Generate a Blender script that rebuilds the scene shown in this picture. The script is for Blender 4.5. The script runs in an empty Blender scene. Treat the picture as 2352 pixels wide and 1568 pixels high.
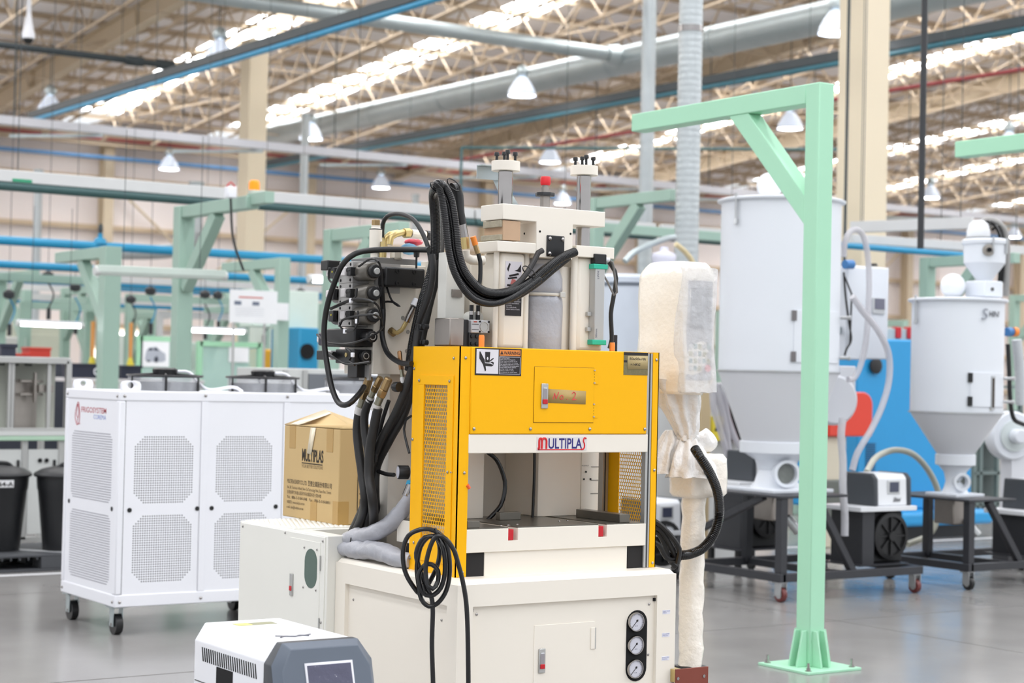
import bpy, bmesh, math, random
from mathutils import Vector, Matrix
PI = math.pi
scene = bpy.context.scene
C = scene.collection
random.seed(11)

# ---------------------------------------------------------------- camera
cam_d = bpy.data.cameras.new('camera')
cam_d.sensor_width = 36.0
cam_d.lens = 4176.0 / 2352.0 * 36.0
cam_d.clip_start = 0.1
cam_d.clip_end = 300
cam_d.dof.use_dof = True
cam_d.dof.focus_distance = 6.75
cam_d.dof.aperture_fstop = 3.3
cam = bpy.data.objects.new('camera', cam_d)
C.objects.link(cam)
_y, _p, _r = math.radians(55.8), math.radians(1.08), math.radians(1.24)
_fw = Vector((math.cos(_y) * math.cos(_p), math.sin(_y) * math.cos(_p), math.sin(_p)))
_rt = Vector((math.sin(_y), -math.cos(_y), 0))
_up = _rt.cross(_fw)
_R = math.cos(_r) * _rt + math.sin(_r) * _up
_U = -math.sin(_r) * _rt + math.cos(_r) * _up
cam.matrix_world = Matrix(((_R.x, _U.x, -_fw.x, 0), (_R.y, _U.y, -_fw.y, 0), (_R.z, _U.z, -_fw.z, 1.5), (0, 0, 0, 1)))
scene.camera = cam

# ---------------------------------------------------------------- daylight and exposure
SKY = 0.84          # overcast sky, let in as fill light where hall walls are left unbuilt
SKYLIGHT = 8.0     # translucent roof sheets with the sky behind them
w = bpy.data.worlds.new('overcast_sky')
scene.world = w
w.use_nodes = True
w.node_tree.nodes['Background'].inputs[0].default_value = (0.93, 0.96, 1.0, 1)
w.node_tree.nodes['Background'].inputs[1].default_value = SKY
vs = scene.view_settings
vs.view_transform = 'Standard'
vs.look = 'None'
vs.gamma = 1.0
vs.use_curve_mapping = False
vs.exposure = 0.42
cyc = scene.cycles
cyc.use_light_tree = False
cyc.max_bounces = 7
cyc.diffuse_bounces = 4
cyc.glossy_bounces = 3
cyc.transmission_bounces = 4
cyc.transparent_max_bounces = 10
cyc.caustics_reflective = False
cyc.caustics_refractive = False

# ---------------------------------------------------------------- materials
def lin(c):
    return tuple(((a / 255.0) / 12.92 if a / 255.0 <= 0.04045 else ((a / 255.0 + 0.055) / 1.055) ** 2.4) for a in c[:3]) + (1,)
MATS = {}
def M(name, rgb=(200, 200, 200), rough=.5, metal=0.0, var=.05, scale=6.0, bump=0.0, bscale=60.0, emit=0.0, alpha=1.0, trans=0.0, coat=0.0, spec=.5):
    if name in MATS:
        return MATS[name]
    m = bpy.data.materials.new(name)
    m.use_nodes = True
    nt = m.node_tree
    b = nt.nodes['Principled BSDF']
    c = lin(rgb)
    b.inputs['Roughness'].default_value = rough
    b.inputs['Metallic'].default_value = metal
    b.inputs['Specular IOR Level'].default_value = spec
    b.inputs['Coat Weight'].default_value = coat
    tc = nt.nodes.new('ShaderNodeTexCoord')
    nz = nt.nodes.new('ShaderNodeTexNoise')
    nz.inputs['Scale'].default_value = scale
    nz.inputs['Detail'].default_value = 4
    nt.links.new(tc.outputs['Object'], nz.inputs['Vector'])
    mx = nt.nodes.new('ShaderNodeMix')
    mx.data_type = 'RGBA'
    mx.inputs[6].default_value = tuple(a * (1 - var) for a in c[:3]) + (1,)
    mx.inputs[7].default_value = tuple(min(1, a * (1 + var)) for a in c[:3]) + (1,)
    nt.links.new(nz.outputs['Fac'], mx.inputs[0])
    nt.links.new(mx.outputs[2], b.inputs['Base Color'])
    if bump:
        n2 = nt.nodes.new('ShaderNodeTexNoise')
        n2.inputs['Scale'].default_value = bscale
        n2.inputs['Detail'].default_value = 3
        nt.links.new(tc.outputs['Object'], n2.inputs['Vector'])
        bp = nt.nodes.new('ShaderNodeBump')
        bp.inputs['Strength'].default_value = bump
        bp.inputs['Distance'].default_value = .01
        nt.links.new(n2.outputs['Fac'], bp.inputs['Height'])
        nt.links.new(bp.outputs[0], b.inputs['Normal'])
    if emit:
        b.inputs['Emission Color'].default_value = c
        b.inputs['Emission Strength'].default_value = emit
    if trans:
        b.inputs['Transmission Weight'].default_value = trans
    if alpha < 1:
        b.inputs['Alpha'].default_value = alpha
    MATS[name] = m
    return m
cream = M('cream_paint', (238, 231, 219), .38, var=.02, scale=3)
cream2 = M('greyer_cream', (234, 233, 226), .4, var=.025, scale=3)  # cream in a greyer tone, for side cabinet, shoulder plate and boss
yellow = M('yellow_paint', (250, 184, 0), .5, var=.015, scale=4, spec=.25)
mint = M('mint_paint', (168, 220, 189), .42, var=.03, scale=3)
sage = M('sage_paint', (156, 183, 169), .45, var=.05, scale=3)
white = M('white_powder_coat', (236, 237, 243), .4, var=.015, scale=3)
offwhite = M('white_enamel', (226, 230, 236), .3, var=.02, scale=3)
steel = M('polished_steel', (168, 164, 162), .16, 1.0, var=.1, scale=20)
brushed = M('brushed_steel', (165, 158, 152), .36, 1.0, var=.12, scale=14)
zinc = M('galvanised_steel', (178, 188, 190), .42, .75, var=.1, scale=3)
alu = M('anodised_aluminium', (186, 186, 184), .4, .6, var=.04)
darksteel = M('machined_steel', (112, 108, 100), .3, .6, var=.15, scale=12)
brass = M('passivated_brass', (168, 142, 102), .35, .9, var=.12, scale=30)
gold = M('yellow_zinc', (206, 184, 128), .35, .8, var=.1, scale=30)
black = M('black_rubber', (24, 24, 25), .42, var=.2, scale=20)
gloss = M('black_corrugated_plastic', (14, 14, 16), .14, var=.2, scale=20)
blackp = M('black_plastic', (22, 22, 24), .4, var=.15, scale=10)
charcoal = M('charcoal_plastic', (62, 66, 72), .45, var=.05, bump=.15, bscale=300)
darkgrey = M('dark_grey_metal', (52, 53, 56), .45, .2, var=.08)
red = M('red_plastic', (196, 22, 36), .35, var=.04)
orange = M('orange_plastic', (243, 140, 52), .4, var=.04)
teal = M('teal_plastic', (40, 180, 150), .4, var=.04)
blue = M('blue_paint', (30, 140, 184), .4, var=.03)
greycloth = M('silver_insulation_cloth', (172, 173, 180), .38, var=.06, scale=9, bump=.6, bscale=22)
hole = M('dark_opening', (14, 14, 16), .9)

# ---------------------------------------------------------------- mesh helpers
def catmull(pts, step=.02, closed=False):
    P = [Vector(p) for p in pts]
    n = len(P)
    out = []
    rng = range(n if closed else n - 1)
    for i in rng:
        p0 = P[(i - 1) % n] if (closed or i > 0) else P[0] * 2 - P[1]
        p1, p2 = P[i], P[(i + 1) % n]
        p3 = P[(i + 2) % n] if (closed or i + 2 < n) else P[-1] * 2 - P[-2]
        k = max(1, int((p2 - p1).length / step))
        for j in range(k):
            t = j / k
            out.append(.5 * ((2 * p1) + (p2 - p0) * t + (2 * p0 - 5 * p1 + 4 * p2 - p3) * t * t + (3 * p1 - p0 - 3 * p2 + p3) * t ** 3))
    if not closed:
        out.append(P[-1])
    return out
class MB:
    def __init__(s):
        s.v = []
        s.f = []
    def add(s, v, f):
        b = len(s.v)
        s.v += [tuple(a) for a in v]
        s.f += [tuple(b + i for i in q) for q in f]
        return s
    def box(s, x0, y0, z0, x1, y1, z1):
        x0, x1 = min(x0, x1), max(x0, x1)
        y0, y1 = min(y0, y1), max(y0, y1)
        z0, z1 = min(z0, z1), max(z0, z1)
        return s.add([(x0, y0, z0), (x1, y0, z0), (x1, y1, z0), (x0, y1, z0), (x0, y0, z1), (x1, y0, z1), (x1, y1, z1), (x0, y1, z1)],
                     [(0, 3, 2, 1), (4, 5, 6, 7), (0, 1, 5, 4), (1, 2, 6, 5), (2, 3, 7, 6), (3, 0, 4, 7)])
    def bar(s, p0, p1, w, h, up=(0, 0, 1)):
        p0, p1 = Vector(p0), Vector(p1)
        d = (p1 - p0).normalized()
        a = d.cross(Vector(up))
        if a.length < 1e-4:
            a = d.cross(Vector((1, 0, 0)))
        a.normalize()
        b = a.cross(d)
        q = [a * (i * w / 2) + b * (j * h / 2) for i, j in ((-1, -1), (1, -1), (1, 1), (-1, 1))]
        return s.add([p0 + k for k in q] + [p1 + k for k in q], [(3, 2, 1, 0), (4, 5, 6, 7), (0, 1, 5, 4), (1, 2, 6, 5), (2, 3, 7, 6), (3, 0, 4, 7)])
    def rings(s, cs, rs, n, closed=False, cap=True, flat=None):
        base = len(s.v)
        t0 = None
        nn = len(cs)
        a = None
        for i, c in enumerate(cs):
            t = (cs[(i + 1) % nn] - cs[i - 1]) if closed else (cs[min(i + 1, nn - 1)] - cs[max(i - 1, 0)])
            t = t.normalized() if t.length > 1e-9 else (t0 or Vector((0, 0, 1)))
            if a is None:
                a = t.orthogonal().normalized()
            else:
                a = (a - t * a.dot(t))
                a = a.normalized() if a.length > 1e-6 else t.orthogonal().normalized()
            b = t.cross(a)
            for k in range(n):
                g = 2 * PI * k / n
                s.v.append(tuple(c + (a * math.cos(g) + b * math.sin(g)) * rs[i]))
            t0 = t
        m = nn if closed else nn - 1
        for i in range(m):
            j = (i + 1) % nn
            for k in range(n):
                l = (k + 1) % n
                s.f.append((base + i * n + k, base + i * n + l, base + j * n + l, base + j * n + k))
        if cap and not closed:
            s.f.append(tuple(base + k for k in range(n))[::-1])
            s.f.append(tuple(base + (nn - 1) * n + k for k in range(n)))
        return s
    def cyl(s, p0, p1, r, r2=None, n=16):
        return s.rings([Vector(p0), Vector(p1)], [r, r if r2 is None else r2], n)
    def tube(s, pts, r, n=8, step=.02, closed=False, smooth=True):
        c = catmull(pts, step, closed) if smooth else [Vector(p) for p in pts]
        return s.rings(c, [r] * len(c), n, closed)
    def hose(s, pts, r, pitch=.008, n=10, depth=.12):
        c = catmull(pts, pitch / 3)
        return s.rings(c, [r * (1 - depth * (i % 3 == 0)) for i in range(len(c))], n)
    def lathe(s, prof, c=(0, 0, 0), n=24, axis='z', cap=True):
        c = Vector(c)
        ax = {'z': Vector((0, 0, 1)), 'x': Vector((1, 0, 0)), 'y': Vector((0, 1, 0))}[axis] if isinstance(axis, str) else Vector(axis).normalized()
        a = ax.orthogonal().normalized()
        b = ax.cross(a)
        base = len(s.v)
        for r, z in prof:
            for k in range(n):
                g = 2 * PI * k / n
                s.v.append(tuple(c + ax * z + (a * math.cos(g) + b * math.sin(g)) * r))
        for i in range(len(prof) - 1):
            for k in range(n):
                l = (k + 1) % n
                s.f.append((base + i * n + k, base + i * n + l, base + (i + 1) * n + l, base + (i + 1) * n + k))
        if cap:
            s.f.append(tuple(base + k for k in range(n))[::-1])
            s.f.append(tuple(base + (len(prof) - 1) * n + k for k in range(n)))
        return s
    def ball(s, c, r, n=16, k=(1, 1, 1)):
        m = n // 2
        base = len(s.v)
        for i in range(m + 1):
            t = PI * i / m
            for j in range(n):
                g = 2 * PI * j / n
                s.v.append((c[0] + r * k[0] * math.sin(t) * math.cos(g), c[1] + r * k[1] * math.sin(t) * math.sin(g), c[2] - r * k[2] * math.cos(t)))
        for i in range(m):
            for j in range(n):
                l = (j + 1) % n
                s.f.append((base + i * n + j, base + i * n + l, base + (i + 1) * n + l, base + (i + 1) * n + j))
        return s
    def prism(s, poly, plane, a, b):
        n = len(poly)
        f = {'xz': lambda p, t: (p[0], t, p[1]), 'yz': lambda p, t: (t, p[0], p[1]), 'xy': lambda p, t: (p[0], p[1], t)}[plane]
        return s.add([f(p, a) for p in poly] + [f(p, b) for p in poly],
                     [tuple(range(n))[::-1], tuple(range(n, 2 * n))] + [(i, (i + 1) % n, n + (i + 1) % n, n + i) for i in range(n)])
    def quad(s, a, b, c, d):
        return s.add([a, b, c, d], [(0, 1, 2, 3)])
    def build(s, name, mat, parent=None, bevel=0, seg=2, solid=0, angle=35, label=None):
        me = bpy.data.meshes.new(name)
        off = Vector((0, 0, 0))
        q = parent
        while q:
            off += q.location
            q = q.parent
        me.from_pydata([tuple(Vector(v) - off) for v in s.v], [], s.f)
        me.update()
        bm = bmesh.new()
        bm.from_mesh(me)
        bmesh.ops.recalc_face_normals(bm, faces=bm.faces)
        bm.to_mesh(me)
        bm.free()
        me.polygons.foreach_set('use_smooth', [True] * len(me.polygons))
        me.set_sharp_from_angle(angle=math.radians(angle))
        me.materials.append(mat)
        o = bpy.data.objects.new(name, me)
        C.objects.link(o)
        if parent:
            o.parent = parent
        if solid:
            md = o.modifiers.new('thickness', 'SOLIDIFY')
            md.thickness = solid
            md.offset = 0
        if bevel:
            md = o.modifiers.new('bevel', 'BEVEL')
            md.width = bevel
            md.segments = seg
            md.limit_method = 'ANGLE'
        if label:
            o['label'] = label
        return o
def thing(name, label, cat, loc=(0, 0, 0), group=None):
    o = bpy.data.objects.new(name, None)
    o.empty_display_size = .1
    C.objects.link(o)
    o.location = loc
    return tag(o, label, cat, group)
def tag(o, label, cat, group=None):
    o['label'] = label
    o['category'] = cat
    if group:
        o['group'] = group
    return o
def struct(o):
    o['kind'] = 'structure'
    return o
def twin(o, parent, d):
    c = o.copy()
    C.objects.link(c)
    c.parent = parent
    c.location = Vector(o.location) + Vector(d)
    return c
def copy_tree(o, parent=None):
    c = o.copy()
    C.objects.link(c)
    c.parent = parent
    for ch in list(o.children):
        copy_tree(ch, c)
    return c
def text(body, size, pos, xd, yd, mat, parent, name='lettering', width=None, bold=0.0, shear=0.0, align='LEFT', ext=.0004, spacing=1.0):
    cu = bpy.data.curves.new(name, 'FONT')
    cu.body = body
    cu.size = 1
    cu.offset = bold
    cu.shear = shear
    cu.align_x = align
    cu.space_character = spacing
    cu.resolution_u = 3
    t = bpy.data.objects.new(name, cu)
    C.objects.link(t)
    bpy.context.view_layer.update()
    me = bpy.data.meshes.new_from_object(t.evaluated_get(bpy.context.evaluated_depsgraph_get()))
    bpy.data.objects.remove(t)
    xd, yd = Vector(xd).normalized(), Vector(yd).normalized()
    nd = xd.cross(yd)
    xs = [v.co.x for v in me.vertices] or [0, 1]
    kx = size if width is None else width / max(1e-6, max(xs) - min(xs))
    off = Vector(pos) + nd * ext
    q = parent
    while q:
        off -= q.location
        q = q.parent
    for v in me.vertices:
        v.co = off + xd * (v.co.x * kx) + yd * (v.co.y * size)
    me.materials.clear()
    me.materials.append(mat)
    o = bpy.data.objects.new(name, me)
    C.objects.link(o)
    o.parent = parent
    return o
LEFT_X = (0, -1, 0)   # reading direction on faces that look towards -x
UPV = (0, 0, 1)
FRONT_X = (1, 0, 0)   # reading direction on faces that look towards -y
def hexmesh(o, u, v, w, h, cw, ch, bar):
    """sheet of elongated hexagonal openings"""
    o, u, v = Vector(o), Vector(u), Vector(v)
    b = MB()
    nr = int(h / (ch * .75))
    nc = int(w / cw)
    cw = w / (nc + .5)
    ch = h / nr / .75
    pts = lambda k: [(0, -.5 * k), (.5 * k, -.25 * k), (.5 * k, .25 * k), (0, .5 * k), (-.5 * k, .25 * k), (-.5 * k, -.25 * k)]
    for r in range(nr):
        for c in range(nc):
            cx = (c + .5 + .5 * (r % 2)) * cw
            cz = (r + .5) * ch * .75
            ki = 1 - bar
            vs_ = [o + u * (cx + a * cw) + v * (cz + e * ch) for a, e in pts(1)] + [o + u * (cx + a * cw) + v * (cz + e * ch) for a, e in pts(ki)]
            b.add(vs_, [(i, (i + 1) % 6, 6 + (i + 1) % 6, 6 + i) for i in range(6)])
    return b
def perforated(o, u, v, w, h, nx, nz, frac, corner):
    """sheet with round holes, corners of the hole field cut off"""
    o, u, v = Vector(o), Vector(u), Vector(v)
    b = MB()
    cw, ch = w / nx, h / nz
    for j in range(nz):
        for i in range(nx):
            cx, cz = (i + .5) * cw, (j + .5) * ch
            k = min(i, nx - 1 - i) + min(j, nz - 1 - j)
            q = [o + u * (cx + a * cw / 2) + v * (cz + e * ch / 2) for a, e in ((-1, -1), (0, -1), (1, -1), (1, 0), (1, 1), (0, 1), (-1, 1), (-1, 0))]
            if k < corner:
                b.add(q, [tuple(range(8))])
                continue
            r = [o + u * (cx + math.cos(g) * frac * cw / 2) + v * (cz + math.sin(g) * frac * cw / 2) for g in [PI * (1.25 + .25 * t) for t in range(8)]]
            b.add(q + r, [(t, (t + 1) % 8, 8 + (t + 1) % 8, 8 + t) for t in range(8)])
    return b
SCREW = None
def screw(pos, nrm, parent, r=.0055, mat=None):
    b = MB().lathe([(r, 0), (r, .35 * r), (.6 * r, .75 * r), (.15 * r, .85 * r)], pos, 8, nrm)
    return b.build('screw', mat or steel, parent)

# ================================================================ the hall
def rz(y):
    return 7.83 + .0875 * (46 - y)
def concrete():
    m = M('polished_concrete', (142, 140, 138), .2, var=.12, scale=.8)
    nt = m.node_tree
    b = nt.nodes['Principled BSDF']
    tc = nt.nodes.new('ShaderNodeTexCoord')
    n = nt.nodes.new('ShaderNodeTexNoise')
    n.inputs['Scale'].default_value = 2.2
    n.inputs['Detail'].default_value = 6
    r = nt.nodes.new('ShaderNodeMapRange')
    r.inputs[3].default_value = .12
    r.inputs[4].default_value = .3
    nt.links.new(tc.outputs['Object'], n.inputs['Vector'])
    nt.links.new(n.outputs['Fac'], r.inputs[0])
    nt.links.new(r.outputs[0], b.inputs['Roughness'])
    return m
floor = struct(MB().box(-20, -20, -.1, 90, 60, 0).build('floor', concrete()))
joint = M('floor_joint_filler', (92, 90, 88), .6)
fstripe = M('white_floor_paint', (226, 226, 228), .4, var=.05)
for x in (2.2, 5.2, 8.2, 11.2, 14.2, 17.2):
    MB().box(x - .005, 2, 0, x + .005, 46, .0008).build('floor_joint', joint, floor)
for y in (4.0, 8.35, 11.7, 15.2, 18.5):
    MB().box(-4, y - .005, 0, 40, y + .005, .0008).build('floor_joint', joint, floor)
MB().box(2.5, 12.7, 0, 6.2, 12.78, .0012).build('floor_stripe', fstripe, floor)
MB().box(6.2, 12.18, 0, 26, 12.26, .0012).build('floor_stripe', fstripe, floor)

# roof: sheets, translucent strips, purlins, open-web trusses, rafters
roofsheet = M('roof_sheet', (252, 247, 248), .6, var=.05, scale=.6)
rust = M('beige_structural_paint', (190, 172, 148), .6, var=.12, scale=2)
rafm = M('beige_rafter_paint', (212, 196, 170), .55, var=.06, scale=1)
SX = [-5.6, -1.3, 5.8, 10.0, 17.2, 21.3, 28.0, 32.5, 39.8, 44.5, 51.2, 55.9, 62.6, 67.3]
edges = [-14.0]
for x in SX:
    edges += [x - .5, x + .5]
edges.append(82.0)
b = MB()
for i in range(0, len(edges), 2):
    x0, x1 = edges[i], edges[i + 1]
    b.add([(x0, -14, rz(-14)), (x1, -14, rz(-14)), (x1, 46.2, rz(46.2)), (x0, 46.2, rz(46.2)),
           (x0, -14, rz(-14) + .08), (x1, -14, rz(-14) + .08), (x1, 46.2, rz(46.2) + .08), (x0, 46.2, rz(46.2) + .08)],
          [(0, 3, 2, 1), (4, 5, 6, 7), (0, 1, 5, 4), (1, 2, 6, 5), (2, 3, 7, 6), (3, 0, 4, 7)])
ceiling = struct(b.build('ceiling', roofsheet))
skl = M('skylight_glow', (250, 252, 255), .5, emit=SKYLIGHT)
for x in SX:
    for y0 in range(-13, 44, 6):
        y1 = min(y0 + 5.9, 44.3)
        MB().add([(x - .5, y0, rz(y0) + .03), (x + .5, y0, rz(y0) + .03), (x + .5, y1, rz(y1) + .03), (x - .5, y1, rz(y1) + .03)], [(0, 1, 2, 3)]).build('skylight_panel', skl, ceiling)
b = MB().box(-13, -.03, -.11, 81, .03, .0)
pur = b.build('purlin', rust, ceiling)
pur.location = (0, 45.7, rz(45.7))
for k in range(1, 27):
    y = 45.7 - 1.2 * k
    twin(pur, ceiling, (0, -1.2 * k, rz(y) - rz(45.7)))
def truss(ends, dep=.8, pitch=1.1):
    b = MB()
    L = ends
    n = int(L / pitch)
    s = -.0875
    z = lambda t: s * t
    b.bar((0, 0, -.16), (0, L, z(L) - .16), .045, .04)
    b.bar((0, 0, -dep), (0, L, z(L) - dep), .055, .045)
    for i in range(n):
        t0, t1, t2 = i * pitch, (i + .5) * pitch, (i + 1) * pitch
        b.bar((0, t0, z(t0) - .16), (0, t1, z(t1) - dep), .03, .03)
        b.bar((0, t1, z(t1) - dep), (0, t2, z(t2) - .16), .03, .03)
    return b
tr = truss(28).build('roof_truss', rust, ceiling)
tr.location = (3.0, 15.8, rz(15.8))
k = 0
x = 3.0
while x < 76:
    x += 1.35 if k % 3 else 1.5
    k += 1
    twin(tr, ceiling, (x - 3.0, 0, 0))
# diagonal sag rods and ties between the trusses
tie = MB()
for y in range(17, 46, 3):
    tie.bar((0, y, rz(y) - .86), (80, y, rz(y) - .86), .03, .03)
tie.build('tie_bar', rust, ceiling)
for x in range(4, 74, 6):
    MB().bar((x, 18, rz(18) - .5), (x + 6, 31, rz(31) - .5), .035, .035).bar((x + 6, 18, rz(18) - .5), (x, 31, rz(31) - .5), .035, .035).build('wind_brace', rust, ceiling)
    MB().bar((x, 31, rz(31) - .5), (x + 6, 45, rz(45) - .5), .035, .035).bar((x + 6, 31, rz(31) - .5), (x, 45, rz(45) - .5), .035, .035).build('wind_brace', rust, ceiling)
def ibeam(x):
    b = MB()
    y0, y1 = 14, 46
    for dz, w, h in ((-.2, .22, .025), (-.42, .03, .42), (-.64, .22, .025)):
        b.add([(x + sx * w / 2, y, rz(y) + dz + sz * h / 2) for y in (y0, y1) for sx, sz in ((-1, -1), (1, -1), (1, 1), (-1, 1))],
              [(3, 2, 1, 0), (4, 5, 6, 7), (0, 1, 5, 4), (1, 2, 6, 5), (2, 3, 7, 6), (3, 0, 4, 7)])
    for y in range(16, 46, 6):
        b.box(x - .1, y - .01, rz(y) - .63, x + .1, y + .01, rz(y) - .21)
    return b.build('rafter', rafm, ceiling)
for x in (14.0, 27.0, 34.5):
    ibeam(x)

# far wall: cladding panels on girts
clad = M('wall_cladding', (246, 238, 236), .6, var=.03, scale=1)
wall = struct(MB().box(-14, 46.1, 0, 82, 46.3, 7.9).build('wall_back', clad))
girt = M('beige_girt', (208, 188, 160), .6, var=.05)
pan = None
for j in range(6):
    for i in range(19):
        x, z = 6 + 4.0 * i, .05 + 1.3 * j
        if pan is None:
            pan = MB().box(x, 46.04, z, x + 3.96, 46.1, z + 1.26).build('cladding_panel', clad, wall, bevel=.01, seg=1)
        else:
            twin(pan, wall, (4.0 * i, 0, 1.3 * j))
for j in range(1, 6):
    MB().box(6, 45.86, 1.3 * j - .07, 82, 46.04, 1.3 * j + .05).build('girt', girt, wall)
for x in (18.0, 24.0, 30.0, 36.0, 42.0, 48.0, 54.0, 60.0):
    MB().box(x - .14, 45.5, 0, x + .14, 45.52, 7.8).box(x - .02, 45.52, 0, x + .02, 45.84, 7.8).box(x - .14, 45.84, 0, x + .14, 45.86, 7.8).build('wall_stanchion', rafm, wall)
for x in (18.0, 30.0, 42.0):
    MB().bar((x, 45.7, 1.5), (x + 6, 45.7, 6.5), .08, .05).bar((x + 6, 45.7, 1.5), (x, 45.7, 6.5), .08, .05).build('wall_brace', rafm, wall)
eave = MB().box(-14, 45.3, 7.3, 82, 45.55, 7.75).build('eave_beam', rafm, wall)

# daylight openings low in the far wall
lit = M('daylight_opening', (255, 252, 246), .5, emit=5.0)
for n_, (q, w_, h_) in enumerate((((17.872,46.000,1.614), .95, .45), ((18.466,46.000,1.627), .7, .9), ((16.723,46.000,2.350), .35, .2), ((16.064,46.000,1.800), .3, .5))):
    o = struct(MB().box(q[0], 45.98, q[2] - .1, q[0] + w_, 46.03, q[2] + h_ - .1).build('window_%d' % (n_ + 1), lit))
    MB().box(q[0] - .05, 45.96, q[2] - .15, q[0] + w_ + .05, 46.04, q[2] - .1).build('window_sill', girt, o)
    for k in range(1, 4):
        MB().box(q[0] + w_ * k / 4 - .015, 45.965, q[2] - .1, q[0] + w_ * k / 4 + .015, 45.98, q[2] + h_ - .1).build('window_bar', girt, o)

# standing columns
colm = M('cream_column_paint', (226, 212, 186), .5, var=.03, scale=1)
def column(x, y, label):
    t = thing('steel_column', label, 'column', (x, y, 0), 'cream steel columns carrying the roof')
    z = rz(y) - .95
    MB().box(x - .2, y - .21, 0, x + .2, y - .19, z).build('flange', colm, t)
    MB().box(x - .2, y + .19, 0, x + .2, y + .21, z).build('flange', colm, t)
    MB().box(x - .012, y - .19, 0, x + .012, y + .19, z).build('web', colm, t)
    MB().box(x - .2, y - .19, 0, x - .19, y + .19, z).build('cover_plate', colm, t)
    return t
column(15.9, 32.7, 'cream steel column rising behind the orange beacon on the left')
column(15.3, 15.3, 'broad cream steel column just right of the tall green post')
column(27.0, 27.0, 'distant cream column between the spiral duct and the green post')

# overhead services
def run(name, label, cat, pts, r, mat, n=12, grp=None):
    o = MB()
    for p, q in zip(pts, pts[1:]):
        o.cyl(p, q, r, n=n)
    return tag(o.build(name, mat), label, cat, grp)
redp = M('red_fire_pipe', (150, 60, 62), .5, var=.05)
bluep = M('pale_blue_pipe', (96, 146, 196), .5, var=.05)
cyan = M('cyan_pipe', (44, 104, 120), .4, var=.05)
darkp = M('dark_pipe', (54, 62, 66), .5, var=.1)
run('fire_pipe', 'thin red sprinkler pipe along the top of the far wall', 'pipe', [(10, 45.1, 7.42), (72, 45.1, 7.48)], .045, redp)
run('air_pipe', 'pale blue pipe just below the red pipe on the far wall', 'pipe', [(10, 45.1, 6.94), (72, 45.1, 7.0)], .055, bluep)
run('fire_pipe', 'thin red pipe under the roof at the upper right', 'pipe', [(24.0, 40, 6.8), (24.0, 17, 6.8)], .04, redp)
def duct(name, label, p0, p1, r, seg=1.5, mat=None):
    """round duct with raised seams"""
    p0, p1 = Vector(p0), Vector(p1)
    L = (p1 - p0).length
    d = (p1 - p0).normalized()
    t = thing(name, label, 'duct', p0)
    MB().cyl(p0, p1, r, n=24).build('duct_pipe', mat or zinc, t)
    k = 1
    while k * seg < L:
        c = p0 + d * (k * seg)
        MB().cyl(c - d * .03, c + d * .03, r * 1.04, n=24).build('seam_ring', mat or zinc, t)
        k += 1
    return t
duct('ventilation_duct', 'thick grey round duct running up to the right under the roof', (20.9, 42.5, 7.5), (20.9, 14, 7.5), .27, 3.0)
bd_ = duct('branch_duct', 'thinner grey duct crossing the top from left to centre', (8, 27.1, 7.55), (20.6, 27.1, 7.55), .13, 2.5)
def saddle(p, q, r):
    return MB().cyl(p, q, r, r * 1.3, n=16)
saddle((20.4, 27.1, 7.55), (20.64, 27.1, 7.55), .16).build('duct_collar', zinc, bd_)
spiral = M('spiral_duct_steel', (184, 190, 192), .38, .6, var=.08, scale=5, bump=.4, bscale=20)
b = MB()
c0, c1 = (14.284,18.075,2.873), (14.168,18.068,6.616)
c0, c1 = Vector((c0[0], c0[1], 2.0)), Vector((c0[0], c0[1], 7.6))
t = thing('drop_duct', 'slimmer grey vertical duct left of the spiral duct', 'duct', c0)
MB().rings([c0 + (c1 - c0) * (i / 120) for i in range(121)], [.092 * (1 + .02 * (i % 3 == 0)) for i in range(121)], 20).build('duct_pipe', spiral, t)
c0 = Vector((10.877,13.137,2.767))
c0, c1 = Vector((c0[0], c0[1], 2.4)), Vector((c0[0], c0[1], 7.2))
t = thing('spiral_duct', 'wide ribbed vertical duct in front of the sloping duct', 'duct', c0)
MB().rings([c0 + (c1 - c0) * (i / 240) for i in range(241)], [.112 * (1 + .025 * (i % 3 == 0)) for i in range(241)], 20).build('duct_pipe', spiral, t)
MB().cyl((c0.x, c0.y, 4.75), (c0.x, c0.y, 4.81), .122, n=20).build('clamp_band', steel, t)
for nm, px, lb in (('far', (13.438,38.000,5.418), 'pale grey duct standing by the far wall at the left edge'), ('mid', (16.208,36.000,5.669), 'shiny bent duct drop left of the cream column'), ('r', (17.739,34.000,5.449), 'shiny narrow duct drop right of the cream column'), ('s', (24.093,40.000,6.285), 'short bright duct drop behind the hose loop')):
    t = thing('wall_duct', lb, 'duct', (px[0], px[1], 0), 'duct drops by the far wall')
    top = {'far': 5.7, 'mid': 5.5, 'r': 6.9, 's': 6.1}[nm]
    low = {'far': .5, 'mid': 4.4, 'r': 2, 's': 4.6}[nm]
    MB().cyl((px[0], px[1], low), (px[0], px[1], top), {'mid': .15}.get(nm, .09), n=16).build('duct_pipe', spiral, t)
    MB().cyl((px[0], px[1], top - .05), (px[0], px[1], top), {'mid': .17}.get(nm, .105), n=16).build('collar', zinc, t)
    if nm == 'mid':
        MB().tube([(px[0], px[1], 4.42), (px[0] - .1, px[1] + .1, 4.15), (px[0] - .5, px[1] + .5, 4.0), (px[0] - 1.6, px[1] + 1.4, 3.95)], .15, 16, .1).build('elbow', spiral, t)
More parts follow.
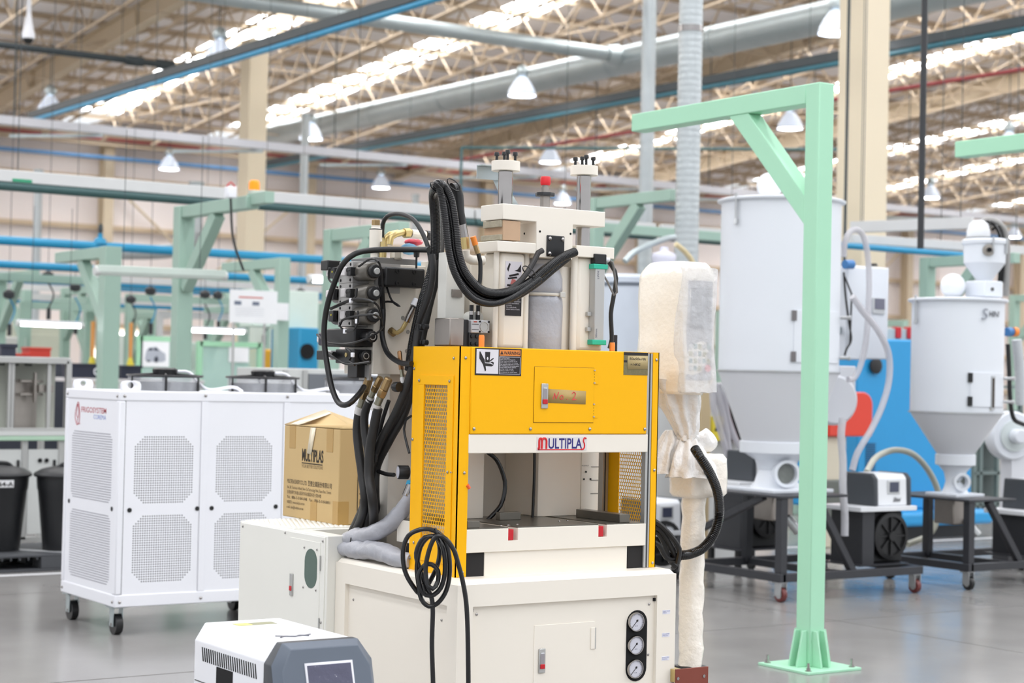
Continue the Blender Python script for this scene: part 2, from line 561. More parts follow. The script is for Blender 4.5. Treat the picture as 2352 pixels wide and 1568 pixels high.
def tray_run(name, label, x, y0, y1, z, mats):
    t = thing(name, label, 'cable tray', (x, y0, z))
    MB().box(x - .06, y0, z + .02, x + .06, y1, z + .16).build('tray', mats[0], t)
    MB().cyl((x - .02, y0, z - .035), (x - .02, y1, z - .025), .045, n=10).build('pipe', mats[1], t)
    y = y0 + 1
    while y < y1:
        MB().cyl((x, y, z + .1), (x, y, rz(y) - .85), .005, n=5).build('hanger_rod', darkp, t)
        y += 4.1
    return t
tray_run('pipe_rack', 'dark tray with blue pipe slanting across the upper left', 12.6, 14, 36.2, 6.5, (darkp, blue))
tray_run('pipe_rack', 'dark tray with teal pipe slanting across the right half', 20.0, 12, 40.8, 6.5, (darkp, cyan))
traym = M('white_cable_tray', (206, 206, 212), .45, var=.05)
t = thing('cable_tray', 'long pale cable tray spanning the hall above the conveyors', 'cable tray', (8, 29.5, 5.5))
MB().box(6, 29.4, 5.46, 40, 29.6, 5.6).build('tray', traym, t)
for x in range(10, 40, 3):
    MB().bar((x, 29.5, 5.6), (x, 29.5, rz(29.5) - .85), .015, .015).build('hanger_rod', darkp, t)
    MB().bar((x + .3, 30.6, 5.42), (x + 1.5, 29.4, 5.42), .05, .05).build('bracket', zinc, t)
t = thing('dark_pipe', 'dark pipe with thick couplings crossing the upper left corner', 'pipe', (8, 30.8, 7.0))
MB().cyl((8, 30.8, 7.0), (13.3, 30.8, 7.0), .06, n=12).build('pipe_run', darkp, t)
for x in (12.6, 13.2):
    MB().cyl((x - .16, 30.8, 7.0), (x + .16, 30.8, 7.0), .09, n=14).build('pipe_coupling', darkp, t)
for x in (9.0, 11.5):
    MB().cyl((x, 30.8, 7.0), (x, 30.8, rz(30.8) - .1), .006, n=5).build('hanger_rod', darkp, t)
# vertical black pipes
q0 = (11.180,10.493,3.594)
run('black_downpipe', 'black vertical pipe right of the broad cream column', 'pipe', [(q0[0], q0[1], 2.62), (q0[0], q0[1], 6.5)], .027, darkgrey)
q0 = (13.507,13.737,4.135)
run('dark_conduit', 'thin dark conduit on the left edge of the broad column', 'pipe', [(q0[0], q0[1], 2.6), (q0[0], q0[1], 6.8)], .016, darkp)
q0 = (15.277,24.000,4.638)
q1 = (17.543,24.000,5.714)
run('teal_conduit', 'thin teal conduit bending down behind the hose loop', 'pipe', [(q0[0], 24, 2.8), (q0[0], 24, q0[2] + .42), (q0[0] + 5, 20, q0[2] + .46), (q0[0] + 5, 20, 7.6)], .022, M('teal_paint', (64, 106, 110), .5))

# high-bay lamps on a grid
lampm = M('lamp_glass', (255, 255, 255), .3, emit=16.0)
reflm = M('lamp_reflector', (220, 230, 246), .25, var=.03, emit=.22)
lamps = [(13.15, 36.6, 'upper left corner beside the dark pipe'), (13.15, 28.4, 'near the top left of the cream column'), (19.2, 28.1, 'in front of the thick duct at top centre'), (19.25, 36.6, 'right of the cream column below the thick duct'),
         (19.2, 44.4, 'low by the wall left of the cream column'), (25.6, 44.4, 'low by the wall above the valve block'), (25.75, 36.4, 'above the press rods'), (19.3, 19.9, 'touching the broad column at the top'),
         (25.9, 28.0, 'inside the triangle of the green arm'), (31.9, 44.4, 'behind the red capped rod'), (38.4, 35.7, 'right of the broad column beside the black pipe'), (31.5, 27.0, 'just above the second green arm'), (50.5, 43.0, 'right edge beside the hopper loader'), (38.3, 43.4, 'behind the left edge of the broad column')]
def make_lamp(label):
    t = thing('highbay_lamp', label, 'lamp', (0, 0, 0), 'high-bay lamps hanging from the roof')
    MB().lathe([(.27, 0), (.265, .03), (.235, .12), (.17, .24), (.1, .33), (.07, .36)], n=20, cap=False).build('reflector', reflm, t, solid=.006)
    MB().lathe([(.245, .02), (.2, .005), (.05, 0)], n=20).build('diffuser', lampm, t)
    MB().lathe([(.05, .35), (.12, .4), (.13, .46), (.1, .53), (.04, .58)], n=14).build('ballast', zinc, t)
    return t
L0 = None
for x, y, s in lamps:
    lb = 'high-bay lamp with bell reflector ' + s
    if L0 is None:
        L0 = make_lamp(lb)
        o = L0
    else:
        o = copy_tree(L0)
        o['label'] = lb
    zl = 6.75 if y < 44 else 6.7
    o.location = (x, y, zl)
    MB().cyl((x, y, zl + .58), (x, y, rz(y) - .05), .01, n=5).build('hanger_rod', darkp, o)
# dome camera
p = (9.471,27.407,6.600)
t = thing('dome_camera', 'white dome security camera on a pole at the upper left', 'camera', (p[0], p[1], 6.4))
MB().cyl((p[0], p[1], 6.85), (p[0], p[1], 8.6), .035, n=10).build('pole', white, t)
MB().lathe([(.04, .5), (.075, .3), (.1, .22), (.105, .14)], (p[0], p[1], 6.4), 16).build('housing', white, t)
MB().ball((p[0], p[1], 6.54), .085, 14).build('dome', blackp, t)

# ================================================================ the vertical injection press
press = thing('injection_press', 'cream vertical injection press with yellow guards and black hoses', 'machine', (4.06, 6.0, 0))
PR = press
NX, NY = (-1, 0, 0), (0, -1, 0)
redink = M('red_ink', (214, 36, 44), .5)
navy = M('navy_ink', (44, 40, 118), .5)
blackink = M('black_ink', (30, 24, 26), .5)
# base cabinet with recessed panels
body = MB().box(3.562, 5.547, .04, 4.543, 6.43, .74).build('base_body', cream, PR, bevel=.004)
b = MB().box(3.545, 5.53, .66, 4.56, 6.44, .74)
b.box(3.545, 5.53, .04, 3.613, 5.6, .66).box(4.467, 5.53, .04, 4.56, 5.6, .66)
b.box(3.545, 6.36, .04, 3.6, 6.44, .66).box(3.545, 5.53, .04, 4.56, 5.56, .12).box(3.545, 5.53, .04, 3.57, 6.44, .12)
b.box(4.5, 6.36, .04, 4.56, 6.44, .66)
b.build('base_frame', cream, PR)
b = MB()
q = [(3.545, 5.53, .735), (4.56, 5.53, .735), (4.56, 6.44, .735), (3.545, 6.44, .735), (3.562, 5.548, .757), (4.543, 5.548, .757), (4.543, 6.425, .757), (3.562, 6.425, .757)]
b.add(q, [(4, 5, 6, 7), (0, 1, 5, 4), (1, 2, 6, 5), (2, 3, 7, 6), (3, 0, 4, 7)])
b.build('base_lip', cream, PR, bevel=.005)
for q in ((3.64, .63), (3.64, .16), (4.44, .625), (4.44, .43), (4.44, .16)):
    screw((q[0], 5.547, q[1]), NY, body)
for y in (6.32, 5.66):
    screw((3.562, y, .6), NX, body)
for p0 in ((3.615, .652), (4.464, .648)):
    MB().box(p0[0] - .006, 5.54, p0[1] - .012, p0[0] + .006, 5.547, p0[1]).build('corner_notch', hole, body)
# base door with latch and hinge
bd = MB().box(3.897, 5.5445, .13, 4.177, 5.549, .574).build('access_door', cream, PR, bevel=.001)
def latch(x0, x1, z0, z1, y, par):
    h = MB().box(x0, y - .006, z0, x1, y, z1).build('latch', alu, par, bevel=.003)
    MB().box(x0 + .006, y - .008, z0 + .32 * (z1 - z0), x1 - .006, y - .005, z1 - .22 * (z1 - z0)).build('latch_lever', M('grey_latch_plastic', (150, 146, 150), .45), h, bevel=.002)
    MB().box(x0 + .005, y - .011, z0 + .18 * (z1 - z0), x1 - .005, y - .006, z0 + .37 * (z1 - z0)).build('latch_button', red, h, bevel=.002)
    MB().box(x0 + .008, y - .0085, z1 - .2 * (z1 - z0), x1 - .008, y - .006, z1 - .17 * (z1 - z0)).build('latch_mark', white, h)
    return h
latch(3.9167, 3.947, .396, .4874, 5.5445, PR)
MB().box(4.158, 5.541, .47, 4.177, 5.5445, .55).build('hinge', cream, bd, bevel=.001)
MB().cyl((4.179, 5.5435, .47), (4.179, 5.5435, .55), .003, n=8).build('hinge_pin', alu, bd)
# gauge window
b = MB()
pts = []
cx, r = 4.381, .05
for k in range(13):
    g = PI * k / 12
    pts.append((cx + r * math.cos(g), .555 + r * math.sin(g)))
for k in range(13):
    g = PI + PI * k / 12
    pts.append((cx + r * math.cos(g), .381 + r * math.sin(g)))
gw = b.prism(pts, 'xz', 5.5445, 5.549).build('gauge_recess', hole, PR)
dialm = M('gauge_dial', (206, 206, 216), .35)
for k, z in enumerate((.5605, .4715, .3805)):
    x, y = 4.372, 5.5435
    g = MB().lathe([(.0375, .0), (.0375, .008), (.036, .011), (.033, .011), (.0325, .006)], (x, y, z), 28, NY, cap=False).build('pressure_gauge', steel, PR)
    MB().lathe([(.033, .002), (.033, .006)], (x, y, z), 28, NY).build('dial', dialm, g)
    n_ = MB()
    n_.bar((x - .022, y - .0068, z - .022), (x + .008, y - .0068, z + .009), .002, .0012, NY)
    n_.lathe([(.0042, .006), (.0042, .0078)], (x + .004, y, z + .005), 10, NY)
    n_.build('needle', blackink, g)
    t_ = MB()
    for j in range(22):
        a = math.radians(225 - 270 * j / 21)
        r0 = .0265 if j % 3 == 0 else .029
        t_.bar((x + r0 * math.cos(a), y - .0064, z + r0 * math.sin(a)), (x + .031 * math.cos(a), y - .0064, z + .031 * math.sin(a)), .0008, .0005, NY)
    t_.bar((x - .004, y - .0064, z - .015), (x - .001, y - .0064, z - .015), .003, .0005, NY).bar((x + .003, y - .0064, z - .015), (x + .006, y - .0064, z - .015), .003, .0005, NY)
    t_.build('tick_marks', M('grey_ink', (90, 90, 110), .5), g)
    lb = MB().box(4.494, 5.5292, z + .024, 4.532, 5.53, z + .04).build('gauge_label', M('label_film', (226, 226, 236), .4), PR)
    text(('INJECTION\nPRESS.', 'CLAMP\nPRESS.', 'SYSTEM\nPRESS.')[k], .0062, (4.496, 5.5292, z + .0335), FRONT_X, UPV, M('blue_grey_ink', (120, 124, 170), .5), lb, width=.034)
# side cabinet carrying the carton
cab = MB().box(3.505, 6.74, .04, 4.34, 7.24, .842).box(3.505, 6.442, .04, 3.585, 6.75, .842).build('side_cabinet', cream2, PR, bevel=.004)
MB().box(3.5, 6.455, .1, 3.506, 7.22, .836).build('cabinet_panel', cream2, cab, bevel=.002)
for y, z in ((7.2, .82), (6.8, .826), (6.47, .82), (6.47, .494), (7.2, .4)):
    screw((3.5, y, z), NX, cab)
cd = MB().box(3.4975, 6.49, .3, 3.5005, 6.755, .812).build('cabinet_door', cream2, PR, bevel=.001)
pts = []
for k in range(13):
    g = PI * k / 12
    pts.append((6.563 + .053 * math.cos(g), .729 + .052 * math.sin(g)))
for k in range(13):
    g = PI + PI * k / 12
    pts.append((6.563 + .053 * math.cos(g), .673 + .052 * math.sin(g)))
MB().prism(pts, 'yz', 3.4965, 3.499).build('sight_window', M('green_tinted_pane', (74, 96, 86), .08, var=.1), cd)
for y, z in ((6.622, .781), (6.513, .782), (6.624, .619), (6.515, .618)):
    screw((3.4975, y, z), NX, cd, r=.005)
hh = MB().box(3.491, 6.713, .574, 3.4975, 6.737, .665).build('latch', alu, PR, bevel=.002)
MB().box(3.488, 6.715, .594, 3.492, 6.735, .614).build('latch_button', red, hh, bevel=.002)
for z in (.70, .45):
    MB().cyl((3.4965, 6.484, z), (3.4965, 6.484, z + .06), .003, n=8).build('hinge', alu, cd)
# tread plate on the cabinet: pressed studs
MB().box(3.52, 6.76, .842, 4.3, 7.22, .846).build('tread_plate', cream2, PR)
b = MB()
for i in range(12):
    for j in range(18):
        x, y = 3.535 + i * .022 + (j % 2) * .011, 6.775 + j * .025
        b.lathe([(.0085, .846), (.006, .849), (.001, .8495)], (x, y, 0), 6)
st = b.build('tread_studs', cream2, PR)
st['kind'] = 'stuff'
# lower platen
sl = (3.822, 3.866, 4.243, 4.284)
b = MB().prism([(3.635, .845), (4.475, .845), (4.475, .931), (sl[3], .931), (sl[3], .885), (sl[2], .885), (sl[2], .931), (sl[1], .931), (sl[1], .885), (sl[0], .885), (sl[0], .931), (3.635, .931)], 'xz', 5.62, 6.12)
platen = b.build('lower_platen', cream, PR, bevel=.002)
for a, c in ((3.637, sl[0]), (sl[1], sl[2]), (sl[3], 4.473)):
    MB().box(a, 5.624, .931, c, 6.1, .935).build('platen_face', darksteel, platen)
for a in (sl[0], sl[2]):
    MB().box(a + .001, 5.626, .886, a + .028, 5.66, .926).build('slot_plug', red, platen, bevel=.002)
for x in (3.86, 3.9, 3.95, 4.2, 4.25):
    MB().lathe([(.006, 0), (.004, .003)], (x - .03, 5.66 + (x - 3.8) * .3, .935), 8).build('metal_chip', steel, platen)
MB().box(3.722, 5.628, .75, 4.39, 6.1, .845).build('platen_support', cream, PR, bevel=.002)
for x0, x1 in ((3.637, 3.722), (4.39, 4.477)):
    MB().box(x0, 5.63, .752, x1, 6.08, .844).build('foam_pad', M('black_foam', (30, 28, 28), .8), PR, bevel=.001)
b = MB().box(3.645, 5.63, .935, 3.7, 5.95, .962)
b.build('clamp_bar', darksteel, PR, bevel=.002)
MB().box(4.36, 5.64, .935, 4.41, 5.93, .968).build('clamp_bar', darksteel, PR, bevel=.002)
MB().box(3.97, 5.9, .935, 4.07, 5.93, .966).build('clamp_bar', darksteel, PR, bevel=.002)
# frame seen through the tool opening
MB().box(3.66, 6.24, .765, 4.46, 6.34, 1.92).build('c_frame_plate', M('grey_cream_paint', (214, 208, 198), .45, var=.03), PR)
MB().box((3.873,6.000,1.091)[0], 6.0, .935, (3.959,6.000,1.090)[0], 6.24, 1.6).build('frame_column', cream, PR, bevel=.003)
MB().box((4.219,6.000,1.086)[0], 6.0, .935, (4.433,6.000,1.083)[0], 6.24, 1.6).build('frame_column', cream, PR, bevel=.003)
MB().box((4.457,6.030,1.081)[0], 6.03, .935, (4.560,6.030,1.080)[0], 6.24, 1.6).build('frame_plate', cream, PR, bevel=.002)
for z in (1.13, 1.075, 1.02):
    MB().box((4.506,6.030,1.081)[0], 6.028, z, (4.556,6.030,1.080)[0], 6.032, z + .002).build('scale_mark', blackink, PR)
for q in ([(4.469,6.028,1.081),(4.503,6.028,1.081),(4.479,6.028,1.111)])[:3]:
    MB().lathe([(.004, 0), (.004, .002)], q, 8, NY).build('tapped_hole', hole, PR)
text('Max opening 15', .007, (4.456,6.027,1.135), FRONT_X, UPV, blackink, PR, width=.036)
MB().tube([(3.949,5.980,1.203),(4.001,5.980,1.168),(4.036,5.980,1.107),(4.046,5.980,1.055),(4.027,5.980,0.9868),(3.962,5.980,0.9266)], .0085, 10).build('inner_hose', gloss, PR)
MB().tube([(4.185,5.980,1.210),(4.186,5.980,1.088),(4.182,5.980,0.9277)], .006, 8).build('inner_cable', black, PR)
# yellow guards
yp = yellow
def guard(xo, sgn):
    """corner guard: mesh side plate and narrow front return"""
    b = MB()
    xa, xb = xo, xo + sgn * .004
    for y0, y1, z0, z1 in ((5.62, 5.694, .757, 1.604), (5.862, 5.95, .757, 1.604), (5.694, 5.862, .758, .882), (5.694, 5.862, 1.46, 1.604)):
        b.box(xa, y0, z0, xb, y1, z1)
    g = b.build('side_guard', yp, PR)
    m_ = hexmesh((xo + sgn * .002, 5.694, .882), (0, 1, 0), (0, 0, 1), .168, .578, .0125, .0185, .2).build('guard_mesh', yp, g, solid=.0015)
    MB().box(xo - sgn * .001, 5.655, 1.4, xo + sgn * .001, 5.66, 1.5).build('plate_seam', yp, g)
    return g
gl = guard(3.59, 1)
gl['label'] = 'left yellow side guard with mesh window'
MB().box(3.586, 5.655, .8, 3.59, 5.695, 1.495).box(3.586, 5.695, 1.46, 3.59, 5.9, 1.495).box(3.586, 5.862, .8, 3.59, 5.9, 1.46).box(3.586, 5.695, .8, 3.59, 5.862, .882).build('mesh_frame', yp, gl, bevel=.001)
MB().box(3.59, 5.62, .758, 3.637, 5.624, 1.604).build('guard_return', yp, gl)
for y, z in ((5.66, 1.56), (5.94, 1.52), (5.895, 1.475), (5.68, 1.475), (5.94, 1.25), (5.66, 1.14), (5.68, 1.14), (5.915, .86), (5.94, .8), (5.7, .84)):
    screw((3.586 if 5.66 < y < 5.9 and z < 1.5 else 3.59, y, z), NX, gl, r=.006)
for x, z in ((3.615, 1.562), (3.62, 1.14), (3.62, .775)):
    screw((x, 5.62, z), NY, gl, r=.006)
gr_ = guard(4.5255, -1)
gr_['label'] = 'right yellow side guard with mesh window'
MB().box(4.495, 5.62, .758, 4.5255, 5.624, 1.604).build('guard_return', yp, gr_)
for z in (1.575, 1.14, .775):
    screw((4.511, 5.62, z), NY, gr_, r=.006)
MB().box(4.468, 5.622, .758, 4.494, 5.648, 1.6).build('profile_post', alu, PR, bevel=.001)
MB().box(4.479, 5.6205, .758, 4.484, 5.623, 1.6).build('profile_groove', darkgrey, PR)
MB().box((4.492,5.930,1.087)[0], 5.93, .936, (4.521,5.930,1.086)[0], 5.96, 1.6).build('profile_post', alu, PR, bevel=.001)
MB().box((4.501,5.928,1.087)[0], 5.927, .936, (4.505,5.928,1.087)[0], 5.931, 1.6).build('profile_groove', darkgrey, PR)
# front cover with door, bar below
cover = MB().box(3.638, 5.615, 1.2825, 4.465, 5.675, 1.604).build('front_cover', yp, PR, bevel=.004)
for x in (3.655, 3.908, 4.186, 4.455):
    screw((x, 5.615, 1.302), NY, cover, r=.0065)
seam = M('dark_seam', (120, 84, 10), .6)
MB().box(3.9195, 5.6142, 1.3255, 4.202, 5.6148, 1.5372).build('door_seam', seam, cover)
fd = MB().box(3.921, 5.612, 1.327, 4.2006, 5.616, 1.5357).build('cover_door', yp, cover, bevel=.0008)
latch(3.9507, 3.982, 1.379, 1.474, 5.612, PR)
for z in (1.475, 1.345):
    MB().box(4.18, 5.6125, z, 4.222, 5.6145, z + .055).build('hinge', yp, cover, bevel=.0005)
    for dz in (.002, .05):
        MB().cyl((4.201, 5.611, z + dz), (4.201, 5.611, z + dz + .005), .004, n=8).build('hinge_pin', alu, cover)
    for dz in (.014, .025, .036):
        MB().box(4.2, 5.6115, z + dz, 4.202, 5.6125, z + dz + .004).build('hinge_gap', seam, cover)
tape = MB().add([(3.9845, 5.6112, 1.4535), (4.162, 5.6112, 1.4475), (4.161, 5.6112, 1.3965), (3.9835, 5.6112, 1.4005)], [(3, 2, 1, 0)]).build('tape_label', M('tan_tape', (174, 146, 86), .5), PR, solid=.0004)
hand = M('red_marker', (222, 66, 74), .5)
b = MB()
def stroke(b, pts, y, r=.0016):
    return b.tube([(x, y, z) for x, z in pts], r, 5, .004)
ox, oz = 4.006, 1.414
stroke(b, [(ox, oz), (ox + .004, oz + .013), (ox + .008, oz + .024)], 5.6105)
stroke(b, [(ox + .008, oz + .024), (ox + .011, oz + .012), (ox + .014, oz + .002)], 5.6105)
stroke(b, [(ox + .014, oz + .002), (ox + .02, oz + .015), (ox + .026, oz + .028)], 5.6105)
stroke(b, [(ox + .04, oz + .016), (ox + .034, oz + .012), (ox + .033, oz + .004), (ox + .04, oz), (ox + .047, oz + .006), (ox + .046, oz + .014), (ox + .038, oz + .016)], 5.6105)
stroke(b, [(ox + .065, oz), (ox + .067, oz + .001)], 5.6105, .0022)
stroke(b, [(ox + .089, oz + .022), (ox + .095, oz + .029), (ox + .104, oz + .026), (ox + .105, oz + .018), (ox + .098, oz + .006), (ox + .091, oz - .001), (ox + .1, oz), (ox + .11, oz)], 5.6105)
b.build('handwriting', hand, tape)
bar_ = MB().box(3.635, 5.618, 1.211, 4.475, 5.7, 1.2815).build('guide_bar', cream, PR, bevel=.003)
lg = MB().box(3.94, 5.6165, 1.2195, 4.175, 5.618, 1.2715).build('nameplate', M('plate_grey', (222, 218, 216), .4), PR)
b = MB()
for pts_ in ([(3.951, 1.227), (3.951, 1.26), (3.957, 1.266), (3.963, 1.26), (3.963, 1.227)], [(3.963, 1.258), (3.97, 1.266), (3.978, 1.266), (3.984, 1.258), (3.984, 1.227)]):
    b.tube([(x, 5.616, z) for x, z in pts_], .0042, 8, .004)
b.build('lettering', redink, lg)
text('ULTIPLA', .055, (3.992, 5.6165, 1.228), FRONT_X, UPV, navy, lg, bold=.022, width=.158)
b = MB()
b.tube([(4.171, 5.616, 1.265), (4.162, 5.616, 1.268), (4.158, 5.616, 1.256), (4.163, 5.616, 1.245), (4.163, 5.616, 1.232), (4.157, 5.616, 1.2245), (4.148, 5.616, 1.224)], .003, 6, .004)
b.box(3.948, 5.616, 1.2215, 4.156, 5.6165, 1.2255).box(3.944, 5.616, 1.2215, 3.952, 5.6165, 1.232)
b.build('logo_swash', redink, lg)
# warning sign on the cover
labw = M('sign_white', (222, 218, 224), .4)
wo = M('sign_orange', (228, 138, 62), .4)
sg = MB().box(3.653, 5.6135, 1.5, 3.8595, 5.615, 1.6005).build('warning_sign', blackink, PR)
MB().box(3.658, 5.6128, 1.506, 3.7555, 5.6135, 1.596).build('sign_panel', labw, sg)
MB().box(3.7595, 5.6128, 1.5735, 3.8545, 5.6135, 1.596).build('sign_panel', wo, sg)
b = MB()
for a in ((3.7595, 1.5055, 3.8545, 1.507), (3.7595, 1.569, 3.8545, 1.5705), (3.7595, 1.5055, 3.761, 1.5705), (3.853, 1.5055, 3.8545, 1.5705)):
    b.box(a[0], 5.6128, a[1], a[2], 5.6135, a[3])
b.build('sign_border', labw, sg)
text('WARNING', .0175, (3.779, 5.6128, 1.5785), FRONT_X, UPV, blackink, sg, width=.073, bold=.02)
b = MB().prism([(3.7625, 1.5785), (3.7775, 1.5785), (3.77, 1.5925)], 'xz', 5.6122, 5.6128)
b.build('alert_triangle', blackink, sg)
text('!', .011, (3.7688, 5.6122, 1.5797), FRONT_X, UPV, wo, sg)
text('Crushing injury.\nHigh speed moving parts.\nKeep head and hands out of\npress while motor is running.\nUse special tongs and or hooks\nfor feeding and removing parts.\nInstall safety blocks before\nputting hands into die.\nFailure to follow safety\nprocedures can cause injury.', .0058, (3.7625, 5.6128, 1.5635), FRONT_X, UPV, labw, sg, width=.086)
sx, sz = 3.658, 1.506
k = .09 / 470
def sgp(pts):
    return [(sx + (x - 220) * k * 1.02, sz + (745 - y) * k * .86) for x, y in pts]
b = MB()
for poly in ([(285, 250), (300, 250), (405, 440), (410, 510), (530, 520), (590, 540), (605, 560), (560, 580), (425, 572), (440, 660), (430, 690), (415, 690), (370, 545), (285, 410)],
             [(412, 258), (526, 258), (516, 492), (420, 492)], [(520, 450), (570, 405), (605, 390), (605, 410), (560, 450), (530, 470)], [(530, 485), (580, 475), (612, 492), (606, 545), (590, 520), (560, 500)]):
    b.prism(sgp(poly), 'xz', 5.612, 5.6128)
b.build('hand_pictogram', blackink, sg)
MB().prism(sgp([(455, 370), (480, 370), (480, 405), (493, 405), (468, 445), (443, 405), (455, 405)]), 'xz', 5.6114, 5.612).build('arrow', labw, sg)
# rating label with taped note
rl = MB().box(4.344, 5.6138, 1.513, 4.4635, 5.615, 1.602).build('rating_label', M('label_olive', (116, 108, 74), .4, var=.35, scale=120), PR)
MB().box(4.344, 5.6132, 1.5905, 4.4635, 5.6138, 1.602).build('label_header', blackink, rl)
MB().box(4.344, 5.6132, 1.562, 4.36, 5.6138, 1.57).build('label_cell', blackink, rl)
nt_ = MB().add([(4.362, 5.613, 1.588), (4.462, 5.613, 1.5895), (4.462, 5.613, 1.5375), (4.362, 5.613, 1.534)], [(3, 2, 1, 0)]).build('taped_note', M('note_paper', (178, 158, 110), .5), PR, solid=.0004)
text('50x50x10t', .0135, (4.3685, 5.6126, 1.572), FRONT_X, UPV, blackink, nt_, width=.084, bold=.015, shear=.2)
text('=14KG', .0135, (4.374, 5.6126, 1.5495), FRONT_X, UPV, blackink, nt_, width=.05, bold=.015, shear=.2)

# ---- upper clamp: tie rods, T-shaped crosshead, cylinder blocks
MB().prism([(3.819, 2.151), (4.304, 2.151), (4.304, 2.091), (4.149, 2.091), (4.149, 1.955), (3.975, 1.955), (3.975, 2.091), (3.819, 2.091)], 'xz', 5.70, 5.853).build('crosshead', cream, PR, bevel=.003)
for x, z in ((3.992, 2.055), (4.137, 2.055)):
    MB().lathe([(.0045, 0), (.0045, .001)], (x, 5.70, z), 10, NY).build('tapped_hole', hole, PR)
MB().lathe([(.0045, 0), (.0045, .001)], (3.975, 5.78, 2.05), 10, NX).build('tapped_hole', hole, PR)
bp_ = MB().box(4.023, 5.694, 1.962, 4.106, 5.70, 2.043).build('black_plate', blackp, PR, bevel=.004)
for x, z in ((4.035, 2.03), (4.096, 2.03), (4.035, 1.972)):
    screw((x, 5.694, z), NY, bp_, r=.008)
for x, zt, nm in ((3.8785, 2.28, 'a'), (4.2515, 2.293, 'b')):
    MB().cyl((x, 5.775, 1.95), (x, 5.775, zt), .0285, n=24).build('tie_rod', steel, PR)
    cl = MB().lathe([(.054, 0), (.055, .001), (.055, .036), (.054, .037)], (x, 5.775, zt + .003), 32).build('rod_collar', cream, PR)
    for k in range(4):
        a = math.radians(-24 + 90 * k)
        cx, cy = x + .036 * math.cos(a), 5.775 + .036 * math.sin(a)
        lift = (.018, .022, .014, .02)[k]
        MB().cyl((cx, cy, zt + .03), (cx, cy, zt + .05 + lift), .0055, n=8).lathe([(.0098, 0), (.0098, .012), (.0085, .014)], (cx, cy, zt + .046 + lift), 10).build('cap_screw', blackp, cl)
MB().lathe([(.019, 2.12), (.019, 2.2), (.016, 2.2), (.016, 2.235), (.012, 2.236), (.012, 2.25)], (4.065, 5.775, 0), 16).build('ejector_rod', brushed, PR)
MB().lathe([(.037, 2.2), (.038, 2.203), (.038, 2.212), (.037, 2.214)], (4.065, 5.775, 0), 8).build('rod_nut', darkgrey, PR)
MB().lathe([(.018, 2.243), (.0205, 2.25), (.0205, 2.272), (.018, 2.277)], (4.066, 5.775, 0), 16).build('rod_cap', M('red_cap', (222, 40, 48), .3), PR)
# light bracket standing behind the left rod
b = MB().box(3.83, 5.9, 2.262, 3.99, 5.904, 2.31).box(3.83, 5.87, 2.31, 3.99, 5.904, 2.313)
b.add([(3.9, 5.902, 2.27), (3.95, 5.902, 2.27), (4.07, 5.902, 2.12), (3.99, 5.902, 2.12)], [(0, 1, 2, 3)])
b.build('sheet_bracket', zinc, PR, solid=.002)
# cylinder block on the left
cb = MB().box(3.797, 5.70, 1.968, 3.976, 5.85, 2.009).build('cylinder_cap', cream, PR, bevel=.003)
b = MB().box(3.83, 5.72, 1.6, 3.945, 5.86, 1.968)
b.build('cylinder_block', cream, PR, bevel=.018, seg=3)
MB().cyl((3.962, 5.745, 1.6), (3.962, 5.745, 1.968), .013, n=12).build('stay_tube', cream, PR)
MB().cyl((3.818, 5.735, 1.6), (3.818, 5.735, 1.968), .011, n=12).build('stay_tube', cream, PR)
cb = MB().box(4.168, 5.70, 1.968, 4.353, 5.85, 2.013).build('cylinder_cap', cream, PR, bevel=.003)
MB().box(4.19, 5.72, 1.6, 4.322, 5.86, 1.968).build('cylinder_block', cream, PR, bevel=.018, seg=3)
MB().cyl((4.185, 5.735, 1.6), (4.185, 5.735, 1.968), .014, n=12).build('stay_tube', cream, PR)
MB().cyl((4.157, 5.8, 1.6), (4.157, 5.8, 1.93), .045, n=20).build('stay_tube', cream, PR)
MB().box(4.32, 5.9, 1.6, 4.44, 6.24, 1.935).build('frame_arm', cream, PR, bevel=.003)
MB().box(3.79, 5.87, 1.6, 4.33, 6.24, 1.95).build('head_block', cream, PR, bevel=.003)
MB().prism([(5.92, 1.6), (6.0, 1.6), (6.0, 1.75), (5.93, 1.9)], 'yz', 4.315, 4.32).build('dark_gusset', darkgrey, PR)
# stickers on the left cylinder block
hot = MB().box(3.8495, 5.7182, 1.835, 3.925, 5.7195, 1.935).build('hazard_sticker', labw, PR)
b = MB().prism([(3.862, 1.895), (3.872, 1.925), (3.866, 1.928), (3.856, 1.905)], 'xz', 5.7176, 5.7182).prism([(3.89, 1.9), (3.92, 1.895), (3.92, 1.925), (3.905, 1.905)], 'xz', 5.7176, 5.7182).prism([(3.868, 1.875), (3.912, 1.885), (3.908, 1.892), (3.866, 1.882)], 'xz', 5.7176, 5.7182).prism([(3.862, 1.866), (3.905, 1.872), (3.9, 1.878), (3.86, 1.872)], 'xz', 5.7176, 5.7182).prism([(3.858, 1.84), (3.905, 1.84), (3.905, 1.847), (3.858, 1.847)], 'xz', 5.7176, 5.7182)
b.build('burn_pictogram', blackink, hot)
MB().prism([(3.872, 1.848), (3.9, 1.848), (3.896, 1.866), (3.88, 1.868)], 'xz', 5.7176, 5.7182).build('heat_mark', M('pink_ink', (206, 120, 116), .5), hot)
sk = MB().box(3.852, 5.7182, 1.728, 3.926, 5.7195, 1.80).build('lockout_sticker', blackink, PR)
text('Turn off and lock out\nmain power disconnect.\nAllow to cool before\nservicing.\nCan cause shock,\nsevere burns or death.', .0075, (3.856, 5.7182, 1.788), FRONT_X, UPV, labw, sk, width=.066)
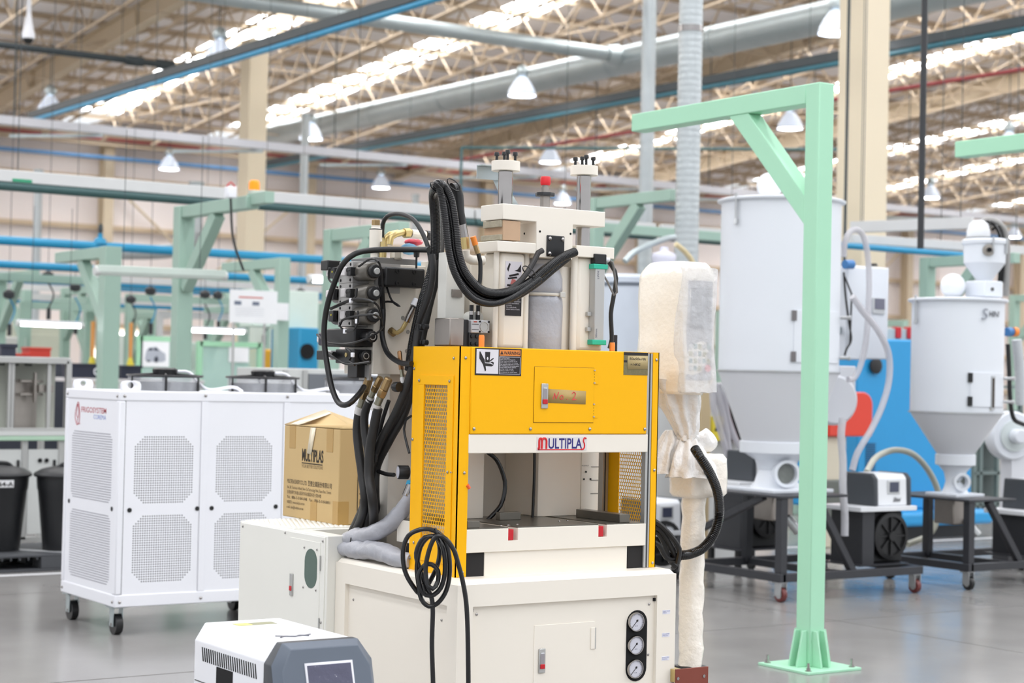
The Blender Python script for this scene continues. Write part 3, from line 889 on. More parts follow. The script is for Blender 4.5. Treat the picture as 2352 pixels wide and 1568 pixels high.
# insulated barrel
b = MB()
prof = []
random.seed(5)
n, rows = 28, 40
base = len(b.v)
for i in range(rows + 1):
    z = 1.58 + .355 * i / rows
    for j in range(n):
        a = 2 * PI * j / n
        r = .084 + .0012 * math.sin(3 * a + i * .2) + .0006 * math.sin(7 * a - i * .3)
        if abs(z - 1.817) < .02:
            r -= .010 * (1 - abs(z - 1.817) / .02)
        if z > 1.88:
            r -= (z - 1.88) * .35
        if 1.77 < z < 1.86:
            r += .0028 * math.sin(14 * a + .3 * i) * (1 - abs(z - 1.817) / .05)
        b.v.append((4.067 + r * math.cos(a), 5.79 + r * math.sin(a), z))
for i in range(rows):
    for j in range(n):
        l = (j + 1) % n
        b.f.append((i * n + j, i * n + l, (i + 1) * n + l, (i + 1) * n + j))
bar2 = b.build('insulation_jacket', greycloth, PR, angle=80)
MB().lathe([(.081, -.006), (.081, .006)], (4.067, 5.79, 1.817), 28, cap=False).build('strap', M('webbing', (214, 208, 196), .6), bar2, solid=.002)
MB().box(4.1, 5.706, 1.807, 4.125, 5.712, 1.828).build('buckle', M('clear_buckle', (200, 198, 192), .3), bar2, bevel=.002)
MB().box(4.0, 5.79, 1.925, 4.14, 5.86, 1.96).build('barrel_head', brushed, PR, bevel=.003)
# linear transducer on the right block
tr_ = MB().prism([(4.247, 5.718), (4.255, 5.69), (4.3, 5.69), (4.308, 5.718)], 'xy', 1.638, 1.93).build('linear_transducer', alu, PR, bevel=.002)
MB().box(4.243, 5.686, 1.925, 4.312, 5.72, 1.944).build('end_cap', teal, tr_, bevel=.002)
MB().box(4.243, 5.686, 1.628, 4.312, 5.72, 1.648).build('end_cap', teal, tr_, bevel=.002)
MB().box(4.25, 5.69, 1.944, 4.308, 5.72, 1.984).build('sensor_head', blackp, tr_, bevel=.003)
MB().cyl((4.306, 5.705, 1.966), (4.33, 5.705, 1.966), .009, n=12).build('plug', white, tr_)
MB().tube([(4.326, 5.705, 1.966), (4.345, 5.7, 1.955), (4.365, 5.71, 1.9), (4.385, 5.72, 1.84), (4.378, 5.73, 1.828), (4.36, 5.75, 1.88), (4.335, 5.77, 1.93)], .0045, 8).build('sensor_cable', M('grey_cable', (120, 118, 116), .4), tr_)
for z in (1.74, 1.68):
    MB().box(4.232, 5.705, z, 4.25, 5.72, z + .016).build('clamp_foot', alu, tr_, bevel=.001)
text('LWH', .013, (4.272, 5.6896, 1.885), UPV, (-1, 0, 0), M('grey_ink', (90, 90, 110), .5), tr_, width=.03)
text('50mm', .012, (4.268, 5.6896, 1.655), UPV, (-1, 0, 0), M('grey_ink', (90, 90, 110), .5), tr_, width=.035)
MB().tube([(4.431,5.840,1.969),(4.463,5.840,1.932),(4.471,5.840,1.901),(4.457,5.840,1.812),(4.448,5.840,1.759),(4.455,5.840,1.654),(4.445,5.840,1.619)], .009, 10).build('drain_hose', black, PR)
for q in ((4.336,5.680,1.621), (3.716,5.670,1.632)):
    MB().lathe([(.011, -.03), (.011, .012), (.009, .018)], q, 12).build('orange_cap', orange, PR)
lbk = MB().box((4.492,5.880,1.673)[0], 5.885, 1.6, (4.518,5.880,1.674)[0], 5.9, 1.675).build('black_label', blackink, PR)
text('P10', .012, (4.504,5.883,1.620), UPV, (-1, 0, 0), labw, lbk, width=.024)
# steel stop box, air cylinder and plates at the left shoulder
MB().box((3.632,5.760,1.662)[0], 5.76, 1.607, (3.696,5.760,1.664)[0], 5.87, 1.712).build('steel_box', brushed, PR, bevel=.004)
xb = (3.696,5.760,1.664)[0]
MB().box(xb, 5.765, 1.605, xb + .02, 5.85, 1.708).build('mounting_plate', darkgrey, PR)
bb = MB().box(xb + .02, 5.755, 1.604, xb + .065, 5.85, 1.66).build('valve_block', darkgrey, PR, bevel=.002)
for dx, z in ((.032, 1.618), (.054, 1.618), (.032, 1.646), (.054, 1.646)):
    MB().lathe([(.0075, 0), (.0075, .005), (.004, .0055)], (xb + dx, 5.755, z), 10, NY).build('cap_screw', blackp, bb)
ac = MB().box(xb + .022, 5.745, 1.658, xb + .105, 5.83, 1.708).build('air_cylinder', M('cast_aluminium', (198, 198, 202), .4, .5), PR, bevel=.003)
MB().lathe([(.02, 0), (.02, .003), (.0165, .003), (.0155, .001)], (xb + .08, 5.745, 1.683), 20, NY).build('end_disc', alu, ac)
for dx, dz in ((.06, -.019), (.1, -.019), (.06, .019), (.1, .019)):
    MB().lathe([(.004, 0), (.004, .001)], (xb + dx, 5.7445, 1.683 + dz), 8, NY).build('bolt_hole', hole, ac)
for z in (1.67, 1.69):
    MB().box(xb + .024, 5.744, z, xb + .055, 5.746, z + .002).build('groove', darkgrey, ac)
MB().box(xb + .032, 5.7438, 1.698, xb + .046, 5.745, 1.703).build('maker_tag', M('brick_red_ink', (190, 84, 70), .5), ac)
for x in (xb + .05, xb + .08):
    MB().cyl((x, 5.79, 1.705), (x, 5.79, 1.765), .008, n=10).build('air_fitting', blackp, PR)
    MB().lathe([(.009, 1.728), (.009, 1.742)], (x, 5.79, 0), 8).build('fitting_ring', steel, PR)
for z in (1.62, 1.68):
    for dy in (0, .03):
        MB().lathe([(.011, 0), (.011, .018), (.008, .02)], ((3.689,5.860,1.665)[0] - .05, 5.93 + dy, z), 10, NX).build('cap_screw', blackp, PR)
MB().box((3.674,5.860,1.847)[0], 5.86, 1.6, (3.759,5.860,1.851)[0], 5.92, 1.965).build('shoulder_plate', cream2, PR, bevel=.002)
MB().box((3.699,5.850,1.798)[0], 5.85, 1.795, (3.742,5.850,1.800)[0], 5.862, 1.825).build('steel_key', brushed, PR, bevel=.001)
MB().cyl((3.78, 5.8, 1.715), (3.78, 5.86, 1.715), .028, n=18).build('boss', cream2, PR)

# ---- hydraulic manifold with valves (left of the press head)
XM, YM = (3.556,6.200,1.595)[0], 6.2
man = MB().box(XM, YM, 1.495, XM + .26, 6.43, 1.93).build('manifold_block', cream, PR, bevel=.003)
MB().box(XM + .004, YM + .01, 1.93, XM + .2, 6.4, 1.955).build('manifold_cap', M('phosphated_steel', (120, 120, 120), .4, .6), PR, bevel=.002)
for q in ((3.651,6.200,1.830), (3.601,6.200,1.747), (3.688,6.200,1.720), (3.713,6.200,1.665), (3.709,6.200,1.589)):
    MB().lathe([(.0085, 0), (.0085, .002), (.0065, .0022), (.006, .001)], q, 12, NY).build('port_plug', alu, man)
grey = M('grey_cast_iron', (172, 170, 168), .4, .3, var=.06, scale=30)
coilm = M('dark_coil', (106, 102, 95), .34, .3, var=.1, scale=20)
clear = M('clear_plug_plastic', (210, 206, 206), .12, var=.08, scale=60)
ledm = M('yellow_led', (200, 190, 40), .4)
XV = XM - .075
y0v, y1v = (3.500,6.245,1.867)[1], (3.500,6.354,1.871)[1]
def valve(z, h=.085):
    v = MB().box(XV, y0v, z - h / 2, XM, y1v, z + h / 2).build('solenoid_valve', grey, PR, bevel=.002)
    for y in (y0v + .016, y1v - .016):
        for dz in (-h / 2 + .012, h / 2 - .012):
            MB().lathe([(.006, 0), (.006, .001)], (XV, y, z + dz), 10, NX).build('bolt_hole', hole, v)
    cx = (XV + XM) / 2 - .008
    MB().lathe([(.034, 0), (.036, .004), (.036, .1), (.033, .106)], (cx, y0v - .005, z), 22, NY).build('coil', coilm, v)
    MB().lathe([(.026, .104), (.027, .108), (.027, .126), (.024, .13)], (cx, y0v - .005, z), 14, NY).build('coil_nut', blackp, v)
    MB().lathe([(.013, .13), (.013, .137), (.011, .139)], (cx, y0v - .005, z), 14, NY).build('push_pin', alu, v)
    MB().lathe([(.034, 0), (.034, .06), (.028, .07)], (cx, y1v + .004, z), 20, (0, 1, 0)).build('coil', coilm, v)
    MB().box(XV - .025, y0v - .03, z - .016, XV + .01, y0v + .002, z + .018).build('plug_base', blackp, v, bevel=.002)
    MB().box(XV - .032, y0v + .004, z - .016, XV - .002, y0v + .04, z + .02).build('din_plug', clear, v, bevel=.004)
    MB().lathe([(.011, 0), (.011, .03), (.008, .034)], (XV - .016, y0v + .006, z + .006), 10, NY).build('cable_gland', blackp, v)
    MB().box(XV - .02, y1v + .004, z - .022, XV + .015, y1v + .045, z + .022).build('plug_base', blackp, v, bevel=.003)
    MB().lathe([(.004, 0), (.004, .0012)], (XV - .02, y1v + .02, z + .004), 10, NX).build('indicator', ledm, v)
    MB().box(XV - .02, y1v + .045, z - .014, XV + .015, y1v + .075, z + .018).build('din_plug', clear, v, bevel=.006)
    return v
for zpx in (1.893, 1.808, 1.722):
    valve(zpx)
for z in (1.85, 1.765, 1.68):
    MB().box(XV + .004, y0v + .002, z - .0012, XM, y1v - .002, z + .0012).build('gasket', blackp, PR)
# black proportional valve and pilot valve below
pv = MB().box(XM - .085, YM - .0, 1.6, XM, 6.43, 1.672).build('proportional_valve', blackp, PR, bevel=.006)
MB().box(XM - .07, 6.43, 1.605, XM - .01, 6.53, 1.66).build('valve_actuator', M('dark_blue_black', (26, 24, 48), .35), pv, bevel=.008)
MB().cyl((XM - .045, 6.2, 1.64), (XM - .045, 6.14, 1.64), .018, n=14).build('adjuster', blackp, pv)
MB().lathe([(.022, 0), (.023, .003), (.023, .022), (.02, .024)], (XM - .045, 6.15, 1.64), 16, NY).build('knurled_knob', blackp, pv)
MB().lathe([(.014, .024), (.014, .0255), (.011, .0255), (.0105, .0245)], (XM - .045, 6.15, 1.64), 14, NY, cap=False).build('knob_ring', alu, pv)
MB().box(XM - .06, 6.53, 1.617, XM - .025, 6.56, 1.645).build('din_plug', clear, pv, bevel=.006)
pv2 = MB().box(XM - .08, YM + .01, 1.535, XM, 6.36, 1.59).build('pilot_valve', blackp, PR, bevel=.004)
MB().lathe([(.02, 0), (.021, .003), (.021, .02), (.018, .022)], (XM - .04, 6.205, 1.565), 16, NY).build('knurled_knob', blackp, pv2)
MB().lathe([(.013, .022), (.013, .0235), (.01, .0235)], (XM - .04, 6.205, 1.565), 14, NY, cap=False).build('knob_ring', alu, pv2)
MB().lathe([(.009, 0), (.009, .003), (.005, .0035)], (XM - .08, 6.27, 1.568), 10, NX).build('brass_screw', gold, pv2)
MB().box(XM - .1, 6.36, 1.548, XM - .06, 6.42, 1.585).build('din_plug', clear, pv2, bevel=.004)
MB().lathe([(.012, 0), (.012, .03)], (XM - .098, 6.365, 1.568), 10, NY).build('cable_gland', blackp, pv2)
MB().box(XM - .09, 6.42, 1.548, XM - .05, 6.5, 1.585).build('plug_base', blackp, pv2, bevel=.003)
MB().box(XM - .045, YM + .045, 1.48, XM + .002, YM + .12, 1.533).build('pressure_switch', blackp, PR, bevel=.002)
MB().box(XM - .01, YM + .01, 1.47, XM + .0, YM + .09, 1.53).build('switch_plate', grey, PR)
# black cartridge block on the front face
xa, xc = (3.566,6.140,1.901)[0], (3.749,6.140,1.910)[0]
ck = MB().box(xa, 6.135, 1.838, xc, YM, 1.915).build('cartridge_block', blackp, PR, bevel=.008)
for fx in (.3, .72):
    for z in (1.852, 1.9):
        MB().lathe([(.009, 0), (.009, .004), (.005, .0045), (.005, .002)], (xa + (xc - xa) * fx, 6.135, z), 12, NY).build('cap_screw', blackp, ck)
MB().box(xa - .012, 6.19, 1.815, xa + .1, YM + .001, 1.93).build('subplate', grey, PR)
MB().lathe([(.004, 1.91), (.004, 1.96), (.011, 1.962), (.013, 1.985), (.008, 1.99)], (xc - .025, 6.165, 0), 10).build('adjust_knob', blackp, PR)
# accumulator cartridge and fittings above the manifold
p = (3.602,6.280,2.047)
MB().lathe([(.02, 1.945), (.02, 1.975), (.026, 1.977), (.026, 2.07), (.019, 2.075), (.019, 2.085)], (p[0], 6.28, 0), 12).build('relief_cartridge', cream, PR)
MB().lathe([(.0255, 2.067), (.0265, 2.068), (.0265, 2.071), (.0255, 2.072)], (p[0], 6.28, 0), 12, cap=False).build('seal_ring', black, PR)
MB().lathe([(.013, 2.083), (.0175, 2.086), (.0175, 2.106), (.014, 2.108)], (p[0], 6.28, 0), 6).build('hex_cap', brass, PR)
MB().tube([(3.679,6.300,2.014),(3.684,6.300,2.044),(3.708,6.300,2.059),(3.738,6.300,2.067),(3.810,6.300,2.069),(3.862,6.300,2.064)], .013, 12).build('bent_pipe', gold, PR)
MB().tube([(3.680,6.340,2.009),(3.679,6.340,2.040),(3.701,6.340,2.059),(3.741,6.340,2.069)], .012, 12).build('bent_pipe', gold, PR)
for q0, q1, r, m_ in (((3.744,6.300,2.065), (3.769,6.300,2.067), .02, gold), ((3.777,6.300,2.066), (3.843,6.300,2.062), .018, cream), ((3.847,6.300,2.063), (3.872,6.300,2.062), .02, blackp)):
    MB().cyl(q0, q1, r, n=10).build('pipe_union', m_, PR)
p = (3.664,6.220,1.990)
MB().lathe([(.02, 1.95), (.026, 1.957), (.026, 1.985), (.02, 1.99)], (p[0], 6.22, 0), 6).build('hex_plug', M('pale_zinc', (210, 202, 186), .35, .6), PR)
p = (3.619,6.250,2.012)
MB().lathe([(.011, 1.95), (.015, 1.955), (.015, 1.985), (.011, 1.99), (.011, 2.02)], (p[0], 6.25, 0), 10).build('hose_fitting', gold, PR)
MB().ball((3.794,6.340,2.005), .03, 12, (1.3, 1, .8)).build('shop_rag', M('pale_blue_rag', (124, 176, 208), .8, bump=.8, bscale=40), PR)
MB().ball((3.826,6.360,2.036), .03, 12, (1.4, 1, .5)).build('bubble_pouch', M('red_film', (214, 66, 84), .3, var=.3, scale=60), PR)
import mathutils
# -- hoses of the head bundle
def hoses(name, sets, mat, par=PR):
    for pts, r, cor in sets:
        (MB().hose(pts, r, .0062, 12, .07) if cor else MB().tube(pts, r, 14)).build(name, mat, par)
hoses('corrugated_hose', [
    ([(4.119,5.640,1.982),(4.054,5.640,1.955),(3.974,5.640,1.904),(3.895,5.640,1.847),(3.797,5.640,1.810),(3.699,5.640,1.812),(3.621,5.640,1.870),(3.584,5.640,1.948),(3.569,5.640,2.043),(3.547,5.640,2.138),(3.514,5.640,2.187),(3.487,5.640,2.191),(3.576,5.800,2.184),(3.649,5.900,2.063),(3.679,5.950,1.934),(3.665,6.000,1.783),(3.647,6.020,1.665),(3.648,6.050,1.547)], .0178, True),
    ([(4.099,5.660,1.961),(4.029,5.660,1.911),(3.939,5.660,1.845),(3.830,5.660,1.789),(3.713,5.660,1.781),(3.619,5.660,1.838),(3.571,5.660,1.932),(3.553,5.660,2.044),(3.535,5.660,2.147),(3.511,5.660,2.185),(3.493,5.660,2.180),(3.581,5.820,2.169),(3.654,5.920,2.048),(3.676,5.970,1.917),(3.660,6.020,1.767),(3.652,6.060,1.632),(3.659,6.100,1.513)], .016, True),
    ([(3.947,5.630,1.869),(3.869,5.630,1.819),(3.791,5.630,1.780),(3.713,5.630,1.766),(3.635,5.630,1.790),(3.569,5.630,1.867),(3.536,5.630,1.961),(3.518,5.630,2.071),(3.501,5.630,2.150),(3.485,5.630,2.189)], .0135, True)], gloss)
hoses('hydraulic_hose', [
    ([(3.740,6.028,2.226),(3.720,6.005,2.141),(3.700,5.963,2.036),(3.680,5.944,1.917),(3.660,5.976,1.782),(3.640,5.996,1.665),(3.620,5.996,1.530),(3.600,6.038,1.378),(3.600,6.165,1.256),(3.600,6.252,1.149),(3.600,6.275,1.044),(3.660,6.381,0.914),(3.720,6.547,0.819),(3.740,6.689,0.7334)], .016, False),
    ([(3.760,6.034,2.221),(3.730,6.002,2.125),(3.710,5.964,2.003),(3.680,5.949,1.867),(3.660,5.960,1.765),(3.640,5.976,1.631),(3.620,5.979,1.513),(3.620,6.054,1.353),(3.620,6.165,1.238),(3.620,6.259,1.131),(3.620,6.268,1.027),(3.680,6.359,0.9063),(3.740,6.509,0.8127),(3.760,6.613,0.7306)], .017, False),
    ([(3.620,5.970,1.664),(3.600,5.979,1.513),(3.580,6.046,1.361),(3.580,6.180,1.221),(3.580,6.260,1.097),(3.580,6.279,0.9927),(3.640,6.462,0.8818),(3.700,6.638,0.7938),(3.720,6.709,0.7322)], .015, False),
    ([(3.560,6.303,1.357),(3.560,6.320,1.275),(3.560,6.303,1.198),(3.560,6.270,1.097),(3.560,6.244,0.9955),(3.620,6.381,0.9063),(3.680,6.566,0.8097),(3.700,6.636,0.7398)], .018, False),
    ([(3.550,6.201,1.399),(3.550,6.243,1.338),(3.550,6.239,1.270),(3.550,6.208,1.186),(3.550,6.190,1.085),(3.620,6.312,0.9376),(3.700,6.494,0.8331),(3.720,6.580,0.7443)], .0165, False),
    ([(3.540,6.124,1.362),(3.540,6.154,1.281),(3.540,6.178,1.204),(3.540,6.180,1.102),(3.540,6.148,1.003),(3.640,6.311,0.9025),(3.720,6.474,0.7987),(3.740,6.542,0.7382)], .019, False),
    ([(3.580,6.110,1.393),(3.580,6.151,1.324),(3.580,6.188,1.238),(3.580,6.204,1.151)], .008, False)], M('black_braided_rubber', (34, 33, 33), .5, var=.15, scale=40))
hoses('return_hose', [([(3.660,6.328,2.044),(3.660,6.327,2.096),(3.660,6.290,2.127),(3.660,6.195,2.130),(3.660,6.087,2.100),(3.660,6.003,2.027),(3.660,5.958,1.950),(3.660,5.948,1.865),(3.660,5.983,1.783)], .009, False),
                      ([(3.620,5.904,1.973),(3.600,6.048,1.979),(3.520,6.145,1.977),(3.440,6.156,1.958),(3.400,6.186,1.911),(3.400,6.248,1.837),(3.400,6.294,1.762),(3.400,6.316,1.685),(3.400,6.312,1.608),(3.400,6.283,1.523),(3.400,6.243,1.439),(3.400,6.184,1.381),(3.400,6.108,1.378),(3.460,6.135,1.416),(3.520,6.202,1.444)], .0112, False),
                      ([(3.600,5.848,1.950),(3.600,5.836,1.892),(3.600,5.863,1.794),(3.600,5.932,1.696)], .012, False)], black)
MB().tube([(3.593,5.700,2.191),(3.608,5.700,2.198),(3.617,5.700,2.163),(3.624,5.700,2.099),(3.635,5.700,2.059)], .0205, 12).build('sleeved_hose', black, PR)
for (a, c, r, m_) in (((3.635,5.700,2.064), (3.648,5.700,2.011), .0175, steel), ((3.648,5.700,2.011), (3.653,5.700,1.968), .019, gold)):
    MB().cyl(a, c, r, n=10).build('hose_coupling', m_, PR)
MB().tube([(3.679,5.740,1.966),(3.683,5.740,1.942),(3.707,5.740,1.932),(3.762,5.740,1.933)], .018, 12).build('elbow_pipe', M('painted_elbow', (232, 226, 214), .4), PR)
MB().tube([(3.685,5.660,1.955),(3.696,5.660,1.923),(3.697,5.660,1.858),(3.689,5.660,1.812)], .008, 10).build('grease_hose', black, PR)
MB().cyl((3.661,5.660,2.013), (3.673,5.660,1.983), .0115, n=12).build('orange_cap', orange, PR)
MB().cyl((3.671,5.660,1.986), (3.685,5.660,1.952), .01, n=8).build('brass_nipple', brass, PR)
MB().tube([(3.964,5.640,1.978),(3.944,5.640,1.968),(3.925,5.640,1.934),(3.874,5.640,1.866),(3.806,5.640,1.814)], .011, 10).build('air_hose', M('grey_black_hose', (46, 44, 44), .4), PR)
for q in ([(3.890,5.620,1.892),(3.474,5.620,2.176),(3.546,5.620,2.194)])[:3]:
    MB().lathe([(.03, -.002), (.03, .002)], q, 14, (.6, 0, .6), cap=False).build('cable_tie', blackp, PR, solid=.002)
# fittings below the manifold
def fitting(a, c, r, m_=brass):
    a, c = Vector(a), Vector(c)
    r *= .8
    f_ = MB().lathe([(r * .8, 0), (r, .004), (r, .4 * (c - a).length), (r * .85, .42 * (c - a).length)], a, 8, c - a).build('hose_nut', m_, PR)
    MB().lathe([(r * .9, 0), (r * 1.1, .003), (r * 1.1, .26 * (c - a).length), (r * .9, .28 * (c - a).length)], a + (c - a) * .42, 6, c - a).build('swivel_nut', m_, f_)
    MB().cyl(a + (c - a) * .68, c, r * .86, n=14).build('ferrule', M('worn_zinc', (150, 148, 130), .35, .7), f_)
    MB().cyl(c - (c - a) * .02, c + (c - a) * .2, r * 1.12, n=16).build('marker_sleeve', M('sleeve_white', (214, 212, 210), .5), f_)
fitting((3.560,6.232,1.482), (3.560,6.296,1.362), .022)
fitting((3.560,6.144,1.483), (3.550,6.198,1.404), .017)
fitting((3.560,6.080,1.481), (3.540,6.131,1.375), .021)
fitting((3.600,6.073,1.586), (3.600,6.045,1.482), .011, M('copper_tone', (160, 120, 84), .35, .8))
MB().tube([(3.600,6.045,1.470),(3.600,6.037,1.445),(3.600,6.023,1.420)], .011, 8).build('hose_end', black, PR)
MB().lathe([(.018, 0), (.02, .004), (.02, .03), (.018, .034)], (3.560,6.032,1.448), 10, (0, -1, 0)).build('flow_knob', blackp, PR)
MB().tube([(3.622,6.170,1.665),(3.646,6.170,1.659),(3.665,6.170,1.670),(3.688,6.170,1.705),(3.711,6.170,1.751)], .009, 10).build('bent_pipe', gold, PR)
MB().cyl((3.627,6.190,1.669), (3.634,6.170,1.655), .015, n=8).build('pipe_nut', brass, PR)
MB().cyl((3.688,6.170,1.705), (3.707,6.150,1.762), .014, n=12).build('ferrule', steel, PR)
MB().cyl((3.707,6.150,1.766), (3.722,6.150,1.792), .0155, n=12).build('marker_sleeve', white, PR)
# thin signal leads
lead = M('signal_lead', (28, 28, 30), .4)
for s in ([(3.440,6.123,1.908),(3.440,6.037,1.933),(3.440,5.976,1.922),(3.500,6.052,1.886),(3.550,6.121,1.798),(3.600,6.209,1.699),(3.600,6.198,1.613),(3.600,6.128,1.554),(3.620,6.046,1.543)],
          [(3.440,6.133,1.824),(3.440,6.138,1.794),(3.440,6.199,1.775),(3.440,6.286,1.758),(3.440,6.339,1.747)], [(3.430,6.328,1.750),(3.430,6.181,1.778),(3.430,6.079,1.782),(3.430,5.985,1.767),(3.500,6.059,1.741),(3.580,6.173,1.664)],
          [(3.430,6.104,1.736),(3.430,6.102,1.692),(3.430,6.135,1.662),(3.430,6.193,1.659),(3.430,6.246,1.680),(3.430,6.226,1.702),(3.430,6.110,1.717),(3.430,5.983,1.720),(3.500,6.057,1.711)],
          [(3.430,6.431,1.648),(3.430,6.357,1.618),(3.430,6.208,1.609),(3.430,6.072,1.622),(3.500,6.078,1.652),(3.560,6.133,1.680)], [(3.430,6.186,1.592),(3.430,6.137,1.567),(3.430,6.163,1.545),(3.430,6.128,1.533),(3.430,6.001,1.542)],
          [(3.430,6.356,1.583),(3.430,6.276,1.554),(3.430,6.204,1.534),(3.430,6.118,1.528)], [(3.600,6.189,1.850),(3.600,6.139,1.784),(3.600,6.078,1.759),(3.600,6.122,1.776),(3.600,6.189,1.780),(3.600,6.219,1.768)], [(3.430,6.339,1.910),(3.430,6.344,1.867),(3.430,6.271,1.831)]):
    MB().tube(s, .0045, 6).build('signal_lead', lead, PR)
hoses('lead_bundle', [([(3.580,6.189,1.852),(3.580,6.169,1.732),(3.580,6.172,1.647),(3.580,6.129,1.579),(3.580,6.034,1.542),(3.580,5.946,1.538)], .0105, False)], lead)
for q in ((3.430,6.161,1.777), (3.430,6.109,1.696), (3.430,6.203,1.658), (3.430,6.137,1.567)):
    MB().box(q[0] - .005, q[1] - .008, q[2] - .009, q[0] + .005, q[1] + .008, q[2] + .009).build('wire_marker', white, PR, bevel=.002)
MB().box(XV - .03, y1v + .04, 1.905, XV + .03, y1v + .1, 1.945).build('terminal_box', blackp, PR, bevel=.004)
# small air gauge and quick coupling beside the guard
MB().tube([(3.620,6.279,1.116),(3.620,6.193,1.104),(3.620,6.125,1.104)], .0085, 8).build('air_line', black, PR)
gp = (3.600,6.062,1.118)
ag = MB().lathe([(.026, 0), (.027, .004), (.027, .04), (.02, .045)], gp, 20, (.95, -.3, 0)).build('air_gauge', blackp, PR)
MB().lathe([(.023, 0), (.023, .002)], Vector(gp) + Vector((-.0015, .0005, 0)), 20, (.95, -.3, 0)).build('dial', dialm, ag)
MB().tube([(3.620,6.004,1.337),(3.620,6.046,1.319),(3.620,6.057,1.285),(3.620,6.042,1.244),(3.620,6.014,1.194)], .005, 8).build('air_line', black, PR)
MB().cyl((3.600,5.972,1.080), (3.580,5.973,1.034), .011, n=10).build('quick_coupling', steel, PR)
MB().cyl((3.600,5.970,1.087), (3.600,5.978,1.070), .013, n=10).build('coupling_ring', M('blue_ring', (52, 150, 190), .4), PR)
MB().tube([(3.634,5.620,1.096),(3.644,5.620,1.083)], .007, 8, .004).build('spout_tip', M('orange_red_tip', (240, 104, 60), .4), PR)
# insulated hoses lying on the base
def wrinkled(pts, r):
    c = catmull(pts, .012)
    random.seed(3)
    b = MB().rings(c, [r * (1 + random.uniform(-.02, .02)) * (min(1, .72 + .03 * min(i, len(c) - i))) for i in range(len(c))], 22)
    b.v = [tuple(Vector(v) + mathutils.noise.noise_vector(Vector(v) * 26) * .006 + mathutils.noise.noise_vector(Vector(v) * 60) * .003) for v in b.v]
    return b
for s, r in (([(3.660,6.057,1.032),(3.640,6.087,0.9709),(3.620,6.150,0.9107),(3.600,6.233,0.8687),(3.600,6.371,0.8415),(3.600,6.492,0.8135)], .034), ([(3.580,6.469,0.7898),(3.580,6.351,0.7936),(3.580,6.229,0.8046),(3.580,6.110,0.802),(3.580,6.011,0.7912),(3.600,5.947,0.7899)], .036)):
    wrinkled(s, r).build('insulated_hose', greycloth, PR, angle=80)
MB().lathe([(.037, -.003), (.037, .003)], (3.600,6.359,0.8251), 16, (0, 1, 0), cap=False).build('cable_tie', blackp, PR, solid=.002)
# cable clump at the right rear corner
for s in ([(4.633,5.800,0.9156),(4.683,5.800,0.8929),(4.725,5.800,0.8508),(4.761,5.800,0.7961),(4.787,5.800,0.7505)], [(4.649,5.820,0.8869),(4.700,5.820,0.8677),(4.738,5.820,0.813),(4.767,5.820,0.7494),(4.795,5.820,0.7304)], [(4.616,5.780,0.9352),(4.662,5.780,0.9163),(4.731,5.780,0.8647),(4.779,5.780,0.8062),(4.769,5.780,0.7443)], [(4.634,5.800,0.8448),(4.685,5.800,0.8255),(4.727,5.800,0.7707),(4.769,5.800,0.7602),(4.796,5.800,0.7859)], [(4.664,5.840,0.9204),(4.722,5.840,0.901),(4.804,5.840,0.8268),(4.834,5.840,0.7628),(4.795,5.840,0.7194)]):
    MB().tube(s, .0105, 8).build('rear_cable', black, PR)
MB().hose([(4.782,5.840,0.7737),(4.796,5.800,0.777),(4.854,5.800,0.7802),(4.923,5.800,0.8029),(4.981,5.800,0.8607),(5.008,5.800,0.9416),(4.961,5.760,1.036),(4.900,5.740,1.119),(4.847,5.740,1.182),(4.851,5.780,1.216)], .0205, .008, 14, .12).build('conduit_hose', gloss, PR)
# bracket at the lower right
bk = MB().box(4.54, 5.5, .32, 4.58, 5.56, .37).build('bracket_foot', gold, PR, bevel=.002)
rb = MB().box((4.540,5.500,0.3409)[0], 5.495, .28, (4.704,5.500,0.3372)[0], 5.503, .372).build('copper_plate', M('brown_plate', (128, 62, 48), .45, var=.06), PR, bevel=.001)
for q in ((4.549,5.494,0.3361), (4.681,5.494,0.3364)):
    MB().lathe([(.0065, 0), (.0065, .0015), (.004, .0016)], q, 12, NY).build('plate_eyelet', steel, rb)

# ---------------------------------------------------------------- things on the press
wb = thing('wood_block', 'small stack of timber offcuts under the crosshead', 'wood block', (3.86, 5.77, 2.009))
woodm = M('spruce_offcut', (196, 164, 134), .7, var=.15, scale=12)
wgrey = M('weathered_offcut', (168, 160, 140), .8, var=.25, scale=40, bump=.3)
MB().box(3.825, 5.705, 2.013, 3.905, 5.835, 2.088).build('timber', woodm, wb, bevel=.002)
MB().box(3.815, 5.71, 2.062, 3.83, 5.83, 2.088).build('bark_strip', wgrey, wb, bevel=.002)
MB().box(3.812, 5.708, 2.013, 3.83, 5.84, 2.034).build('bark_strip', wgrey, wb, bevel=.002)

kraft = M('corrugated_kraft', (201, 172, 122), .75, var=.04, scale=5)
ptape = M('brown_packing_tape', (186, 150, 88), .3, var=.06)
ctape = M('clear_packing_tape', (238, 226, 200), .12, var=.1, scale=40)
NB, FB = (3.768,6.836,0.8465), (3.778,7.372,0.8465)
CL = math.hypot(FB[0] - NB[0], FB[1] - NB[1])
cz0 = .8465
cz1 = (3.786,6.877,1.255)[2]
bx = thing('cardboard_carton', 'large printed cardboard carton on the press side cabinet', 'carton', (NB[0], NB[1], cz0))
ox, oy = NB[0], NB[1]
cx0, cx1, cy0, cy1 = ox, ox + .42, oy, oy + CL
b = MB().box(cx0, cy0, cz0, cx1, cy1, cz1)
b.build('carton_body', kraft, bx, bevel=.004)
A_, B_ = (cx0, cy1, cz1 + .003), (cx0, cy0, cz1 + .003)
C_ = (cx0 + .2, (3.970,7.368,1.325)[1], (3.970,7.368,1.325)[2])
D_ = (cx0 + .2, (3.970,7.148,1.267)[1], (3.970,7.148,1.267)[2])
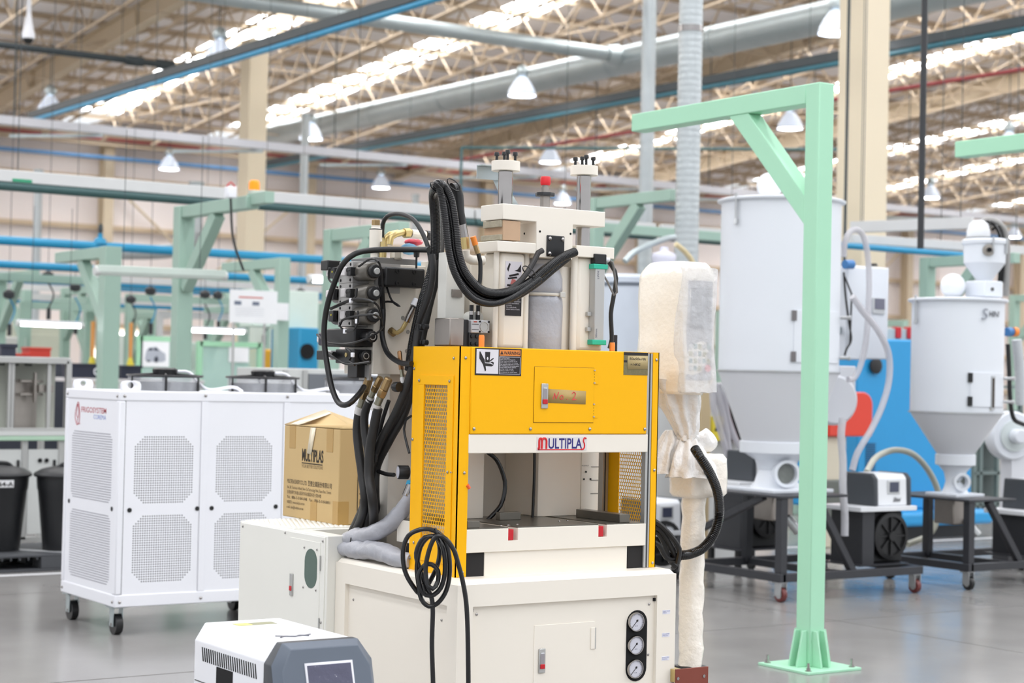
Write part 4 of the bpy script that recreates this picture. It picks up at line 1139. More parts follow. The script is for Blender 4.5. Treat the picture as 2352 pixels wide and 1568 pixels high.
E_, F_, G_ = (cx1, cy0, cz1 + .003), (cx1, cy1, cz1 + .003), (cx0 + .2, cy1, cz1 + .05)
MB().add([A_, B_, D_, C_, G_], [(0, 1, 2), (0, 2, 3), (0, 3, 4)]).build('top_flap', kraft, bx, solid=.004)
MB().add([E_, F_, G_, C_, D_, B_], [(0, 1, 4), (1, 2, 3), (1, 3, 4), (0, 4, 5)]).build('top_flap', kraft, bx, solid=.004)
def mix(p, q, f):
    return tuple(a + (c - a) * f for a, c in zip(p, q))
up_ = Vector((0, 0, .004))
b = MB().add([Vector(mix(A_, B_, .12)) + up_, Vector(mix(A_, B_, .28)) + up_, Vector(mix(C_, D_, .3)) + up_, Vector(mix(C_, D_, .02)) + up_], [(0, 1, 2, 3)])
b.build('clear_tape', ctape, bx, solid=.001)
b = MB().add([(cx0 - .003, cy0 + .27, cz1 - .001), (cx0 - .003, cy0 + .22, cz1 - .001), (cx0 - .003, cy0 + .26, cz1 - .12), (cx0 - .003, cy0 + .3, cz1 - .115)], [(0, 1, 2, 3)])
b.build('clear_tape', ctape, bx, solid=.001)
for y in (cy1 - .085, cy0 + .09):
    MB().box(cx0 - .0015, y - .03, cz1 - .1, cx0, y + .03, cz1).build('tape_strip', ptape, bx)
MB().box(cx0 - .0015, cy0 + .2, cz0, cx0, cy0 + .26, cz0 + .09).build('tape_strip', ptape, bx)
MB().box(cx0 - .0015, cy0, cz0, cx0, cy0 + .05, cz0 + .1).build('tape_strip', ptape, bx)
MB().box(cx0, cy0 - .0015, cz0, cx0 + .05, cy0, cz0 + .1).build('tape_strip', ptape, bx)
kink = M('carton_print', (44, 38, 32), .7)
LX = cx0 - .0012
text('MULTIPLAS', .075, (LX, cy0 + .66 * CL, cz1 - .15), LEFT_X, UPV, kink, bx, width=.38 * CL, bold=.02)
MB().box(LX - .0004, cy0 + .29 * CL, cz1 - .162, LX + .0004, cy0 + .66 * CL, cz1 - .158).build('logo_bar', kink, bx)
text('YOUR BETTER SOLUTIONS', .02, (LX, cy0 + .66 * CL, cz1 - .18), LEFT_X, UPV, M('carton_print_pale', (120, 102, 72), .7), bx, width=.38 * CL)
text('MULTIPLAS ENERY CO.,LTD.', .026, (LX, cy0 + .92 * CL, cz0 + .152), LEFT_X, UPV, kink, bx, width=.36 * CL)
text('百塑企業股份有限公司', .026, (LX, cy0 + .54 * CL, cz0 + .152), LEFT_X, UPV, kink, bx, width=.42 * CL)
for i_, s in enumerate(('No. 30, Technical 6 Road, New Tai Technology Park, Guan-Shan, Taiwan', '台灣省新竹市香山區新竹科技園區科技七路30號', 'Tel : 886-3-5184-848   Fax : 886-3-518-8491', 'WEBSITE : www.multiplas.com.tw', 'e-mail : sales@multiplas.com.tw')):
    text(s, .018, (LX, cy0 + .92 * CL, cz0 + .128 - .022 * i_), LEFT_X, UPV, M('carton_print_mid', (84, 70, 50), .7), bx, width=(.79 * CL, .62 * CL, .78 * CL, .33 * CL, .31 * CL)[i_])
FY = cy0 - .0012
for i_, s in enumerate(('ITEM', 'SPEC.', "QT'Y", 'MODEL', 'N.W.')):
    z = cz1 - .15 - .058 * i_
    text(s, .036, (cx0 + .1, FY, z), FRONT_X, UPV, kink, bx, bold=.015)
    MB().box(cx0 + .1, FY - .0004, z - .012, cx0 + .4, FY + .0004, z - .009).build('form_line', kink, bx)
MB().box(cx0 + .09, FY - .0004, cz0 + .04, cx0 + .093, FY + .0004, cz1 - .04).box(cx0 + .09, FY - .0004, cz0 + .04, cx0 + .41, FY + .0004, cz0 + .043).box(cx0 + .09, FY - .0004, cz1 - .043, cx0 + .41, FY + .0004, cz1 - .04).build('form_frame', kink, bx)
bx.rotation_euler.z = -math.atan2(FB[0] - NB[0], FB[1] - NB[1])

cc = thing('coiled_cable', 'black power cable coiled and hung on the guard corner', 'cable', (3.407,5.464,0.8222))
cabm = M('black_cable_sheath', (20, 20, 22), .28, var=.15, scale=20)
MB().tube([(3.412,5.470,0.4102),(3.405,5.472,0.5453),(3.404,5.470,0.6683),(3.397,5.473,0.7174),(3.381,5.483,0.7523),(3.359,5.497,0.8209),(3.350,5.502,0.8668),(3.364,5.491,0.9133),(3.385,5.476,0.9262),(3.408,5.461,0.9222),(3.434,5.480,0.878),(3.428,5.486,0.8192),(3.405,5.503,0.7568),(3.385,5.517,0.7176),(3.343,5.509,0.7513),(3.318,5.524,0.8045),(3.311,5.528,0.8735),(3.325,5.517,0.9277),(3.359,5.494,0.9501),(3.390,5.472,0.951),(3.419,5.453,0.9332),(3.441,5.439,0.8846),(3.449,5.435,0.8079),(3.441,5.442,0.7385),(3.417,5.460,0.6917),(3.392,5.477,0.6803),(3.369,5.492,0.7059),(3.358,5.498,0.7671),(3.353,5.500,0.8208),(3.362,5.493,0.8902),(3.385,5.476,0.9262),(3.404,5.463,0.9298),(3.417,5.431,0.8862),(3.425,5.428,0.8097),(3.414,5.437,0.7481),(3.386,5.456,0.7198),(3.361,5.473,0.7345),(3.349,5.480,0.7924),(3.365,5.468,0.8265),(3.386,5.454,0.8302),(3.404,5.442,0.8092),(3.405,5.442,0.7709),(3.380,5.435,0.7468),(3.365,5.445,0.7571),(3.358,5.449,0.8257),(3.371,5.438,0.9025),(3.389,5.425,0.9335),(3.414,5.408,0.9219),(3.437,5.393,0.8858),(3.448,5.387,0.851),(3.465,5.377,0.7827),(3.478,5.370,0.7066),(3.486,5.367,0.5998),(3.493,5.366,0.4197)], .0085, 10, .012).build('cable_loop', cabm, cc)
for q in ((3.397,5.444,0.9393), (3.363,5.471,0.7437)):
    MB().lathe([(.02, -.003), (.02, .003)], q, 12, (1, -.4, .3), cap=False).build('cable_tie', blackp, cc, solid=.002)

# ================================================================ wrapped operator panel on a pole
import mathutils
film = M('bubble_wrap', (246, 239, 227), .2, var=.05, scale=8, bump=.35, bscale=38, coat=.4)
film2 = M('stretch_film', (240, 240, 242), .07, var=.06, scale=20, bump=1.0, bscale=30, alpha=.5, coat=.8)
foamm = M('cream_foam_wrap', (246, 239, 228), .25, var=.06, scale=6, bump=.6, bscale=40, coat=.4)
def lumpy(poly_rings, n, amp, seed, sc=9.0):
    """closed skin through rings (each a list of n points) roughened with noise"""
    b = MB()
    for ring in poly_rings:
        for p in ring:
            v = Vector(p)
            q_ = Vector((v.x * sc[0], v.y * sc[1], v.z * sc[2])) if isinstance(sc, tuple) else v * sc
            d = mathutils.noise.noise_vector(q_ + Vector((seed, seed, 0)))
            b.v.append(tuple(v + d * amp))
    m = len(poly_rings)
    for i in range(m - 1):
        for k in range(n):
            l = (k + 1) % n
            b.f.append((i * n + k, i * n + l, (i + 1) * n + l, (i + 1) * n + k))
    b.f.append(tuple(range(n))[::-1])
    b.f.append(tuple((m - 1) * n + k for k in range(n)))
    return b
def rrect(cx, cy, z, hx, hy, r, n=32):
    out = []
    for k in range(n):
        a = 2 * PI * k / n
        c, s_ = math.cos(a), math.sin(a)
        e = 6.0
        q = (abs(c) ** e + abs(s_) ** e) ** (-1 / e)
        out.append((cx + hx * c * q, cy + hy * s_ * q, z))
    return out
px_ = (4.951,5.900,0.7161)
PX, PY = px_[0], 5.9
op = thing('operator_panel', 'operator panel on a pole wrapped in white bubble wrap', 'control panel', (PX, PY, 0))
zs = [.3 + i * .025 for i in range(33)]
lumpy([[(PX + .052 * math.cos(2 * PI * k / 24), PY + .052 * math.sin(2 * PI * k / 24), z) for k in range(24)] for z in zs], 24, .009, 2.0, 22).build('wrapped_pole', foamm, op, angle=80)
zt, zb = (4.812,5.900,1.992)[2], (4.826,5.900,1.438)[2]
a0, a1 = (4.686,5.980,1.698), (4.931,5.800,1.704)
bxc, byc = (4.860,5.950,1.703)[0], 5.95
rg = []
for i in range(37):
    f_ = i / 36
    z = zb + (zt - zb) * f_
    k = min(1, .82 + 1.2 * min(f_, .15)) * math.sqrt(max(.55, 1 - max(0, f_ - .88) ** 2 / .03))
    waist = 1 - .1 * math.exp(-((f_ - .45) / .22) ** 2)
    rg.append(rrect(bxc + .02 * f_, byc, z, .105 * k * waist, .155 * k, .03, 40))
lumpy(rg, 40, .008, 5.0, 7).build('wrapped_screen', film, op, angle=80)
# face of the panel seen through the clear film
fy = byc - .155
fz0, fz1 = zb + .06, zt - .06
MB().box(bxc - .05, fy - .002, fz0, bxc + .085, fy + .03, fz1 - .02).build('panel_face', M('grey_panel', (176, 176, 180), .4, var=.15, scale=30), op, bevel=.004)
MB().box(bxc - .035, fy - .006, fz1 - .22, bxc + .07, fy - .002, fz1 - .05).build('screen', M('grey_screen', (120, 124, 132), .15), op)
for i_ in range(4):
    for j in range(5):
        MB().box(bxc - .04 + j * .024, fy - .007, fz0 + .04 + i_ * .03, bxc - .024 + j * .024, fy - .002, fz0 + .06 + i_ * .03).build('membrane_key', M('key_%d' % ((i_ + j) % 3), ((190, 190, 190), (120, 150, 146), (168, 164, 120))[(i_ + j) % 3], .5), op)
MB().lathe([(.013, 0), (.016, .006), (.014, .01)], (bxc + .055, fy - .006, fz0 + .05), 14, NY).build('stop_button', M('pink_red_button', (222, 110, 116), .4), op)
lumpy([rrect(bxc + .02 - .02 * math.sin(PI * i / 30), fy + .012, fz0 - .05 + (fz1 - fz0 + .08) * i / 30, .088, .034, .02, 64) for i in range(31)], 64, .0075, 8.0, (34, 34, 9)).build('clear_film', film2, op, angle=80)
# gathered film below the screen, knot, skirt and ear
film3 = M('crumpled_bubble_wrap', (240, 238, 236), .12, var=.05, scale=16, bump=.9, bscale=40, alpha=.86, coat=.5)
def pleat(z0_, z1_, r0, r1, c0, c1, n_rows, npl, amp):
    out = []
    for i in range(n_rows):
        f_ = i / (n_rows - 1)
        ring = []
        for k in range(64):
            g = 2 * PI * k / 64
            r = r0 + (r1 - r0) * f_ ** .8
            r *= 1 + amp * math.sin(npl * g + 2.2 * f_) + .5 * amp * math.sin(3 * g - 4 * f_)
            ring.append((c0[0] + (c1[0] - c0[0]) * f_ + r * math.cos(g), c0[1] + (c1[1] - c0[1]) * f_ + r * math.sin(g), z0_ + (z1_ - z0_) * f_))
        out.append(ring)
    return out
kz = (4.913,5.900,1.256)[2]
kc = ((4.913,5.900,1.256)[0], 5.9)
lumpy(pleat(zb + .06, kz, .125, .04, (bxc - .005, byc - .01), kc, 18, 9, .12), 64, .011, 3.0, 17).build('gathered_film', film3, op, angle=80)
lumpy(pleat(kz + .012, kz - .012, .046, .046, kc, kc, 4, 7, .08), 64, .004, 7.0, 40).build('film_knot', film3, op, angle=80)
lumpy(pleat(kz, kz - .16, .035, .1, kc, (kc[0] - .03, 5.84), 14, 8, .16), 64, .011, 4.0, 18).build('film_skirt', film3, op, angle=80)
lumpy(pleat(kz + .03, kz - .15, .02, .075, (kc[0] - .06, 5.95), (kc[0] - .11, 5.95), 12, 7, .16), 64, .011, 6.0, 18).build('film_skirt', film3, op, angle=80)
ez = (4.994,5.860,1.248)
b_ = MB().ball((ez[0] - .01, 5.87, ez[2] - .005), .062, 28, (.95, .35, .8))
b_.v = [tuple(Vector(v) + mathutils.noise.noise_vector(Vector(v) * 24) * .02) for v in b_.v]
b_.build('film_ear', film3, op, angle=80)
jz = (4.967,5.900,1.008)[2]
jt = (4.962,5.900,1.188)[2]
rg = []
for i in range(11):
    f_ = i / 10
    k = min(1, .86 + 1.4 * min(f_, .1)) * min(1, .86 + 1.4 * min(1 - f_, .1))
    rg.append(rrect(PX + .022, PY, jz + (jt - jz) * f_, .105 * k, .085 * k, .02, 36))
lumpy(rg, 36, .008, 9.0, 10).build('wrapped_joint_box', foamm, op, angle=80)
lumpy([rrect(PX, PY, .26, .06, .06, .02, 16), rrect(PX, PY, .3, .058, .058, .02, 16)], 16, .002, 1.0).build('pole_foot', darkgrey, op)
MB().cyl((PX, PY, 0), (PX, PY, .27), .045, n=16).build('bare_pole', cream, op)

# ================================================================ mint post with arm and brace
def mint_post(x, y, h, arm, label, full=True):
    t = thing('green_gantry_post', label, 'post', (x, y, 0), 'mint green gantry posts')
    s = .053
    MB().box(x - s, y - s, .012, x + s, y + s, h).build('upright', mint, t, bevel=.006)
    MB().box(x - s, y + s, h - .105, x + s, y + s + arm, h).build('arm', mint, t, bevel=.006)
    b = MB()
    b.add([(x - s + .004, y + s, h - .745), (x + s - .004, y + s, h - .745), (x - s + .004, y + s, h - .59), (x + s - .004, y + s, h - .59),
           (x - s + .004, y + s + .62, h - .105), (x + s - .004, y + s + .62, h - .105), (x - s + .004, y + s + .46, h - .105), (x + s - .004, y + s + .46, h - .105)],
          [(0, 1, 5, 4), (2, 6, 7, 3), (0, 4, 6, 2), (1, 3, 7, 5), (0, 2, 3, 1), (4, 5, 7, 6)])
    b.build('brace', mint, t, bevel=.004)
    MB().box(x - .19, y - .19, 0, x + .19, y + .19, .014).build('base_plate', mint, t, bevel=.002)
    for dx, dy in ((-1, 0), (1, 0), (0, -1), (0, 1)):
        b = MB()
        e = .15
        q = [(s, .014), (e - .03, .014), (e - .03, .03), (s + .03, .2), (s, .2)]
        if dx:
            b.prism([(x + dx * a, z) for a, z in q], 'xz', y + .028 - .006, y + .028 + .006)
            b.prism([(x + dx * a, z) for a, z in q], 'xz', y - .028 - .006, y - .028 + .006)
        else:
            b.prism([(y + dy * a, z) for a, z in q], 'yz', x + .028 - .006, x + .028 + .006)
            b.prism([(y + dy * a, z) for a, z in q], 'yz', x - .028 - .006, x - .028 + .006)
        b.build('gusset', mint, t, bevel=.002)
    for dx in (-.155, .155):
        for dy in (-.155, .155):
            MB().lathe([(.018, .014), (.018, .017), (.012, .018), (.012, .03), (.007, .031), (.007, .055)], (x + dx, y + dy, 0), 8).build('anchor_bolt', steel, t)
    return t
g_ = (6.700,7.008,0)
gh = (6.592,6.876,3.079)[2]
mint_post(g_[0] + .02, g_[1] + .03, gh, 1.5, 'mint green square post with braced arm in the right foreground')
# second arm entering at the right edge
q = (9.534,8.600,3.116)
t2 = thing('green_gantry_post', 'second mint green arm entering at the right edge', 'post', (q[0], q[1] - 2.2, 0), 'mint green gantry posts')
hh_ = q[2]
MB().box(q[0] - .055, q[1] - 2.1, hh_ - .055, q[0] + .055, q[1], hh_ + .055).build('arm', mint, t2, bevel=.006)
MB().box(q[0] - .055, q[1] - 2.2, .012, q[0] + .055, q[1] - 2.1, hh_ + .055).build('upright', mint, t2, bevel=.006)
MB().box(q[0] - .19, q[1] - 2.34, 0, q[0] + .19, q[1] - 1.96, .014).build('base_plate', mint, t2)

# ================================================================ temperature controller in the lower left foreground
tcx0 = (2.539, 5.05)
tm = thing('mould_heater', 'white and grey temperature controller at the bottom left foreground', 'controller', (tcx0[0], tcx0[1], 0))
hx, hy = tcx0[0], tcx0[1]
W_, L_, ZT = .345, .515, .66
wht = M('controller_white', (232, 233, 238), .4, var=.015)
# body: section across (x,z) with chamfered top corners, extruded along y
sec = [(hx, .08), (hx, ZT - .055), (hx + .035, ZT), (hx + W_ - .035, ZT), (hx + W_, ZT - .055), (hx + W_, .08)]
b = MB().prism(sec, 'xz', hy, hy + L_)
b.build('housing', wht, tm, bevel=.004)
MB().box(hx - .001, hy + .005, ZT - .186, hx + .002, hy + L_ - .01, ZT - .183).build('panel_seam', darkgrey, tm)
b = MB().box(hx - .002, hy + .22, ZT - .186, hx + .001, hy + .34, ZT - .118)
b.build('hand_grip', hole, tm, bevel=.0008)
for i_ in range(25):
    y = hy + .05 + i_ * .0162
    MB().add([(hx - .001, y, ZT - .115), (hx - .001, y + .006, ZT - .115), (hx - .001, y + .016, ZT - .07), (hx - .001, y + .010, ZT - .07)], [(0, 1, 2, 3)]).build('vent_slot', hole, tm, solid=.001)
# grey fascia: chamfered front
sec2 = [(hx - .003, .06), (hx - .003, ZT - .06), (hx + .04, ZT + .004), (hx + W_ - .04, ZT + .004), (hx + W_ + .003, ZT - .06), (hx + W_ + .003, .06)]
b = MB().add([(x, hy - .036 - .27 * (ZT - z), z) for x, z in sec2] + [(x, hy + .002, z) for x, z in sec2], [tuple(range(6))[::-1], tuple(range(6, 12))] + [(i, (i + 1) % 6, 6 + (i + 1) % 6, 6 + i) for i in range(6)])
b.build('fascia_rim', charcoal, tm, bevel=.003)
fas = M('slate_fascia', (92, 101, 114), .45, var=.03)
f3 = [(hx + .02, .06), (hx + .02, ZT - .075), (hx + .055, ZT - .012), (hx + W_ - .055, ZT - .012), (hx + W_ - .02, ZT - .075), (hx + W_ - .02, .06)]
n6 = len(f3)
def fpt(x, z, d=0.0):
    return (x, hy - .062 - (ZT - z) * .3 - d, z)
b = MB().add([(x, hy - .035 - .27 * (ZT - z), z) for x, z in sec2] + [fpt(x, z) for x, z in f3], [tuple(range(n6, 2 * n6))] + [(i, (i + 1) % n6, n6 + (i + 1) % n6, n6 + i) for i in range(n6)])
b.build('fascia', fas, tm, bevel=.003)
MB().add([fpt(hx + .095, ZT - .25, .0015), fpt(hx + .262, ZT - .25, .0015), fpt(hx + .262, ZT - .055, .0015), fpt(hx + .095, ZT - .055, .0015)], [(0, 1, 2, 3)]).build('screen_bezel', M('silver_bezel', (214, 214, 220), .3), tm, solid=.003)
MB().add([fpt(hx + .102, ZT - .243, .0035), fpt(hx + .255, ZT - .243, .0035), fpt(hx + .255, ZT - .062, .0035), fpt(hx + .102, ZT - .062, .0035)], [(0, 1, 2, 3)]).build('touch_screen', M('grey_blue_screen', (84, 84, 104), .06, var=.1, scale=30, bump=.6, bscale=25), tm)
sy = hy + .39
MB().box(hx + .1, sy, ZT, hx + .24, sy + .05, ZT + .001).build('warning_strip', M('olive_strip', (150, 150, 120), .5), tm)
MB().box(hx + .1, sy, ZT + .001, hx + .15, sy + .05, ZT + .0015).build('yellow_strip', M('yellow_strip', (226, 214, 120), .5), tm)
b = MB().tube([(hx + .1 + .025 * k, hy + .1 + .018 * ((k % 2) - .5), ZT + .0015) for k in range(5)], .003, 6, .01).tube([(hx + .1, hy + .13, ZT + .0015), (hx + .16, hy + .1, ZT + .0015), (hx + .22, hy + .12, ZT + .0015)], .002, 6, .01)
b.build('logo_script', M('silver_grey_ink', (110, 112, 120), .4), tm)
for dx in (.04, W_ - .04):
    for dy in (.06, L_ - .06):
        MB().cyl((hx + dx - .012, hy + dy, .035), (hx + dx + .012, hy + dy, .035), .035, n=16).box(hx + dx - .016, hy + dy - .02, .035, hx + dx + .016, hy + dy + .02, .081).build('caster', blackp, tm)
MB().cyl((hx + .1, hy + L_, .55), (hx + .1, hy + L_ + .05, .55), .02, n=12).build('hose_port', orange, tm)

# ================================================================ water chiller on castors
ch = thing('water_chiller', 'white perforated water chiller on castors behind the carton', 'chiller', (3.9, 9.62, 0))
cx0, cx1, cy0, cy1, z0, z1 = 3.9, 5.92, 9.62, 10.46, .16, 1.368
MB().box(cx0, cy0, z0, cx1, cy1, z0 + .07).build('bottom_rail', white, ch, bevel=.006)
MB().box(cx0, cy0, z1 - .055, cx1, cy1, z1).build('top_rail', white, ch, bevel=.006)
for x in (cx0, 4.4, 4.925, 5.45, cx1 - .04):
    MB().box(x, cy0, z0 + .07, x + .04, cy0 + .05, z1 - .055).build('post', white, ch, bevel=.008 if x == cx0 else .002)
MB().box(cx0, cy1 - .04, z0 + .07, cx0 + .04, cy1, z1 - .055).build('post', white, ch, bevel=.006)
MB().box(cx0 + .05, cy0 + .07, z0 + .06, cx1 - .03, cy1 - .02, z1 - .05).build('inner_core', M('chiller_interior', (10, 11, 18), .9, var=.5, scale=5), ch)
px0s = (3.942, 4.442, 4.967, 5.492)
fields = []
for i_, xs in enumerate(px0s):
    w_ = .456 if i_ == 0 else .481 if i_ == 1 else .48 if i_ == 2 else .386
    yy = cy0 + .006
    hx0, hx1 = xs + .055, xs + .055 + .36
    if i_ == 3:
        MB().box(xs, yy, z0 + .07, xs + w_, yy + .012, z1 - .055).build('blank_panel', white, ch)
        continue
    zf = ((.292, .672), (.735, 1.118))
    b = MB()
    zz = [z0 + .07, zf[0][0], zf[0][1], zf[1][0], zf[1][1], z1 - .055]
    for a, c in ((zz[0], zz[1]), (zz[2], zz[3]), (zz[4], zz[5])):
        b.add([(xs, yy, a), (xs + w_, yy, a), (xs + w_, yy, c), (xs, yy, c)], [(0, 1, 2, 3)])
    for a, c in zf:
        b.add([(xs, yy, a), (hx0, yy, a), (hx0, yy, c), (xs, yy, c)], [(0, 1, 2, 3)])
        b.add([(hx1, yy, a), (xs + w_, yy, a), (xs + w_, yy, c), (hx1, yy, c)], [(0, 1, 2, 3)])
        g = perforated((hx0, yy, a), (1, 0, 0), (0, 0, 1), hx1 - hx0, c - a, 26, 28, .58, 4)
        b.add(g.v, g.f)
    pnl = b.build('perforated_panel', white, ch)
    for x in (xs + .035, xs + .445):
        MB().lathe([(.013, 0), (.013, .004), (.006, .005)], (x, yy, .702), 14, NY).build('quarter_turn_lock', blackp, pnl)
# louvred side
sp = MB().box(cx0 + .006, cy0 + .04, z0 + .07, cx0 + .018, cy1 - .04, z1 - .055).build('louvred_panel', white, ch)
grv = M('louvre_shade_grey', (150, 150, 158), .6)  # shade in the louvre gaps, put in as grey strips
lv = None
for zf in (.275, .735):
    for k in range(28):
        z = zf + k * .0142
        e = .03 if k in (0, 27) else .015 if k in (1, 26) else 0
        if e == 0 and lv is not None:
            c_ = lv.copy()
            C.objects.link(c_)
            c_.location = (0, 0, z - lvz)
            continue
        o = MB().box(cx0 + .0045, 9.725 + e, z, cx0 + .0065, 10.345 - e, z + .0045).build('louvre_slot_shade', grv, sp)
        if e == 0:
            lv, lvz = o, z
for y in (9.705, 10.37):
    MB().lathe([(.013, 0), (.013, .004), (.006, .005)], (cx0 + .006, y, .705), 12, NX).build('quarter_turn_lock', blackp, sp)
for x, z in ((3.93, z1 - .028), (4.42, z1 - .02), (4.945, z1 - .02), (3.93, z0 + .03), (4.42, z0 + .03), (4.945, z0 + .03)):
    screw((x, cy0, z), NY, ch, r=.009)
for y, z in ((9.65, z1 - .03), (10.42, z1 - .03), (9.65, z0 + .03), (10.43, z0 + .03)):
    screw((cx0, y, z), NX, ch, r=.009)
frd = M('chiller_red', (176, 44, 58), .5)
text('FRIGOSYSTEM', .044, (cx0 + .006, 10.215, 1.235), LEFT_X, UPV, frd, sp, width=.385, bold=.012)
text('COREMA', .036, (cx0 + .006, 10.02, 1.2), LEFT_X, UPV, M('chiller_blue', (70, 110, 190), .5), sp, width=.19)
fl = [(10.27, 1.16), (10.245, 1.165), (10.235, 1.2), (10.24, 1.25), (10.265, 1.292), (10.3, 1.24), (10.305, 1.2), (10.285, 1.165), (10.275, 1.158)]
MB().tube([(cx0 + .005, y, z) for y, z in fl], .002, 5, .01, closed=True).tube([(cx0 + .005, 10.265, 1.28), (cx0 + .005, 10.25, 1.235), (cx0 + .005, 10.262, 1.2), (cx0 + .005, 10.285, 1.22), (cx0 + .005, 10.27, 1.278)], .0016, 5, .01).tube([(cx0 + .005, 10.262, 1.2), (cx0 + .005, 10.27, 1.17), (cx0 + .005, 10.22, 1.165)], .0016, 5, .01).build('flame_emblem', frd, sp)
# lifting lugs
for x, y in ((cx0 + .03, cy0 + .04), (cx0 + .03, cy1 - .07)):
    b = MB()
    pts, inn = [], []
    for k in range(16):
        a = 2 * PI * k / 16
        inn.append((x + .05 + .018 * math.cos(a), z1 + .032 + .018 * math.sin(a)))
        c, s_ = math.cos(a), math.sin(a)
        q = (abs(c) ** 4 + abs(s_) ** 4) ** -.25
        pts.append((x + .05 + .062 * c * q, z1 + .024 + .034 * s_ * q))
    b.add([(a, y, c) for a, c in pts] + [(a, y, c) for a, c in inn], [(i, (i + 1) % 16, 16 + (i + 1) % 16, 16 + i) for i in range(16)])
    b.build('lifting_lug', white, ch, solid=.006)
# fans on top
coilg = M('condenser_fins', (150, 152, 156), .4, .5, var=.2, scale=60)
for i_, px in enumerate(((4.353,10.050,1.385)[0], (4.994,10.050,1.395)[0], (5.670,10.050,1.404)[0])):
    fx, fy_ = px, 10.05
    f_ = MB().lathe([(.2, z1), (.2, z1 + .055)], (fx, fy_, 0), 28).build('fan_shroud', coilg, ch)
    b = MB()
    for k in range(9):
        z = z1 + .008 + k * .009
        b.tube([(fx + .215 * math.cos(a), fy_ + .215 * math.sin(a), z) for a in [2 * PI * j / 24 for j in range(24)]], .0022, 5, 1, closed=True, smooth=False)
    b.build('guard_wires', M('bright_wire', (170, 172, 176), .35, .8), f_)
    b = MB()
    for j in range(6):
        a = PI / 3 * j + .15
        b.tube([(fx + .22 * math.cos(a), fy_ + .22 * math.sin(a), z1), (fx + .22 * math.cos(a), fy_ + .22 * math.sin(a), z1 + .09), (fx + .06 * math.cos(a), fy_ + .06 * math.sin(a), z1 + .1)], .007, 6, 1, smooth=False)
    b.tube([(fx + .22 * math.cos(a), fy_ + .22 * math.sin(a), z1 + .088) for a in [2 * PI * j / 28 for j in range(28)]], .007, 6, 1, closed=True, smooth=False)
    b.build('fan_cage', blackp, f_)
    MB().lathe([(.055, z1 + .085), (.07, z1 + .095), (.075, z1 + .125), (.06, z1 + .135)], (fx, fy_, 0), 18).build('fan_motor', blackp, f_)
    MB().tube([(fx + .06, fy_ - .03, z1 + .115), (fx + .13, fy_ - .06, z1 + .11), (fx + .17, fy_ - .1, z1 + .05), (fx + .2, fy_ - .2, z1 + .012), (fx + .3, fy_ - .3, z1 + .03), (fx + .36, fy_ - .3, z1 + .005)], .009, 8).build('fan_cable', white, f_)
# castors
for x, y, r in ((3.95, 9.72, 0), (3.95, 10.4, 0), (5.0, 10.4, .0), (5.0, 9.72, 0), (5.85, 9.72, 0), (5.85, 10.4, 0)):
    if x == 5.0 and y < 10:
        continue
    k_ = MB().box(x - .045, y - .045, .15, x + .045, y + .045, .16).box(x - .03, y - .035, .045, x - .024, y + .02, .15).box(x + .024, y - .035, .045, x + .03, y + .02, .15).build('castor_fork', zinc, ch, bevel=.002)
    MB().cyl((x - .02, y - .01, .058), (x + .02, y - .01, .058), .058, n=20).build('castor_wheel', blackp, k_)
    MB().cyl((x - .031, y - .01, .058), (x + .031, y - .01, .058), .01, n=10).build('axle', steel, k_)

# ================================================================ bins on a pallet
binm = M('black_bin_plastic', (27, 28, 31), .45, var=.08)
pl = (4.789,13.600,0.13)
plt = thing('plastic_pallet', 'dark grey plastic pallet under the black bins', 'pallet', (pl[0], pl[1], 0))
palm = M('pallet_plastic', (70, 72, 76), .6, var=.1)
pxa, pxb, pya, pyb = 4.15, 5.35, 12.9, 13.75
MB().box(pxa, pya, .105, pxb, pyb, .125).build('deck', palm, plt, bevel=.004)
for i_ in range(3):
    for j in range(3):
        MB().box(pxa + i_ * .51, pya + j * .33, .02, pxa + .18 + i_ * .51, pya + .18 + j * .33, .105).build('block', palm, plt, bevel=.004)
for j in range(3):
    MB().box(pxa, pya + j * .33, 0, pxb, pya + .18 + j * .33, .02).build('runner', palm, plt, bevel=.003)
b = MB()
for k in range(18):
    b.box(pxa + .02 + k * .065, pya + .002, .085, pxa + .03 + k * .065, pya + .01, .105)
b.build('lattice', palm, plt)
strp = M('white_strip', (214, 216, 218), .5)
MB().bar((4.6, 13.3, .1275), (4.9, 12.92, .1275), .05, .004).build('white_marker_strip', strp, plt)
